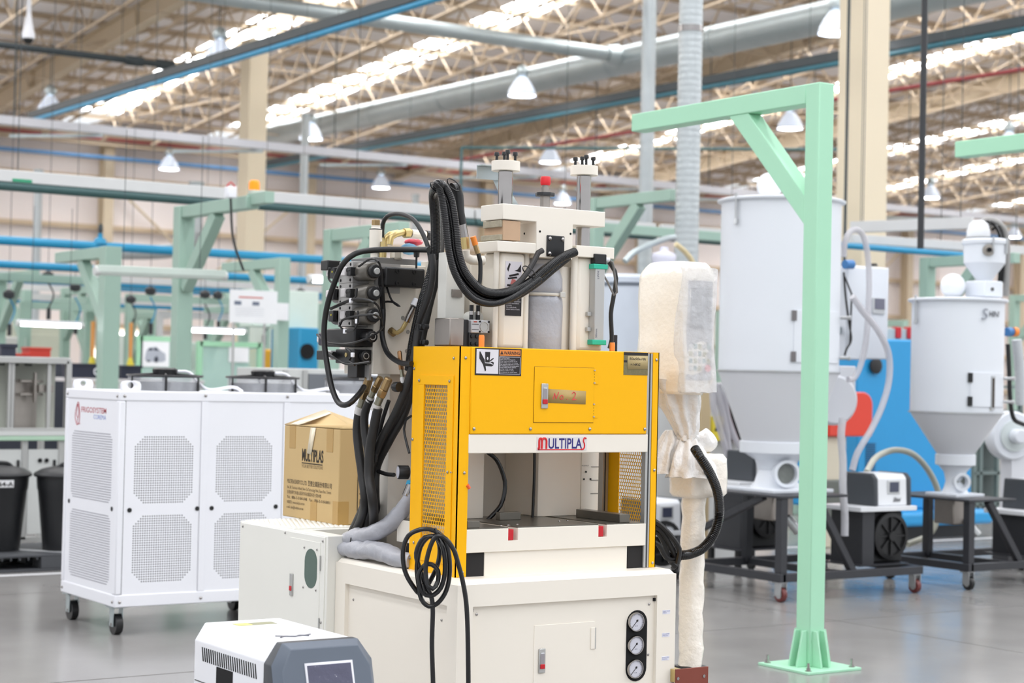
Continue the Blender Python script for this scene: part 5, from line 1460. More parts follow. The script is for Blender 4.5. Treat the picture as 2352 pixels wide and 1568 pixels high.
def bin_(p, label, txt):
    x, y = p[0], p[1]
    t = thing('dustbin', label, 'bin', (x, y, .127), 'black bins on the pallet')
    zt = .127 + .56
    MB().lathe([(.17, .127), (.172, .14), (.215, zt - .12), (.222, zt - .1), (.228, zt)], (x, y, 0), 32).build('bin_body', binm, t)
    MB().lathe([(.245, zt - .012), (.25, zt), (.245, zt + .012), (.235, zt + .02), (.19, zt + .045), (.08, zt + .07), (.0, zt + .075)], (x, y, 0), 32).build('bin_lid', binm, t)
    MB().tube([(x - .1, y - .04, zt + .05), (x - .05, y - .05, zt + .085), (x + .05, y - .05, zt + .085), (x + .1, y - .04, zt + .05)], .014, 8).build('lid_grip', binm, t)
    # paper label following the wall of the bin
    a0 = math.atan2(-y, -x)
    b = MB()
    for k in range(9):
        a = a0 + (-.35 + .095 * k) + txt[1]
        for z, r in ((zt - .085, .2288), (zt - .03, .2318)):
            b.v.append((x + r * math.cos(a), y + r * math.sin(a), z))
    for k in range(8):
        b.f.append((2 * k, 2 * k + 2, 2 * k + 3, 2 * k + 1))
    b.build('paper_label', M('paper_white', (236, 236, 238), .6), t)
    if txt[0]:
        a = a0 + txt[1] + .02
        d = Vector((-math.sin(a), math.cos(a), 0))
        n_ = Vector((math.cos(a), math.sin(a), 0))
        text(txt[0], .046, Vector((x, y, zt - .075)) + n_ * .2335 - d * .08, d, UPV, blackink, t, width=.16, bold=.02)
    return t
bin_((4.461,13.323,0.127), 'black lidded bin with a paper label cut by the left edge', ('0064-A', .12))
bin_((4.932,13.139,0.127), 'black lidded bin half hidden behind the white chiller', ('', .25))

# ================================================================ aluminium workstation behind the bins
YS = 14.3
ws = thing('test_workstation', 'aluminium framed workstation with grey panels at the left edge', 'workstation', (5.0, YS, 0))
wx0, wx1 = 3.6, (5.351,14.300,1.289)[0]
zt, zm = (5.139,14.300,1.540)[2], (5.156,14.300,0.9241)[2]
pgrey = M('beige_grey_panel', (176, 178, 168), .5, var=.04)
lgrey = M('light_grey_panel', (204, 206, 204), .5, var=.03)
def prof(p0, p1, par, w_=.045):
    o = MB().bar(p0, p1, w_, w_).build('profile', alu, par, bevel=.002)
    return o
for z in (zt, zm + .05, .1):
    prof((wx0, YS, z), (wx1, YS, z), ws)
prof((wx1, YS, 0), (wx1, YS, zt), ws)
prof((wx1, YS + .6, 0), (wx1, YS + .6, zt), ws)
prof((wx1, YS, zt), (wx1, YS + .6, zt), ws)
for x, _, _ in [(4.871,14.300,1.109),(4.893,14.300,1.109),(5.195,14.300,1.111)]:
    prof((x, YS + .02, zm + .05), (x, YS + .02, zt), ws, .03)
for x, _, _ in [(5.000,14.300,0.5849),(5.304,14.300,0.5806)]:
    prof((x, YS, .1), (x, YS, zm), ws)
MB().box(wx0, YS + .3, zm, wx1, YS + .32, zt).build('back_panel', pgrey, ws)
MB().box(wx0, YS - .02, zt + .0225, wx1, YS + .62, zt + .03).build('top_panel', lgrey, ws)
MB().box(wx0, YS - .05, zm - .03, wx1, YS + .6, zm + .012).build('bench_top', M('pale_mint_bench', (176, 206, 182), .5), ws, bevel=.008)
MB().box(wx0, YS - .052, zm + .012, wx1, YS + .6, zm + .045).build('bench_edge', lgrey, ws)
for xa, xb_ in ((4.1, (4.985,14.300,0.5851)[0]), ((5.028,14.300,0.5845)[0], (5.286,14.300,0.5809)[0])):
    dr = MB().box(xa, YS - .012, .14, xb_, YS + .01, zm - .1).build('door_panel', lgrey, ws, bevel=.003)
    MB().box(xb_ - .05, YS - .03, .62, xb_ - .03, YS - .01, .74).build('pull_handle', blackp, dr, bevel=.004)
for q in [(5.125,14.280,0.7352),(5.180,14.280,0.7348)]:
    MB().lathe([(.018, 0), (.018, .004)], q, 14, NY).build('button_hole', hole, ws)
b = MB()
for zz in (.0, .09):
    b.box((4.991,14.300,1.285)[0], YS + .1, zm + .33 + zz * 1.2, (5.183,14.300,1.287)[0], YS + .16, zm + .35 + zz * 1.2)
b.box((5.092,14.300,1.286)[0], YS + .06, zm + .28, (5.110,14.300,1.286)[0], YS + .1, zm + .52).box((5.128,14.300,1.286)[0], YS + .05, zm + .36, (5.248,14.300,1.288)[0], YS + .14, zm + .42)
b.box((4.977,14.300,1.285)[0], YS + .2, zm + .05, (5.165,14.300,1.287)[0], YS + .22, zm + .46)
b.build('fixture_jig', brushed, ws, bevel=.003)
for x, _, _ in [(4.825,14.300,1.492),(4.943,14.300,1.494),(5.050,14.300,1.496)]:
    MB().lathe([(.03, 0), (.03, -.015)], (x, YS + .1, zt - .03), 12).build('lamp_cup', blackp, ws)

# ================================================================ left background: conveyor, frames, pipes
def bx_thing(name, label, cat, p, size, mat, grp=None, bev=.006, child=None):
    """small upright box with a lid rim, standing at p (centre of its underside)"""
    t = thing(name, label, cat, p, grp)
    x, y, z = p
    w_, d_, h_ = size
    MB().box(x - w_ / 2, y - d_ / 2, z, x + w_ / 2, y + d_ / 2, z + h_).build('case', mat, t, bevel=bev)
    MB().box(x - w_ / 2 - .01, y - d_ / 2 - .01, z + h_ - .03, x + w_ / 2 + .01, y + d_ / 2 + .01, z + h_).build('rim', mat, t, bevel=.004)
    return t
navyp = M('navy_plastic', (30, 34, 52), .5, var=.06)
def bench(p0, p1, y, z, dep, label, mat):
    t = thing('work_bench', label, 'bench', ((p0 + p1) / 2, y, 0))
    MB().box(p0, y, z - .04, p1, y + dep, z).build('worktop', mat, t, bevel=.004)
    for x in (p0 + .03, p1 - .03):
        for yy in (y + .03, y + dep - .03):
            MB().box(x - .02, yy - .02, 0, x + .02, yy + .02, z - .04).build('leg', alu, t)
    MB().box(p0 + .02, y + .02, .1, p1 - .02, y + .03, z - .06).build('skirt_panel', mat, t)
    return t
YB = 19.0
zb_ = (7.825,19.000,1.374)[2]
bench((7.075,19.000,1.408)[0], (8.711,19.000,1.438)[0], 19.0, zb_, .8, 'pale grey bench behind the chiller fans', M('pale_bench', (206, 202, 202), .5))
p = (7.349,19.200,1.382)
bx = bx_thing('parts_crate', 'navy crate marked 05 left of the thick green post', 'crate', (p[0], 19.2, zb_), (.36, .3, .16), navyp)
text('05', .1, (p[0] + .06, 19.2 - .162, zb_ + .04), FRONT_X, UPV, white, bx, bold=.02)
p = (7.854,19.200,1.430)
bx_thing('parts_crate', 'navy crate right of the thick green post', 'crate', (p[0], 19.2, zb_), (.24, .3, .15), navyp)
p = (5.599,16.500,1.531)
bx_thing('parts_crate', 'dark instrument box on the workstation at the left edge', 'crate', (p[0] - .7, 14.5, zt + .03), (.12, .12, .1), navyp)
p = (7.769,21.500,1.615)
bench((6.978,21.500,1.585)[0], (8.056,21.500,1.611)[0], 21.5, (7.726,21.500,1.592)[2], .7, 'dark topped bench carrying the red crate', M('dark_bench', (52, 54, 66), .5))
bx_thing('red_crate', 'red open crate on the dark bench at left', 'crate', (p[0] - .03, 21.8, (7.726,21.500,1.592)[2]), (.26, .3, .13), M('red_crate_plastic', (206, 62, 48), .5))
bx_thing('red_crate', 'shallow red tray beside the red crate', 'crate', (p[0] - .28, 21.8, (7.726,21.500,1.592)[2]), (.22, .3, .05), M('red_crate_plastic', (206, 62, 48), .5))

railm = M('light_rail_aluminium', (206, 206, 206), .45, .15, var=.04)
dgreen = M('dark_green_strip', (52, 84, 84), .5)
t = thing('conveyor_rail', 'long aluminium lighting rail crossing behind the press', 'rail', (5, 16.1, 3.2))
z_ = (6.582,16.100,3.180)[2]
for xa, xb_ in ((4.6, 7.55), (7.9, 10.4), (10.42, 12.85), (12.95, 15.2)):
    MB().box(xa, 16.06, z_ - .035, xb_, 16.14, z_ + .075).build('rail_beam', railm, t, bevel=.006)
    MB().cyl((xa, 16.08, z_ - .075), (xb_, 16.08, z_ - .075), .04, n=12).build('hose_tray', dgreen, t)
for x in (5.5, 9.0, 11.6, 14.0):
    MB().cyl((x, 16.1, z_), (x, 16.1, rz(16.1) - .2), .004, n=6).build('hanger_rod', darkp, t)
MB().box(5.44, 16.055, z_ - .03, 5.62, 16.06, z_ - .002).build('green_tag', M('green_tag', (40, 150, 110), .5), t)
def gantry(p, ztop, arm, w_, label, sgn=-1, brace=True, arm_h=.11):
    """sage square post with an arm along the depth of the hall"""
    x, y = p
    t = thing('sage_gantry', label, 'post', (x, y, 0), 'sage green gantry posts of the assembly line')
    h = w_ / 2
    MB().box(x - h, y - h, 0, x + h, y + h, ztop).build('upright', sage, t, bevel=.006)
    MB().box(x - h * .8, y + (h if sgn > 0 else -h), ztop - arm_h, x + h * .8, y + sgn * (h + arm), ztop).build('arm', sage, t, bevel=.006)
    if brace:
        MB().bar((x, y + sgn * h, ztop - .75), (x, y + sgn * (h + .66), ztop - arm_h), .1, .12).build('brace', sage, t, bevel=.004)
    MB().box(x - .14, y - .14, 0, x + .14, y + .14, .015).build('base_plate', sage, t)
    return t
q = (6.908,15.600,2.088)
zt1 = (6.884,15.600,2.997)[2]
gantry((q[0], 15.6), zt1, 1.35, .15, 'sage green post under the orange beacon')
q = (6.839,17.200,2.118)
zt2 = (6.801,17.200,2.696)[2]
gantry((q[0], 17.2), zt2, 1.3, .17, 'thick sage green post below the blue pipes at left', 1)
q = (9.153,18.000,2.226)
zt3 = (9.139,18.000,2.744)[2]
gantry((q[0], 18.0), zt3, 1.4, .13, 'sage green post with a white notice on it', 1)
q = (7.871,14.500,2.498)
zt4 = (7.863,14.500,2.785)[2]
gantry((q[0], 14.5), zt4, 1.2, .13, 'sage green post just left of the valve block')
q = (11.127,14.900,3.134)
gantry((q[0], 14.9), (11.122,14.900,3.334)[2], 1.2, .13, 'sage green post behind the right tie rod')
q = (12.973,15.200,2.989)
b = thing('sage_gantry', 'sage green crossbeam with brace left of the big hopper', 'post', (q[0], 15.3, 0), 'sage green gantry posts of the assembly line')
zq = (12.807,15.300,3.079)[2]
MB().box(11.2, 15.25, zq - .05, 14.6, 15.35, zq + .05).build('arm', sage, b, bevel=.006)
MB().box(14.3, 15.23, 0, 14.44, 15.37, zq - .05).build('upright', sage, b, bevel=.006)
MB().bar((14.35, 15.3, zq - .65), (13.7, 15.3, zq - .05), .1, .1).build('brace', sage, b, bevel=.004)
q = (15.247,14.200,2.685)
gantry((q[0], 14.2), (15.276,14.200,2.920)[2], 1.2, .13, 'sage green frame between the two hoppers')
far = [(8.18, 24.5, 2.75, -1), (9.06, 26.0, 2.60, 1), (10.03, 27.0, 2.70, -1), (9.64, 25.0, 2.50, 1), (10.89, 26.5, 2.35, -1), (12.73, 30.0, 2.60, 1), (12.43, 27.0, 2.50, -1), (12.08, 25.0, 2.90, 1), (14.35, 29.0, 2.40, -1), (14.60, 28.0, 2.60, 1), (20.66, 24.0, 2.70, -1), (23.05, 22.0, 2.60, 1), (23.53, 20.0, 3.00, -1)]
names = ['at the far left edge', 'second from the left edge', 'left of the lit tube', 'just left of the thick green post', 'right of the thick green post', 'behind the car poster', 'behind the lit tube at centre left', 'behind the white notice board', 'right of the white notice board', 'above the blue cabinet', 'left of the big hopper', 'between the hoppers', 'at the far right edge']
for (x_, y_, zt_, sg_), nm in zip(far, names):
    gantry((x_, y_), zt_, 1.3, .13, 'distant sage green frame ' + nm, sg_)
for y_, z_, xa, xb_, lb in ((24.6, 2.75, 7, 15, 'slim grey rail on the nearer distant frames'), (27.2, 2.55, 8, 18, 'slim grey rail low between the distant frames'), (29.2, 2.9, 9, 20, 'slim grey rail highest on the distant frames')):
    t = thing('distant_rail', lb, 'rail', (xa, y_, z_), 'rails of the distant assembly line')
    MB().box(xa, y_ - .04, z_ - .04, xb_, y_ + .04, z_ + .05).build('rail_beam', railm, t)
    MB().cyl((xa, y_, z_ - .08), (xb_, y_, z_ - .08), .03, n=8).build('hose', blue, t)
run('air_main', 'bright blue air main along the line at left', 'pipe', [(5.5, 21.5, (9.218,21.500,2.993)[2]), (13.5, 21.5, (9.218,21.500,2.993)[2])], .055, blue)
run('air_main', 'lower bright blue air main at left', 'pipe', [(5.5, 22.5, (8.054,22.500,2.761)[2]), (14.5, 22.5, (8.054,22.500,2.761)[2])], .05, blue)
run('air_main', 'bright blue pipe under the rail between the hoppers', 'pipe', [(13.6, 14.3, (14.999,14.300,2.992)[2]), (16.6, 14.3, (14.999,14.300,2.992)[2])], .035, blue)
q = (8.409,21.500,3.022)
t = thing('pipe_valve', 'small blue valve standing on the air main', 'valve', (q[0], 21.5, q[2]))
MB().lathe([(.09, 0), (.07, .06), (.03, .08), (.03, .13)], q, 12).build('valve_body', blue, t)
MB().lathe([(.02, .13), (.03, .16), (.03, .22), (.015, .25)], q, 10).build('valve_stem', darkp, t)
# right rails near the second hopper
t = thing('conveyor_rail', 'grey rail running to the loader of the second hopper', 'rail', (13.9, 14.0, 3.2))
a_, c_ = (13.955,14.100,3.172), (14.515,12.900,3.187)
MB().bar(a_, c_, .08, .12).build('rail_beam', railm, t, bevel=.005)
for k in (.1, .9):
    h_ = Vector(a_).lerp(Vector(c_), k)
    MB().cyl(h_, (h_.x, h_.y, rz(h_.y) - .02), .005, n=5).build('hanger_rod', darkp, t)
a_, c_ = (14.255,14.400,3.083), (17.091,14.400,3.115)
t = thing('conveyor_rail', 'lower grey rail above the blue pipe between the hoppers', 'rail', a_)
MB().bar(a_, c_, .08, .1).build('rail_beam', railm, t, bevel=.005)
for k in (.05, .5, .95):
    h_ = Vector(a_).lerp(Vector(c_), k)
    MB().cyl(h_, (h_.x, h_.y, rz(h_.y) - .02), .005, n=5).build('hanger_rod', darkp, t)
# box and beacon at the end of the near arm
q = (6.758,14.300,3.024)
t = thing('junction_box', 'white junction box on the green arm', 'box', q)
MB().box(q[0] - .045, q[1] - .04, q[2] - .05, q[0] + .045, q[1] + .04, q[2] + .05).build('case', white, t, bevel=.01)
MB().tube([(q[0], q[1], q[2] - .05), (q[0] + .01, q[1] - .05, q[2] - .4), (q[0] + .09, q[1] - .1, q[2] - .67)], .011, 8).build('drop_cable', black, t)
MB().tube([(q[0] - .04, q[1], q[2] + .05), (q[0], q[1], q[2] + .09), (q[0] + .04, q[1], q[2] + .05)], .006, 6).build('red_lead', red, t)
q = (6.931,14.200,3.049)
t = thing('warning_beacon', 'orange warning beacon on the end of the green arm', 'beacon', (q[0], q[1], q[2] - .03))
MB().lathe([(.05, -.03), (.05, 0)], q, 16).build('beacon_base', M('beacon_grey', (196, 200, 190), .5), t)
MB().lathe([(.046, 0), (.047, .05), (.044, .075), (.03, .085)], q, 16).build('beacon_lens', M('amber_lens', (240, 134, 8), .2, emit=.5), t)
MB().box(q[0] - .045, q[1] - .3, q[2] - .13, q[0] + .045, q[1] + .05, q[2] - .03).build('mount', sage, t, bevel=.004)
# fluorescent battens
tubem = M('fluorescent_tube', (248, 252, 255), .3, emit=9.0)
def batten(p0, p1, lit, label, r=.026):
    t = thing('batten_light', label, 'light', p0, 'fluorescent battens over the benches')
    p0, p1 = Vector(p0), Vector(p1)
    if lit:
        MB().cyl(p0, p1, r, n=12).build('diffuser', tubem, t)
        MB().bar(p0 + Vector((0, .02, r)), p1 + Vector((0, .02, r)), .08, .03).build('housing', white, t)
    else:
        MB().cyl(p0, p1, r, n=14).build('diffuser', M('clear_diffuser', (214, 224, 218), .15), t)
        MB().bar(p0 + Vector((0, .01, .02)), p1 + Vector((0, .01, .02)), .1, .06).build('housing', M('batten_grey', (196, 208, 200), .4), t, bevel=.005)
    d = (p1 - p0)
    for k in (0, 1):
        MB().cyl(p0 + d * (.0 if k == 0 else 1) - d.normalized() * .02, p0 + d * (.0 if k == 0 else 1) + d.normalized() * .02, r * 1.15, n=12).build('end_cap', lgrey, t)
        MB().cyl(p0 + d * (.2 + .6 * k), p0 + d * (.2 + .6 * k) + Vector((0, 0, 1.2)), .003, n=5).build('suspension', darkp, t)
    return t
batten((5.647,14.500,2.300), (6.810,14.500,2.313), False, 'unlit batten light in front of the green posts', .036)
batten((6.196,18.000,1.923), (6.866,18.000,1.919), True, 'lit white tube light at the left edge')
batten((8.495,19.000,1.940), (9.197,19.000,1.937), True, 'lit white tube light below the notice board')
batten((8.441,16.000,2.412), (9.124,16.000,2.427), True, 'lit tube light touching the left hose loop', .035)
# notice boards and posters
paper = M('paper_white', (236, 236, 238), .6)
def board(p, w_, h_, label, cat='poster', name='notice_board', mat=None):
    t = thing(name, label, cat, (p[0], p[1], p[2] - h_))
    MB().box(p[0], p[1], p[2] - h_, p[0] + w_, p[1] + .015, p[2]).build('sheet', mat or paper, t)
    return t
q = (8.293,17.500,2.347)
t = board(q, (8.847,17.500,2.017)[0] - q[0], q[2] - (8.560,17.500,1.998)[2], 'white notice board with a red headline', 'notice board')
MB().box(q[0] + .1, q[1] - .003, q[2] - .085, q[0] + .38, q[1], q[2] - .07).build('headline', M('faded_red', (206, 120, 112), .6), t)
for dx in (.05, .26):
    MB().box(q[0] + dx, q[1] - .003, q[2] - .16, q[0] + dx + .08, q[1], q[2] - .12).build('picture', M('picture_grey', (110, 118, 136), .6), t)
for dz in (.19, .21, .23, .25, .27):
    MB().box(q[0] + .06, q[1] - .002, q[2] - dz - .004, q[0] + .4, q[1], q[2] - dz).build('text_line', M('faint_ink', (206, 208, 212), .6), t)
for dx in (.06, .42):
    MB().box(q[0] + dx - .01, q[1] + .015, 0, q[0] + dx + .01, q[1] + .035, q[2] - .02).build('stand_leg', alu, t)
q = (9.024,17.850,2.241)
board(q, .14, .19, 'small white notice on the green post', 'notice', 'post_notice')
q = (8.383,20.070,1.813)
t = board(q, (8.741,20.070,1.529)[0] - q[0], q[2] - (8.533,20.070,1.515)[2], 'poster with a silver car photograph', 'poster', 'car_poster')
s_ = ((8.741,20.070,1.529)[0] - q[0]) / 64.0
def cpt(pts):
    return [(q[0] + (x - 324) * s_, q[2] - (y - 783) * s_ * 1.2) for x, y in pts]
MB().prism(cpt([(333, 815), (336, 800), (342, 794), (358, 792), (368, 799), (379, 804), (380, 816), (372, 819), (340, 818)]), 'xz', q[1] - .003, q[1]).build('car_print', M('car_silver', (170, 174, 184), .5), t)
for nm_, pp in (('car_window', [(339, 799), (343, 795), (350, 795), (350, 799)]), ('car_window', [(353, 795), (358, 794), (365, 799), (353, 799)]), ('car_wheel', [(354, 812), (360, 808), (364, 814), (361, 820), (355, 819)]), ('car_bumper', [(337, 816), (345, 816), (345, 819), (338, 819)])):
    MB().prism(cpt(pp), 'xz', q[1] - .005, q[1] - .003).build(nm_, M('car_dark', (58, 62, 74), .5), t)
q = (9.520,20.075,1.793)
t = board(q, .26, .2, 'white instruction sheet on the glazed cell', 'notice', 'instruction_sheet')
# glazed mint cells
cell = M('mint_frame', (158, 208, 172), .5)
glassm = M('green_tint_glazing', (186, 216, 206), .15, alpha=.5)
def glazed(p0, p1, y, zt_, label):
    t = thing('glazed_cell', label, 'machine guard', (p0, y, 0), 'mint framed machine cells')
    for x in (p0, p1):
        MB().box(x - .03, y - .03, 0, x + .03, y + .03, zt_).build('post', cell, t)
    MB().box(p0, y - .03, zt_ - .06, p1, y + .03, zt_).build('rail', cell, t)
    MB().box(p0, y - .01, 0, p1, y + .01, zt_ - .06).build('pane', glassm, t)
    MB().box(p0 + .1, y + .5, 0, p1 - .1, y + 1.0, zt_ - .35).build('equipment_body', M('mint_white_machine', (206, 220, 212), .5, var=.1), t)
    return t
glazed((8.376,20.100,1.726)[0], (8.837,20.100,1.738)[0], 20.1, (8.536,20.100,1.874)[2], 'mint framed cell behind the car poster')
glazed((9.139,20.100,1.746)[0], (9.934,20.100,1.767)[0], 20.1, (9.547,20.100,1.836)[2], 'mint framed glazed cell under the lit tube')
# blue cabinet with black opening, yellow bits and machines behind
q0, q1 = (10.684,20.500,2.007), (10.963,20.500,2.016)
t = thing('blue_machine', 'blue machine housing with black round vent at centre left', 'machine', (q0[0], 20.5, 0))
MB().box(q0[0], 20.5, 0, q1[0], 21.3, (10.757,20.500,2.053)[2]).build('housing', blue, t, bevel=.02)
MB().lathe([(.1, 0), (.1, .02)], (10.791,20.490,1.751), 20, NY).build('vent', hole, t)
MB().box(q0[0] - .45, 20.9, (10.757,20.500,2.053)[2], q1[0] + .2, 21.3, (10.744,20.500,2.532)[2]).build('upper_cabinet', M('pale_green_cabinet', (214, 228, 218), .5), t, bevel=.01)
q = (11.010,22.000,1.737)
t = thing('yellow_motor', 'yellow motor cover beside the green post', 'machine', (q[0], 22, 0))
MB().box(q[0] - .1, 22, 1.2, q[0] + .12, 22.4, (11.008,22.000,1.784)[2]).box(q[0] - .05, 22.1, 0, q[0] + .07, 22.3, 1.2).build('motor_cover', M('amber_yellow', (230, 170, 40), .5), t, bevel=.03)
for q, lb in (((9.461,23.000,1.755), 'orange stand post right of the thick green post'), ((8.925,23.000,1.741), 'amber stand post left of the thick green post')):
    t = thing('stand_post', lb, 'post', (q[0], 23, 0))
    MB().cyl((q[0], 23, 0), (q[0], 23, 2.1), .025, n=10).build('rod', M('orange_rod', (232, 160, 84), .5), t)
    MB().lathe([(.07, 1.35), (.06, 1.5), (.02, 1.65)], (q[0], 23, 0), 12).build('cone_sleeve', M('lemon_yellow', (226, 206, 60), .5), t)
# grey cabinet right of the chiller fans
q0, q1 = (6.520,13.000,1.520), (7.597,13.000,1.542)
t = thing('grey_cabinet', 'grey aluminium cabinet behind the right chiller fan', 'cabinet', (q0[0], 13.0, 0))
MB().box(q0[0], 13.0, 0, q1[0], 13.6, (6.830,13.000,1.522)[2]).build('body', lgrey, t, bevel=.006)
for x, _, z_ in [(6.655,13.000,1.505),(6.831,13.000,1.508),(7.048,13.000,1.513)]:
    MB().box(x - .02, 12.985, .1, x + .02, 13.0, z_).build('profile', alu, t)
MB().box((6.864,13.000,1.439)[0], 12.99, .5, (7.599,13.000,1.452)[0], 13.0, (7.230,13.000,1.481)[2]).build('dark_panel', M('slate_panel', (110, 114, 120), .4), t)
# machines of the line, far left: pale bodies between the frames
rows = [(8.33, 25.3, 1.90, 1.00, 'pale machine body at the left edge', (206, 204, 200)),
        (10.05, 28.2, 2.15, 0.90, 'beige cabinet hanging between distant frames', (200, 202, 184)),
        (13.33, 31.8, 2.10, 1.10, 'pale cabinet right of the thick green post', (216, 224, 218)),
        (13.50, 28.6, 1.95, 1.40, 'mint white machine below the notice board', (204, 222, 212)),
        (13.72, 26.6, 2.40, 0.80, 'pale machine enclosure above the grey cabinet', (220, 230, 222))]
for x_, y_, h_, w_, lb, c_ in rows:
    t = thing('line_machine', lb, 'machine', (x_, y_, 0), 'machines of the distant assembly line')
    mt = M('machine_%d_%d' % (c_[0], c_[2]), c_, .5, var=.06)
    MB().box(x_ - w_ / 2, y_, 0, x_ + w_ / 2, y_ + .8, h_).build('body', mt, t, bevel=.02)
    MB().box(x_ - w_ / 2 + .1, y_ - .02, h_ * .55, x_ + w_ / 2 - .1, y_, h_ - .15).build('front_door', mt, t, bevel=.01)
    MB().box(x_ + w_ / 2 - .3, y_ - .05, h_ * .62, x_ + w_ / 2 - .12, y_ - .02, h_ * .62 + .16).build('control_box', lgrey, t, bevel=.01)
tools = [(7.716, 22.8, 2.321, 'over the left edge bench'), (8.370, 23.2, 2.557, 'left of the lit tube'), (8.857, 23.5, 2.383, 'right of the lit tube'), (9.938, 24.2, 2.381, 'beside the thick green post'), (9.554, 22.6, 2.392, 'over the car poster'), (10.703, 23.4, 2.365, 'over the lit centre tube'), (11.365, 24.4, 2.506, 'under the notice board'), (11.414, 23.0, 2.294, 'between notice board and green post'), (12.304, 23.6, 2.464, 'above the blue cabinet')]
for i_, (x_, y_, z_, lb) in enumerate(tools):
    t = thing('hanging_tool', 'small dark tool hanging from a balancer ' + lb, 'tool', (x_, y_, z_), 'tools hanging over the assembly line')
    MB().cyl((x_, y_, z_ + .1), (x_, y_, rz(y_) - .05), .004, n=5).build('cord', darkp, t)
    MB().lathe([(.03, .02), (.07, .04), (.075, .1), (.03, .14)], (x_, y_, z_ + .05 * (i_ % 3)), 12).build('balancer', darkgrey, t)
    MB().tube([(x_, y_, z_ + .05), (x_ + .08, y_, z_ - .12), (x_ + .02, y_, z_ - .3)], .01, 6).build('air_hose', black if i_ % 2 else blue, t)
    MB().cyl((x_ + .02, y_, z_ - .3), (x_ + .02, y_, z_ - .45), .028, n=10).build('tool_body', darkgrey, t)
beams = [(7.40, 9.03, 22.9, 2.625, 'sage', 'crossing at the far left'), (8.53, 9.75, 24.75, 2.338, 'sage', 'low at the far left'), (10.03, 12.31, 24.6, 2.502, 'sage', 'right of the thick green post'), (12.70, 14.85, 28.5, 3.070, 'grey', 'grey behind the white notice'), (9.38, 11.13, 29.0, 2.775, 'grey', 'grey at the upper far left'), (10.62, 12.66, 24.85, 2.286, 'grey', 'grey low right of the thick post'), (12.27, 13.63, 25.4, 2.525, 'sage', 'above the blue cabinet')]
for xa, xb_, y_, z_, kd, lb in beams:
    t = thing('line_portal', 'low portal beam of the assembly line ' + lb, 'beam', (xa, y_, 0), 'portal beams of the assembly line')
    mt = sage if kd == 'sage' else railm
    MB().box(xa, y_ - .04, z_ - .05, xb_, y_ + .04, z_ + .05).build('beam', mt, t)
    for x_ in (xa + .04, xb_ - .04):
        MB().box(x_ - .04, y_ - .04, 0, x_ + .04, y_ + .04, z_ - .05).build('leg', mt, t)

# ================================================================ hopper dryers on carts
shell = M('hopper_enamel', (222, 226, 233), .3, var=.015, scale=2)
conem = M('hopper_cone_enamel', (214, 216, 222), .35, var=.02, scale=2)
frame_m = M('black_cart_paint', (48, 49, 54), .45, var=.06)
clearhose = M('clear_hose', (206, 204, 210), .15, var=.06, scale=10, alpha=.62)
maroon = M('maroon_wheel', (100, 42, 40), .45, var=.08)
silverc = M('plated_steel', (190, 192, 194), .3, .8)
def caster(par, x, y, wm, rr=.05):
    k = MB().box(x - .04, y - .04, .128, x + .04, y + .04, .136).box(x - .03, y - .045, .04, x - .025, y + .02, .13).box(x + .025, y - .045, .04, x + .03, y + .02, .13).build('castor_fork', silverc, par, bevel=.002)
    MB().lathe([(rr * .9, -.02), (rr, -.014), (rr, .014), (rr * .9, .02)], (x, y - .015, .05), 22, 'x').build('castor_wheel', wm, k)
    MB().lathe([(rr * .55, -.022), (rr * .55, .022)], (x, y - .015, .05), 16, 'x').build('wheel_hub', silverc, k)
    return k
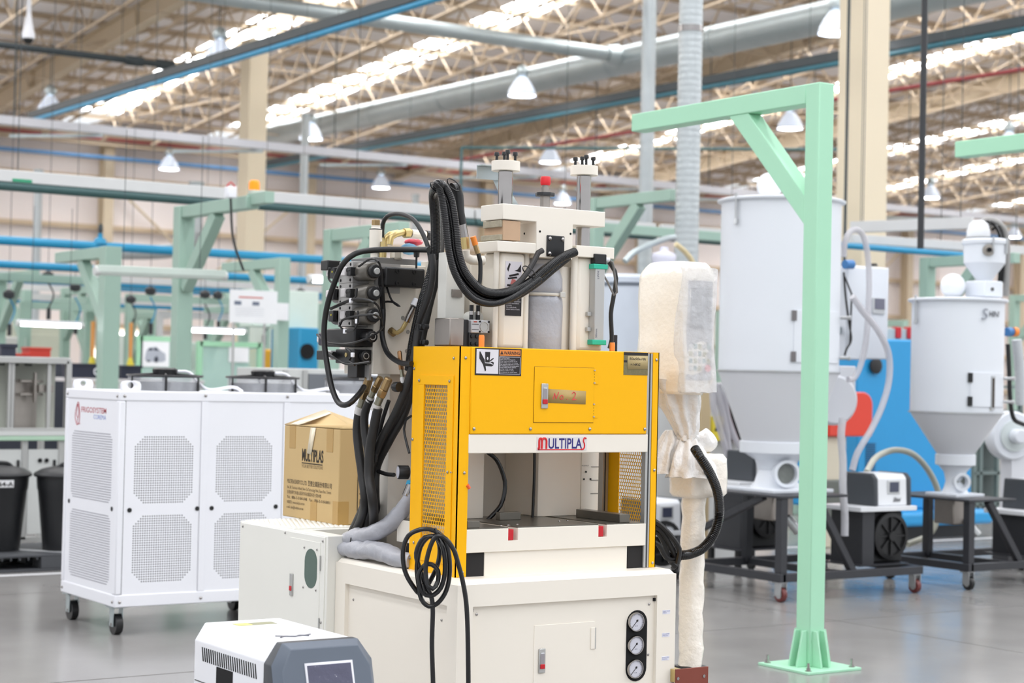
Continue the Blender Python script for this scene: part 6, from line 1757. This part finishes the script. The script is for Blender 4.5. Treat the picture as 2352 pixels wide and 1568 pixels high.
def hopper(label, ax, ay, R, zr, zs, zc, rc, zo, zp, r_ball, ball_off, door, wm, cart, big):
    t = thing('hopper_dryer', label, 'hopper dryer', (ax, ay, 0), 'white hopper dryers on carts')
    MB().lathe([(R, zs), (R, zr - .03)], (ax, ay, 0), 48).build('drum', shell, t)
    MB().lathe([(R + .005, zr - .03), (R + .028, zr - .02), (R + .03, zr - .008), (R + .015, zr), (R * .5, zr + .012), (.02, zr + .015)], (ax, ay, 0), 48).build('lid', shell, t)
    MB().lathe([(R + .002, zs + .002), (R + .012, zs), (R + .012, zs - .008), (R - .002, zs - .012)], (ax, ay, 0), 48, cap=False).build('seam_ring', silverc, t)
    MB().lathe([(R, zs - .01), (rc, zc)], (ax, ay, 0), 48).build('cone', conem, t)
    MB().lathe([(rc + .01, zc + .005), (rc + .015, zc), (rc + .015, zc - .075), (rc + .005, zc - .08)], (ax, ay, 0), 36).build('cone_collar', shell, t)
    MB().ball((ax + ball_off[0], ay + ball_off[1], zr + .012 + r_ball * .92), r_ball, 24, (1, 1, 1)).build('exhaust_ball', M('white_filter_ball', (232, 234, 238), .25), t)
    # outlet casting with round port
    zz = zc - .08
    oc = MB().lathe([(rc * .95, zz), (rc * .62, zz - .05), (rc * .52, zz - .12), (rc * .62, zp + .05), (rc * .8, zp)], (ax, ay, 0), 28).build('outlet_casting', shell, t)
    pr_ = min(.085, rc * .42)
    d = Vector((-.35, -.93, 0)).normalized()
    c0 = Vector((ax, ay, (zz + zp) / 2 - .01))
    MB().lathe([(pr_, .0), (pr_, rc * .78), (pr_ + .012, rc * .78), (pr_ + .012, rc * .78 + .015), (pr_ - .01, rc * .78 + .015), (pr_ - .012, rc * .78 - .04), (.03, rc * .78 - .04)], c0, 28, d, cap=False).build('drain_port', shell, oc)
    MB().lathe([(pr_ - .014, rc * .78 - .05), (pr_ - .014, rc * .78 - .035)], c0, 24, d).build('port_glass', M('port_glass', (120, 124, 120), .1, var=.3, scale=20), oc)
    for k in range(6):
        a = PI / 3 * k
        MB().lathe([(.008, 0), (.008, .014)], (ax + rc * .72 * math.cos(a), ay + rc * .72 * math.sin(a), zp), 6).build('flange_bolt', silverc, oc)
    # toggle clamps
    for a in (math.radians(door[0] - 58 if big else door[0] - 74), math.radians(door[0] + 100)):
        cx_, cy_ = ax + (R + .02) * math.cos(a), ay + (R + .02) * math.sin(a)
        o = MB().cyl((cx_, cy_, zr - .16), (cx_, cy_, zr + .02), .009, n=8).cyl((cx_ - .006, cy_, zr - .2), (cx_ + .004, cy_, zr - .16), .013, n=8)
        o.build('toggle_clamp', silverc, t)
    # curved inspection door with hinges
    zd0, zd1 = door[2], door[3]
    b = MB()
    n = 16
    A0, A1 = math.radians(door[0]), math.radians(door[1])
    for k in range(n + 1):
        a = A0 + (A1 - A0) * k / n
        for r, z in ((R, zd0), (R + .008, zd0), (R + .008, zd1), (R, zd1)):
            b.v.append((ax + r * math.cos(a), ay + r * math.sin(a), z))
    for k in range(n):
        for j in range(4):
            b.f.append((k * 4 + j, k * 4 + (j + 1) % 4, k * 4 + 4 + (j + 1) % 4, k * 4 + 4 + j))
    b.f.append((0, 1, 2, 3))
    b.f.append(tuple(n * 4 + j for j in (3, 2, 1, 0)))
    dr = b.build('inspection_door', shell, t, bevel=.002)
    hm = blackp if not big else M('grey_hinge', (112, 108, 110), .4)
    for z in (zd0 + .04, zd1 - .04):
        MB().bar((ax + (R + .008) * math.cos(A0), ay + (R + .008) * math.sin(A0), z - .035), (ax + (R + .008) * math.cos(A0), ay + (R + .008) * math.sin(A0), z + .035), .034, .02, (math.cos(A0), math.sin(A0), 0)).build('hinge', hm, dr, bevel=.002)
        MB().cyl((ax + (R + .012) * math.cos(A1), ay + (R + .012) * math.sin(A1), z), (ax + (R + .07) * math.cos(A1), ay + (R + .07) * math.sin(A1), z), .012, n=8).cyl((ax + (R + .07) * math.cos(A1), ay + (R + .07) * math.sin(A1), z), (ax + (R + .09) * math.cos(A1), ay + (R + .09) * math.sin(A1), z), .016, n=8).build('door_knob', silverc, dr)
    # cart
    x0, x1, y0, y1 = cart
    zt_ = zp
    zf = .165
    def tb(name, p, q, w_=.055):
        return MB().bar(p, q, w_, w_).build(name, frame_m, t, bevel=.003)
    tb('cart_rail', (x0, y0, zf), (x1, y0, zf))
    tb('cart_rail', (x0, y1, zf), (x1, y1, zf))
    tb('cart_rail', (x0, y0 - .0275, zf), (x0, y1 + .0275, zf))
    tb('cart_rail', (x1, y0, zf), (x1, y1, zf))
    xm = ax + (.2 if big else ax - x0)
    tb('cart_rail', (xm, y0, zf), (xm, y1, zf), .05)
    lg = .06
    tb('cart_leg', (x0 + .02, y0 + .02, zf), (x0 + .02, y0 + .02, zt_ - .03), lg)
    tb('cart_leg', (x0 + .02, y1 - .02, zf), (x0 + .02, y1 - .02, zt_ - .03), lg)
    tb('cart_leg', (xm - .02, y1 - .02, zf), (xm - .02, y1 - .02, zt_ - .03), lg)
    tb('cart_brace', (xm + .12, y0 + .02, zf), (xm - .25, y0 + .02, zt_ - .03), .05)
    tb('cart_brace', (x0 + .02, y1 + .25, zf + .1), (x0 + .02, y0 + .2, zt_ - .03), .045) if big else None
    MB().box(x0 - .03, y0 - .02, zt_ - .03, xm + .02, y1 + .02, zt_ - .012).build('cart_deck', frame_m, t, bevel=.003)
    MB().box(ax - rc * 1.15, ay - rc * 1.15, zt_ - .012, ax + rc * 1.15, ay + rc * 1.15, zt_ + .012).build('outlet_plate', shell, t, bevel=.004)
    for x, y in ((x0 + .02, y0 + .03), (x1 - .04, y0 + .03), (x0 + .02, y1 - .02), (x1 - .04, y1 - .02)):
        caster(t, x, y, wm)
    # suction box under the outlet
    MB().box(ax - .12, ay - .1, zt_ - .22, ax + .08, ay + .1, zt_ - .03).build('suction_box', brushed, t, bevel=.01)
    MB().cyl((ax + .02, ay - .1, zt_ - .2), (ax + .08, ay - .16, zt_ - .3), .035, n=14).build('suction_probe', silverc, t)
    return t
h1 = hopper('largest white hopper dryer behind the green post', 8.885, 9.68, .428, 2.795, 1.575, 1.07, .25, 0, .735, .093, (-.125, -.01), (241, 303, 1.635, 2.0), maroon, (8.5, 9.86, 9.2, 10.2), True)
h2 = hopper('smaller white hopper dryer with a lettered drum and loader on top', 10.555, 9.515, .345, 2.155, 1.30, .975, .135, 0, .675, .094, (-.06, .0), (238, 298, 1.345, 1.6), blackp, (10.32, 11.9, 9.16, 10.0), False)
# lettering on the second drum, following the curve at its right front
a = math.radians(266)
n_ = Vector((math.cos(a), math.sin(a), 0))
d_ = Vector((-math.sin(a), math.cos(a), 0))
text('HINI', .062, Vector((10.555, 9.515, 2.015)) + n_ * .352 - d_ * .03, d_, UPV, M('logo_black', (36, 38, 48), .5), h2, width=.105, bold=.01, shear=.15)
MB().tube([tuple(Vector((10.555, 9.515, 2.0 + zz)) + n_ * .352 - d_ * xx) for xx, zz in ((.1, .0), (.075, -.002), (.05, .012), (.052, .03), (.075, .038), (.082, .055), (.065, .07), (.042, .066))], .006, 6, .01).build('logo_swirl', M('logo_silver', (150, 154, 164), .4), h2)
a = math.radians(270)
n_ = Vector((math.cos(a), math.sin(a), 0))
d_ = Vector((-math.sin(a), math.cos(a), 0))
c_ = Vector((10.555, 9.515, 1.45)) + n_ * .354
MB().bar(c_ + Vector((0, 0, -.125)) , c_ + Vector((0, 0, .125)), .04, .006, n_).build('sight_glass_frame', silverc, h2)
MB().bar(c_ + Vector((0, 0, -.11)) + n_ * .004, c_ + Vector((0, 0, .11)) + n_ * .004, .02, .004, n_).build('sight_glass', M('amber_glass', (60, 48, 36), .15), h2)
c_ = Vector((10.555, 9.515, 1.325)) + n_ * .347
MB().add([c_ - d_ * .02, c_ + d_ * .02, c_ + Vector((0, 0, .035))], [(0, 1, 2)]).build('hazard_triangle', M('hazard_yellow', (238, 206, 80), .5), h2, solid=.002)
# vacuum loader on the second hopper
lx, ly, lz = 10.705, 9.395, 2.17
vl = thing('vacuum_loader', 'small white vacuum loader standing on the lettered hopper', 'loader', (lx, ly, lz))
MB().box(lx - .1, ly - .1, lz, lx + .1, ly + .1, lz + .125).build('feed_box', shell, vl, bevel=.012)
MB().lathe([(.06, lz + .125), (.065, lz + .14), (.155, lz + .26), (.158, lz + .4), (.17, lz + .405), (.172, lz + .43), (.155, lz + .445)], (lx, ly, 0), 32).build('loader_body', shell, vl)
MB().lathe([(.09, lz + .445), (.088, lz + .5), (.07, lz + .56), (.035, lz + .585)], (lx - .05, ly + .02, 0), 24).build('motor_cowl', M('cowl_white', (226, 228, 232), .3), vl)
MB().lathe([(.148, lz + .44), (.15, lz + .452)], (lx, ly, 0), 24).build('gasket', blackp, vl)
n_ = Vector((-.62, -.78, 0)).normalized()
MB().lathe([(.045, .14), (.045, .165), (.02, .166), (.02, .19)], (lx, ly, lz + .35), 16, n_).build('inlet_flange', brushed, vl)
MB().lathe([(.018, .185), (.018, .2)], (lx, ly, lz + .35), 12, n_).build('inlet_bore', hole, vl)
n_ = Vector((-.25, -.97, 0)).normalized()
MB().lathe([(.014, .1), (.014, .112)], (lx, ly, lz + .06), 12, n_).build('knob', M('dark_knob', (90, 88, 86), .4), vl)
for a in (PI * 1.35, PI * 1.62):
    MB().cyl((lx + .168 * math.cos(a), ly + .168 * math.sin(a), lz + .33), (lx + .172 * math.cos(a), ly + .172 * math.sin(a), lz + .45), .009, n=8).build('toggle_clamp', silverc, vl)
for k in range(4):
    MB().tube([(lx - .02 + .03 * k, ly + .02 - .01 * k, lz + .55 - .01 * k), (lx + .06 + .03 * k, ly - .0, lz + .58 - .01 * k), (lx + .13 + .02 * k, ly - .02, lz + .5 - .02 * k), (lx + .155 + .015 * k, ly - .02, lz + .35), (lx + .165 + .01 * k, ly, lz + .12)], .011, 8).build('hose', gloss, vl)
MB().tube([(lx + .02, ly + .12, lz + .52), (lx + .1, ly + .08, lz + .6), (lx + .18, ly, lz + .56), (lx + .225, ly - .02, lz + .42), (lx + .225, ly - .02, lz + .02)], .024, 12).build('feed_hose', M('grey_feed_hose', (150, 148, 146), .4), vl)

# granulate feeders standing on the carts
def feeder(name, label, x, y, z, fan):
    t = thing(name, label, 'feeder', (x, y, z), 'grey and white feeder units on the carts')
    cw = M('feeder_white', (226, 228, 232), .35)
    sec = [(y - .16, z), (y - .15, z + .2), (y - .12, z + .23), (y + .14, z + .23), (y + .16, z)]
    x += .1
    MB().prism(sec, 'yz', x - .15, x + .15).build('case', cw, t, bevel=.01)
    for s in (-1, 1):
        MB().prism([(a, c) for a, c in [(y - .168, z - .002), (y - .16, z + .2), (y - .125, z + .236), (y + .15, z + .236), (y + .168, z - .002)]], 'yz', x + s * .15, x + s * .19).build('side_cap', charcoal, t, bevel=.012)
    MB().box(x - .055, y - .162, z + .085, x + .075, y - .153, z + .185).build('display_bezel', M('bezel_grey', (196, 198, 200), .4), t, bevel=.004)
    MB().box(x - .035, y - .166, z + .1, x + .055, y - .16, z + .172).build('display', M('display_dark', (70, 74, 92), .1), t)
    text('Shini', .045, (x + .0, y - .162, z + .03), FRONT_X, UPV, M('logo_black', (36, 38, 48), .5), t, width=.08, bold=.02, shear=.4)
    x -= .1
    MB().box(x - .26, y - .2, z - .035, x + .31, y + .2, z).build('shelf', cw, t, bevel=.004)
    MB().box(x - .2, y - .16, .2, x - .08, y + .16, z - .035).build('support_column', frame_m, t, bevel=.004)
    MB().box(x - .06, y - .12, .2, x + .25, y + .18, z - .04).build('blower_case', M('blower_black', (26, 27, 30), .5), t, bevel=.02)
    c0 = (x + .09, y - .12, .2 + (z - .26) / 2 + .02)
    MB().lathe([(.17, 0), (.175, .02), (.17, .045), (.14, .05), (.135, .03), (.04, .03), (.035, .06)], c0, 28, NY).build('blower_housing', blackp, t)
    for k in range(8):
        a = PI / 4 * k
        MB().bar((c0[0] + .04 * math.cos(a), c0[1] - .04, c0[2] + .04 * math.sin(a)), (c0[0] + .138 * math.cos(a), c0[1] - .04, c0[2] + .138 * math.sin(a)), .012, .01, NY).build('blower_rib', blackp, t)
    MB().box(x - .26, y - .2, .193, x + .24, y + .2, .203).build('foot_plate', frame_m, t)
    if fan == 2:
        for dx in (-.22, .2):
            for dy in (-.16, .16):
                MB().cyl((x + dx - .015, y + dy, .04), (x + dx + .015, y + dy, .04), .04, n=16).box(x + dx - .02, y + dy - .02, .05, x + dx + .02, y + dy + .02, .193).build('castor', blackp, t)
    return t
fz = (9.448,9.300,0.6068)[2]
fe = feeder('granulate_feeder', 'white feeder with display on the big hopper cart', (9.631,9.350,0.5989)[0], 9.52, fz + .01, 1)
hs = [(9.427,9.350,0.8714),(9.480,9.350,1.002),(9.617,9.350,1.174),(9.723,9.350,1.348),(9.786,9.350,1.538),(9.772,9.350,1.728),(9.665,9.350,1.883),(9.507,9.350,2.019),(9.396,9.350,2.124)]
tag(MB().tube([(p[0], p[1] + .12, p[2]) for p in hs], .024, 12).build('clear_feed_hose', clearhose), 'clear hose rising from the feeder to the white cabinet', 'hose')
tag(MB().tube([(9.432,9.600,2.418),(9.438,9.600,2.514),(9.480,9.600,2.596),(9.550,9.600,2.626),(9.622,9.600,2.588),(9.670,9.600,2.463),(9.693,9.600,2.271),(9.690,9.600,2.014),(9.669,9.600,1.789),(9.620,9.600,1.628),(9.560,9.600,1.538),(9.498,9.600,1.524)], .022, 12).build('clear_loop_hose', clearhose), 'clear hose looping over the right side of the big hopper', 'hose')
tag(MB().tube([(9.904,9.800,0.831),(10.187,10.000,0.9168),(10.393,10.100,0.961),(10.536,10.100,0.984),(10.707,10.100,0.9523),(10.857,10.100,0.8546),(10.975,10.100,0.7146),(11.028,10.100,0.5747),(10.992,10.100,0.402),(10.895,10.100,0.3009),(10.676,10.100,0.2393)], .024, 12).build('clear_floor_hose', M('cream_hose', (196, 196, 180), .3, alpha=.85)), 'cloudy hose arching from the feeder towards the second hopper', 'hose')
tag(MB().tube([(9.187,9.330,1.251),(9.173,9.330,1.128),(9.195,9.330,0.9429),(9.199,9.330,0.7581),(9.221,9.330,0.5729),(9.225,9.330,0.4188)], .028, 10).build('film_wrapped_tube', M('milky_film', (206, 206, 212), .25, alpha=.7, bump=.8, bscale=20)), 'milky plastic wrapped tube hanging right of the green post', 'tube')
# second feeder, only its edge in view
feeder('granulate_feeder', 'dark feeder of the second hopper cut by the right edge', 11.35, 9.5, fz - .06, 1)
# blower snail behind the second hopper
q = (11.960,10.200,1.092)
t = thing('hot_air_blower', 'white snail blower right of the second hopper', 'blower', (q[0], 10.2, 0))
MB().lathe([(.19, -.07), (.205, -.05), (.205, .05), (.19, .07)], q, 32, (0.3, 1, 0)).build('snail_casing', shell, t)
MB().lathe([(.13, .07), (.13, .085)], q, 28, (-.3, -1, 0)).build('cover_plate', M('blower_plate', (206, 214, 214), .35), t)
MB().lathe([(.06, .08), (.062, .17), (.05, .18)], q, 20, (-.3, -1, 0)).build('motor', shell, t)
MB().box(q[0] - .02, 10.15, .4, q[0] + .2, 10.27, q[2]).build('outlet_duct', conem, t)
MB().box(q[0] - .06, 10.14, 0, q[0] + .25, 10.31, .42).build('stand', frame_m, t)
t = thing('air_regulator', 'blue air regulator on the right of the second hopper', 'regulator', (11.119,9.500,1.931))
MB().cyl((11.089,9.500,1.923), (11.205,9.500,1.927), .035, n=14).build('filter_bowl', M('regulator_blue', (60, 120, 180), .4), t)
MB().cyl((11.148,9.490,1.925), (11.188,9.490,1.926), .037, n=14).build('band', orange, t)
MB().tube([(11.165,9.550,1.831),(11.185,9.550,1.627),(11.200,9.550,1.424),(11.245,9.550,1.254),(11.368,9.550,1.203)], .018, 10).build('black_hose', black, t)
MB().tube([(11.325,9.600,1.869),(11.366,9.600,1.630),(11.388,9.600,1.356)], .04, 12).build('flexible_duct', M('flex_grey', (196, 200, 204), .4, bump=.6, bscale=60), t)
# control cabinets fixed to the big hopper by brackets
q0, q1 = (10.143,10.200,2.109), (10.519,10.200,2.124)
zt_, zb2 = (10.315,10.200,2.416)[2], (10.333,10.200,1.693)[2]
t = thing('control_cabinet', 'white control cabinet with display right of the green post', 'cabinet', (q0[0], 10.2, zb2))
MB().box(q0[0], 10.2, zb2, q1[0], 10.42, zt_).build('case', shell, t, bevel=.01)
MB().box((10.335,10.200,2.185)[0], 10.187, (10.339,10.200,2.048)[2], (10.469,10.200,2.190)[0], 10.2, (10.335,10.200,2.174)[2]).build('display_bezel', M('bezel_grey', (196, 198, 200), .4), t, bevel=.004)
MB().box((10.354,10.200,2.186)[0], 10.182, (10.338,10.200,2.086)[2], (10.460,10.200,2.190)[0], 10.188, (10.336,10.200,2.168)[2]).build('display', M('display_grey', (112, 112, 128), .15), t)
MB().lathe([(.035, 0), (.03, .02)], (10.445,10.300,2.430), 12).build('cable_gland', blackp, t)
for z in (zb2 + .1, zt_ - .1):
    MB().bar((9.15, 10.02, z), (q0[0] + .05, 10.3, z), .03, .05).build('bracket', zinc, t)
q0, q1 = (9.846,9.980,2.092), (10.072,9.980,2.101)
t = thing('junction_cabinet', 'plain white cabinet between hopper and control cabinet', 'cabinet', (q0[0], 9.98, 1.6))
MB().box(q0[0], 9.98, (9.925,9.980,1.681)[2], q1[0], 10.16, (9.908,9.980,2.387)[2]).build('case', shell, t, bevel=.01)
MB().bar((9.2, 9.95, 1.9), (q0[0] + .03, 10.05, 1.9), .03, .05).build('bracket', zinc, t)
MB().tube([(9.779,9.950,2.336),(9.802,9.950,2.156),(9.843,9.950,1.960),(9.869,9.950,1.829),(9.825,9.950,1.761),(9.804,9.950,1.711)], .008, 8).build('black_lead', black, t)
MB().tube([(9.779,9.940,2.303),(9.836,9.940,2.207),(9.855,9.940,2.175),(9.846,9.940,1.795)], .007, 8).build('black_lead', black, t)
MB().cyl((9.777,9.940,2.395), (9.858,9.940,2.399), .035, n=14).build('blue_sensor', M('regulator_blue', (60, 120, 180), .4), t)
# snail blower on the big hopper
q = (9.668,9.950,1.371)
t = thing('hot_air_blower', 'pale snail blower beside the cone of the big hopper', 'blower', (q[0], 9.95, 0))
MB().lathe([(.17, -.08), (.19, -.06), (.19, .06), (.17, .08)], q, 32, (.3, 1, 0)).build('snail_casing', conem, t)
MB().box(q[0] + .02, 9.88, q[2], q[0] + .19, 10.02, (9.806,9.950,1.629)[2]).build('outlet_duct', conem, t, bevel=.01)
MB().bar((q[0] - .05, 9.98, q[2] - .15), (q[0] - .05, 9.98, .2), .04, .04).build('stand', frame_m, t)
# blue injection machine, red chute and beige column
q0, q1 = (12.609,12.600,1.416), (14.220,12.600,1.437)
t = thing('blue_press', 'large bright blue machine behind the two hoppers', 'machine', (q0[0], 12.6, 0))
bzt, bzb = (13.238,12.600,1.938)[2], (13.279,12.600,0.2702)[2]
MB().box(q0[0], 12.6, bzb, q1[0], 13.8, bzt).build('housing', M('bright_blue_paint', (40, 148, 206), .4, var=.02), t, bevel=.02)
MB().box(q0[0] + .3, 12.3, bzb - .14, q1[0], 13.6, bzb).build('plinth', M('bright_blue_paint', (40, 148, 206), .4, var=.02), t, bevel=.04, seg=3)
MB().box(q0[0] + .2, 12.5, 0, q1[0] - .1, 13.5, bzb - .14).build('base_frame', darkgrey, t)
MB().lathe([(.075, 0), (.078, .02), (.06, .025)], (12.805,12.580,1.672), 20, NY).build('handwheel', blackp, t)
MB().box(q0[0], 12.9, bzt, q1[0], 13.6, bzt + .12).build('top_deck', M('grey_deck', (176, 184, 182), .5), t, bevel=.01)
for px in ((13.440,12.900,2.023), (13.601,12.900,2.028)):
    MB().box(px[0] - .035, 12.88, bzt + .02, px[0] + .035, 12.95, px[2] + .05).build('red_terminal', red, t, bevel=.006)
b = MB()
for i_ in range(16):
    b.box((12.716,12.590,0.9135)[0], 12.59, (12.716,12.590,0.9135)[2] - i_ * .022, (12.846,12.590,0.9131)[0], 12.605, (12.716,12.590,0.9135)[2] - i_ * .022 + .01)
b.build('vent_louvres', M('dark_blue_vent', (30, 84, 124), .5), t)
q0, q1 = (11.646,12.000,1.218), (12.197,12.000,1.222)
rzt, rzb = (11.887,12.000,1.419)[2], (11.897,12.000,1.013)[2]
t = thing('red_guard', 'red rounded guard box on a beige column', 'guard', (q0[0], 12.0, 0))
w_ = q1[0] - q0[0]
pts = [(q0[0], rzb), (q1[0], rzb), (q1[0], rzt - .12)] + [(q1[0] - .12 + .12 * math.cos(a), rzt - .12 + .12 * math.sin(a)) for a in [PI / 2 * k / 6 for k in range(1, 7)]] + [(q0[0], rzt)]
MB().prism(pts, 'xz', 12.0, 12.5).build('guard_box', M('signal_red', (220, 66, 48), .4, var=.03), t, bevel=.012)
MB().box(q0[0] + .02, 12.05, 0, q0[0] + .27, 12.4, rzb).build('beige_column', M('beige_machine', (212, 204, 184), .5), t, bevel=.01)
MB().box(q0[0] + .0, 12.02, .2, q0[0] + .2, 12.06, .62).build('grey_bucket', M('grey_green_bucket', (100, 104, 98), .5), t, bevel=.02)
# grey racking at the right edge
q0, q1 = (15.859,14.000,0.4503), (16.629,14.000,0.4396)
t = thing('steel_racking', 'grey green steel racking behind the second hopper', 'rack', (q0[0], 14, 0))
rk = M('grey_green_steel', (118, 132, 130), .5, .2, var=.08)
for x in (q0[0], q0[0] + .1, (q0[0] + q1[0]) / 2, q1[0]):
    MB().box(x - .02, 14, 0, x + .02, 14.05, 1.5).build('upright', rk, t)
for z in (.15, .5, .85, 1.2, 1.48):
    MB().box(q0[0], 14.0, z, q1[0], 14.4, z + .03).build('shelf', rk, t)
MB().box(q0[0], 14.4, 0, q1[0], 14.42, 1.5).build('back_sheet', M('rack_back', (92, 104, 102), .6), t)
# machinery between the wrapped panel and the big hopper
q0, q1 = (9.148,11.600,1.391), (10.441,11.600,1.408)
t = thing('beige_machine', 'pale machine with a yellow sticker left of the big hopper', 'machine', (q0[0], 11.6, 0))
MB().box(q0[0] + .1, 11.6, 0, q1[0], 12.3, (9.978,11.600,1.474)[2]).build('body', M('pale_machine', (206, 208, 208), .5, var=.05), t, bevel=.02)
MB().box((9.631,11.400,1.401)[0], 11.4, 0, (9.733,11.400,1.403)[0], 11.5, (9.678,11.400,1.900)[2]).build('tan_post', M('tan_post', (190, 170, 134), .5), t, bevel=.006)
yl = MB().box((9.883,11.550,1.112)[0], 11.55, (9.900,11.550,0.9967)[2], (10.006,11.550,1.113)[0], 11.6, (9.895,11.550,1.199)[2]).build('yellow_sticker', M('sticker_yellow', (236, 216, 60), .5), t)
MB().prism([((9.903,11.540,1.077)[0], (9.903,11.540,1.077)[2]), ((9.965,11.540,1.077)[0], (9.903,11.540,1.077)[2]), ((9.934,11.540,1.156)[0], (9.934,11.540,1.156)[2])], 'xz', 11.545, 11.55).build('sticker_symbol', blackink, yl)
MB().box((10.012,11.500,1.404)[0], 11.5, (10.095,11.500,0.9874)[2], (10.244,11.500,1.188)[0], 11.6, (10.084,11.500,1.405)[2]).build('dark_intake', hole, t, bevel=.03)
MB().cyl((10.137,11.450,0.9931), (10.176,11.450,0.993), .03, n=12).build('orange_button', orange, t)
MB().lathe([(.012, 0), (.012, .01)], (10.028,11.540,1.415), 10, NY).build('green_lamp', M('green_led', (60, 240, 190), .3, emit=3.0), t)
b = MB()
MB().tube([(9.417,11.000,1.475),(9.489,11.000,1.304),(9.553,11.000,1.097),(9.589,11.000,0.9233),(9.662,11.000,0.7666),(9.803,11.000,0.6602)], .03, 10).build('ribbed_hose', clearhose, t)
MB().tube([(9.471,11.000,1.476),(9.533,11.000,1.339),(9.569,11.000,1.200),(9.655,11.000,1.027),(9.750,11.000,0.9223)], .026, 10).build('ribbed_hose', clearhose, t)
MB().tube([(9.399,11.000,1.440),(9.422,11.000,1.268),(9.509,11.000,1.062),(9.577,11.000,0.8887),(9.608,11.000,0.7153)], .026, 10).build('ribbed_hose', clearhose, t)
fq = (9.564,10.800,0.386)
fb = feeder('granulate_feeder', 'dark feeder unit seen beneath the big hopper', fq[0], 10.75, .72, 2)
fq = (8.642,10.600,0.3685)
feeder('granulate_feeder', 'feeder glimpsed between the yellow post and the wrapped pole', fq[0] - .12, 10.75, fq[2], 2)
q = (10.256,12.700,2.593)
t = thing('pale_loader', 'pale loader head with hoses above the wrapped panel', 'loader', (q[0], 12.7, 0))
MB().lathe([(.09, q[2] - .2), (.11, q[2] - .02), (.115, q[2]), (.105, q[2] + .03), (.04, q[2] + .05), (.035, q[2] + .09)], (q[0], 12.7, 0), 20).build('loader_head', M('lavender_white', (222, 222, 238), .3), t)
MB().cyl((q[0], 12.7, 0), (q[0], 12.7, q[2] - .2), .05, n=12).build('stand', lgrey, t)
MB().tube([(9.892,12.800,2.538),(9.988,12.800,2.621),(10.159,12.800,2.701),(10.358,12.800,2.768),(10.459,12.800,2.786)], .028, 10).build('foil_hose', zinc, t)
MB().tube([(10.307,12.600,2.708),(10.425,12.600,2.637),(10.513,12.600,2.544),(10.584,12.600,2.371),(10.627,12.600,2.098)], .024, 10).build('beige_hose', M('beige_hose', (206, 190, 150), .4), t)
q0 = (10.200,13.200,2.411)
t = thing('pale_dryer', 'blurred pale dryer between press head and wrapped panel', 'machine', (q0[0], 13.2, 0))
MB().lathe([(.2, 0), (.2, 1.2), (.28, 1.5), (.28, q0[2] + .02), (.24, q0[2] + .05)], (q0[0] + .2, 13.4, 0), 28).build('drum', M('pale_blue_grey', (206, 214, 226), .4), t)
MB().lathe([(.287, q0[2] - .06), (.29, q0[2] - .03)], (q0[0] + .2, 13.4, 0), 28).build('band', M('slate_band', (110, 118, 130), .4), t)
MB().box(q0[0] + .02, 13.05, 1.35, q0[0] + .2, 13.15, 1.55).build('control_box', charcoal, t, bevel=.01)
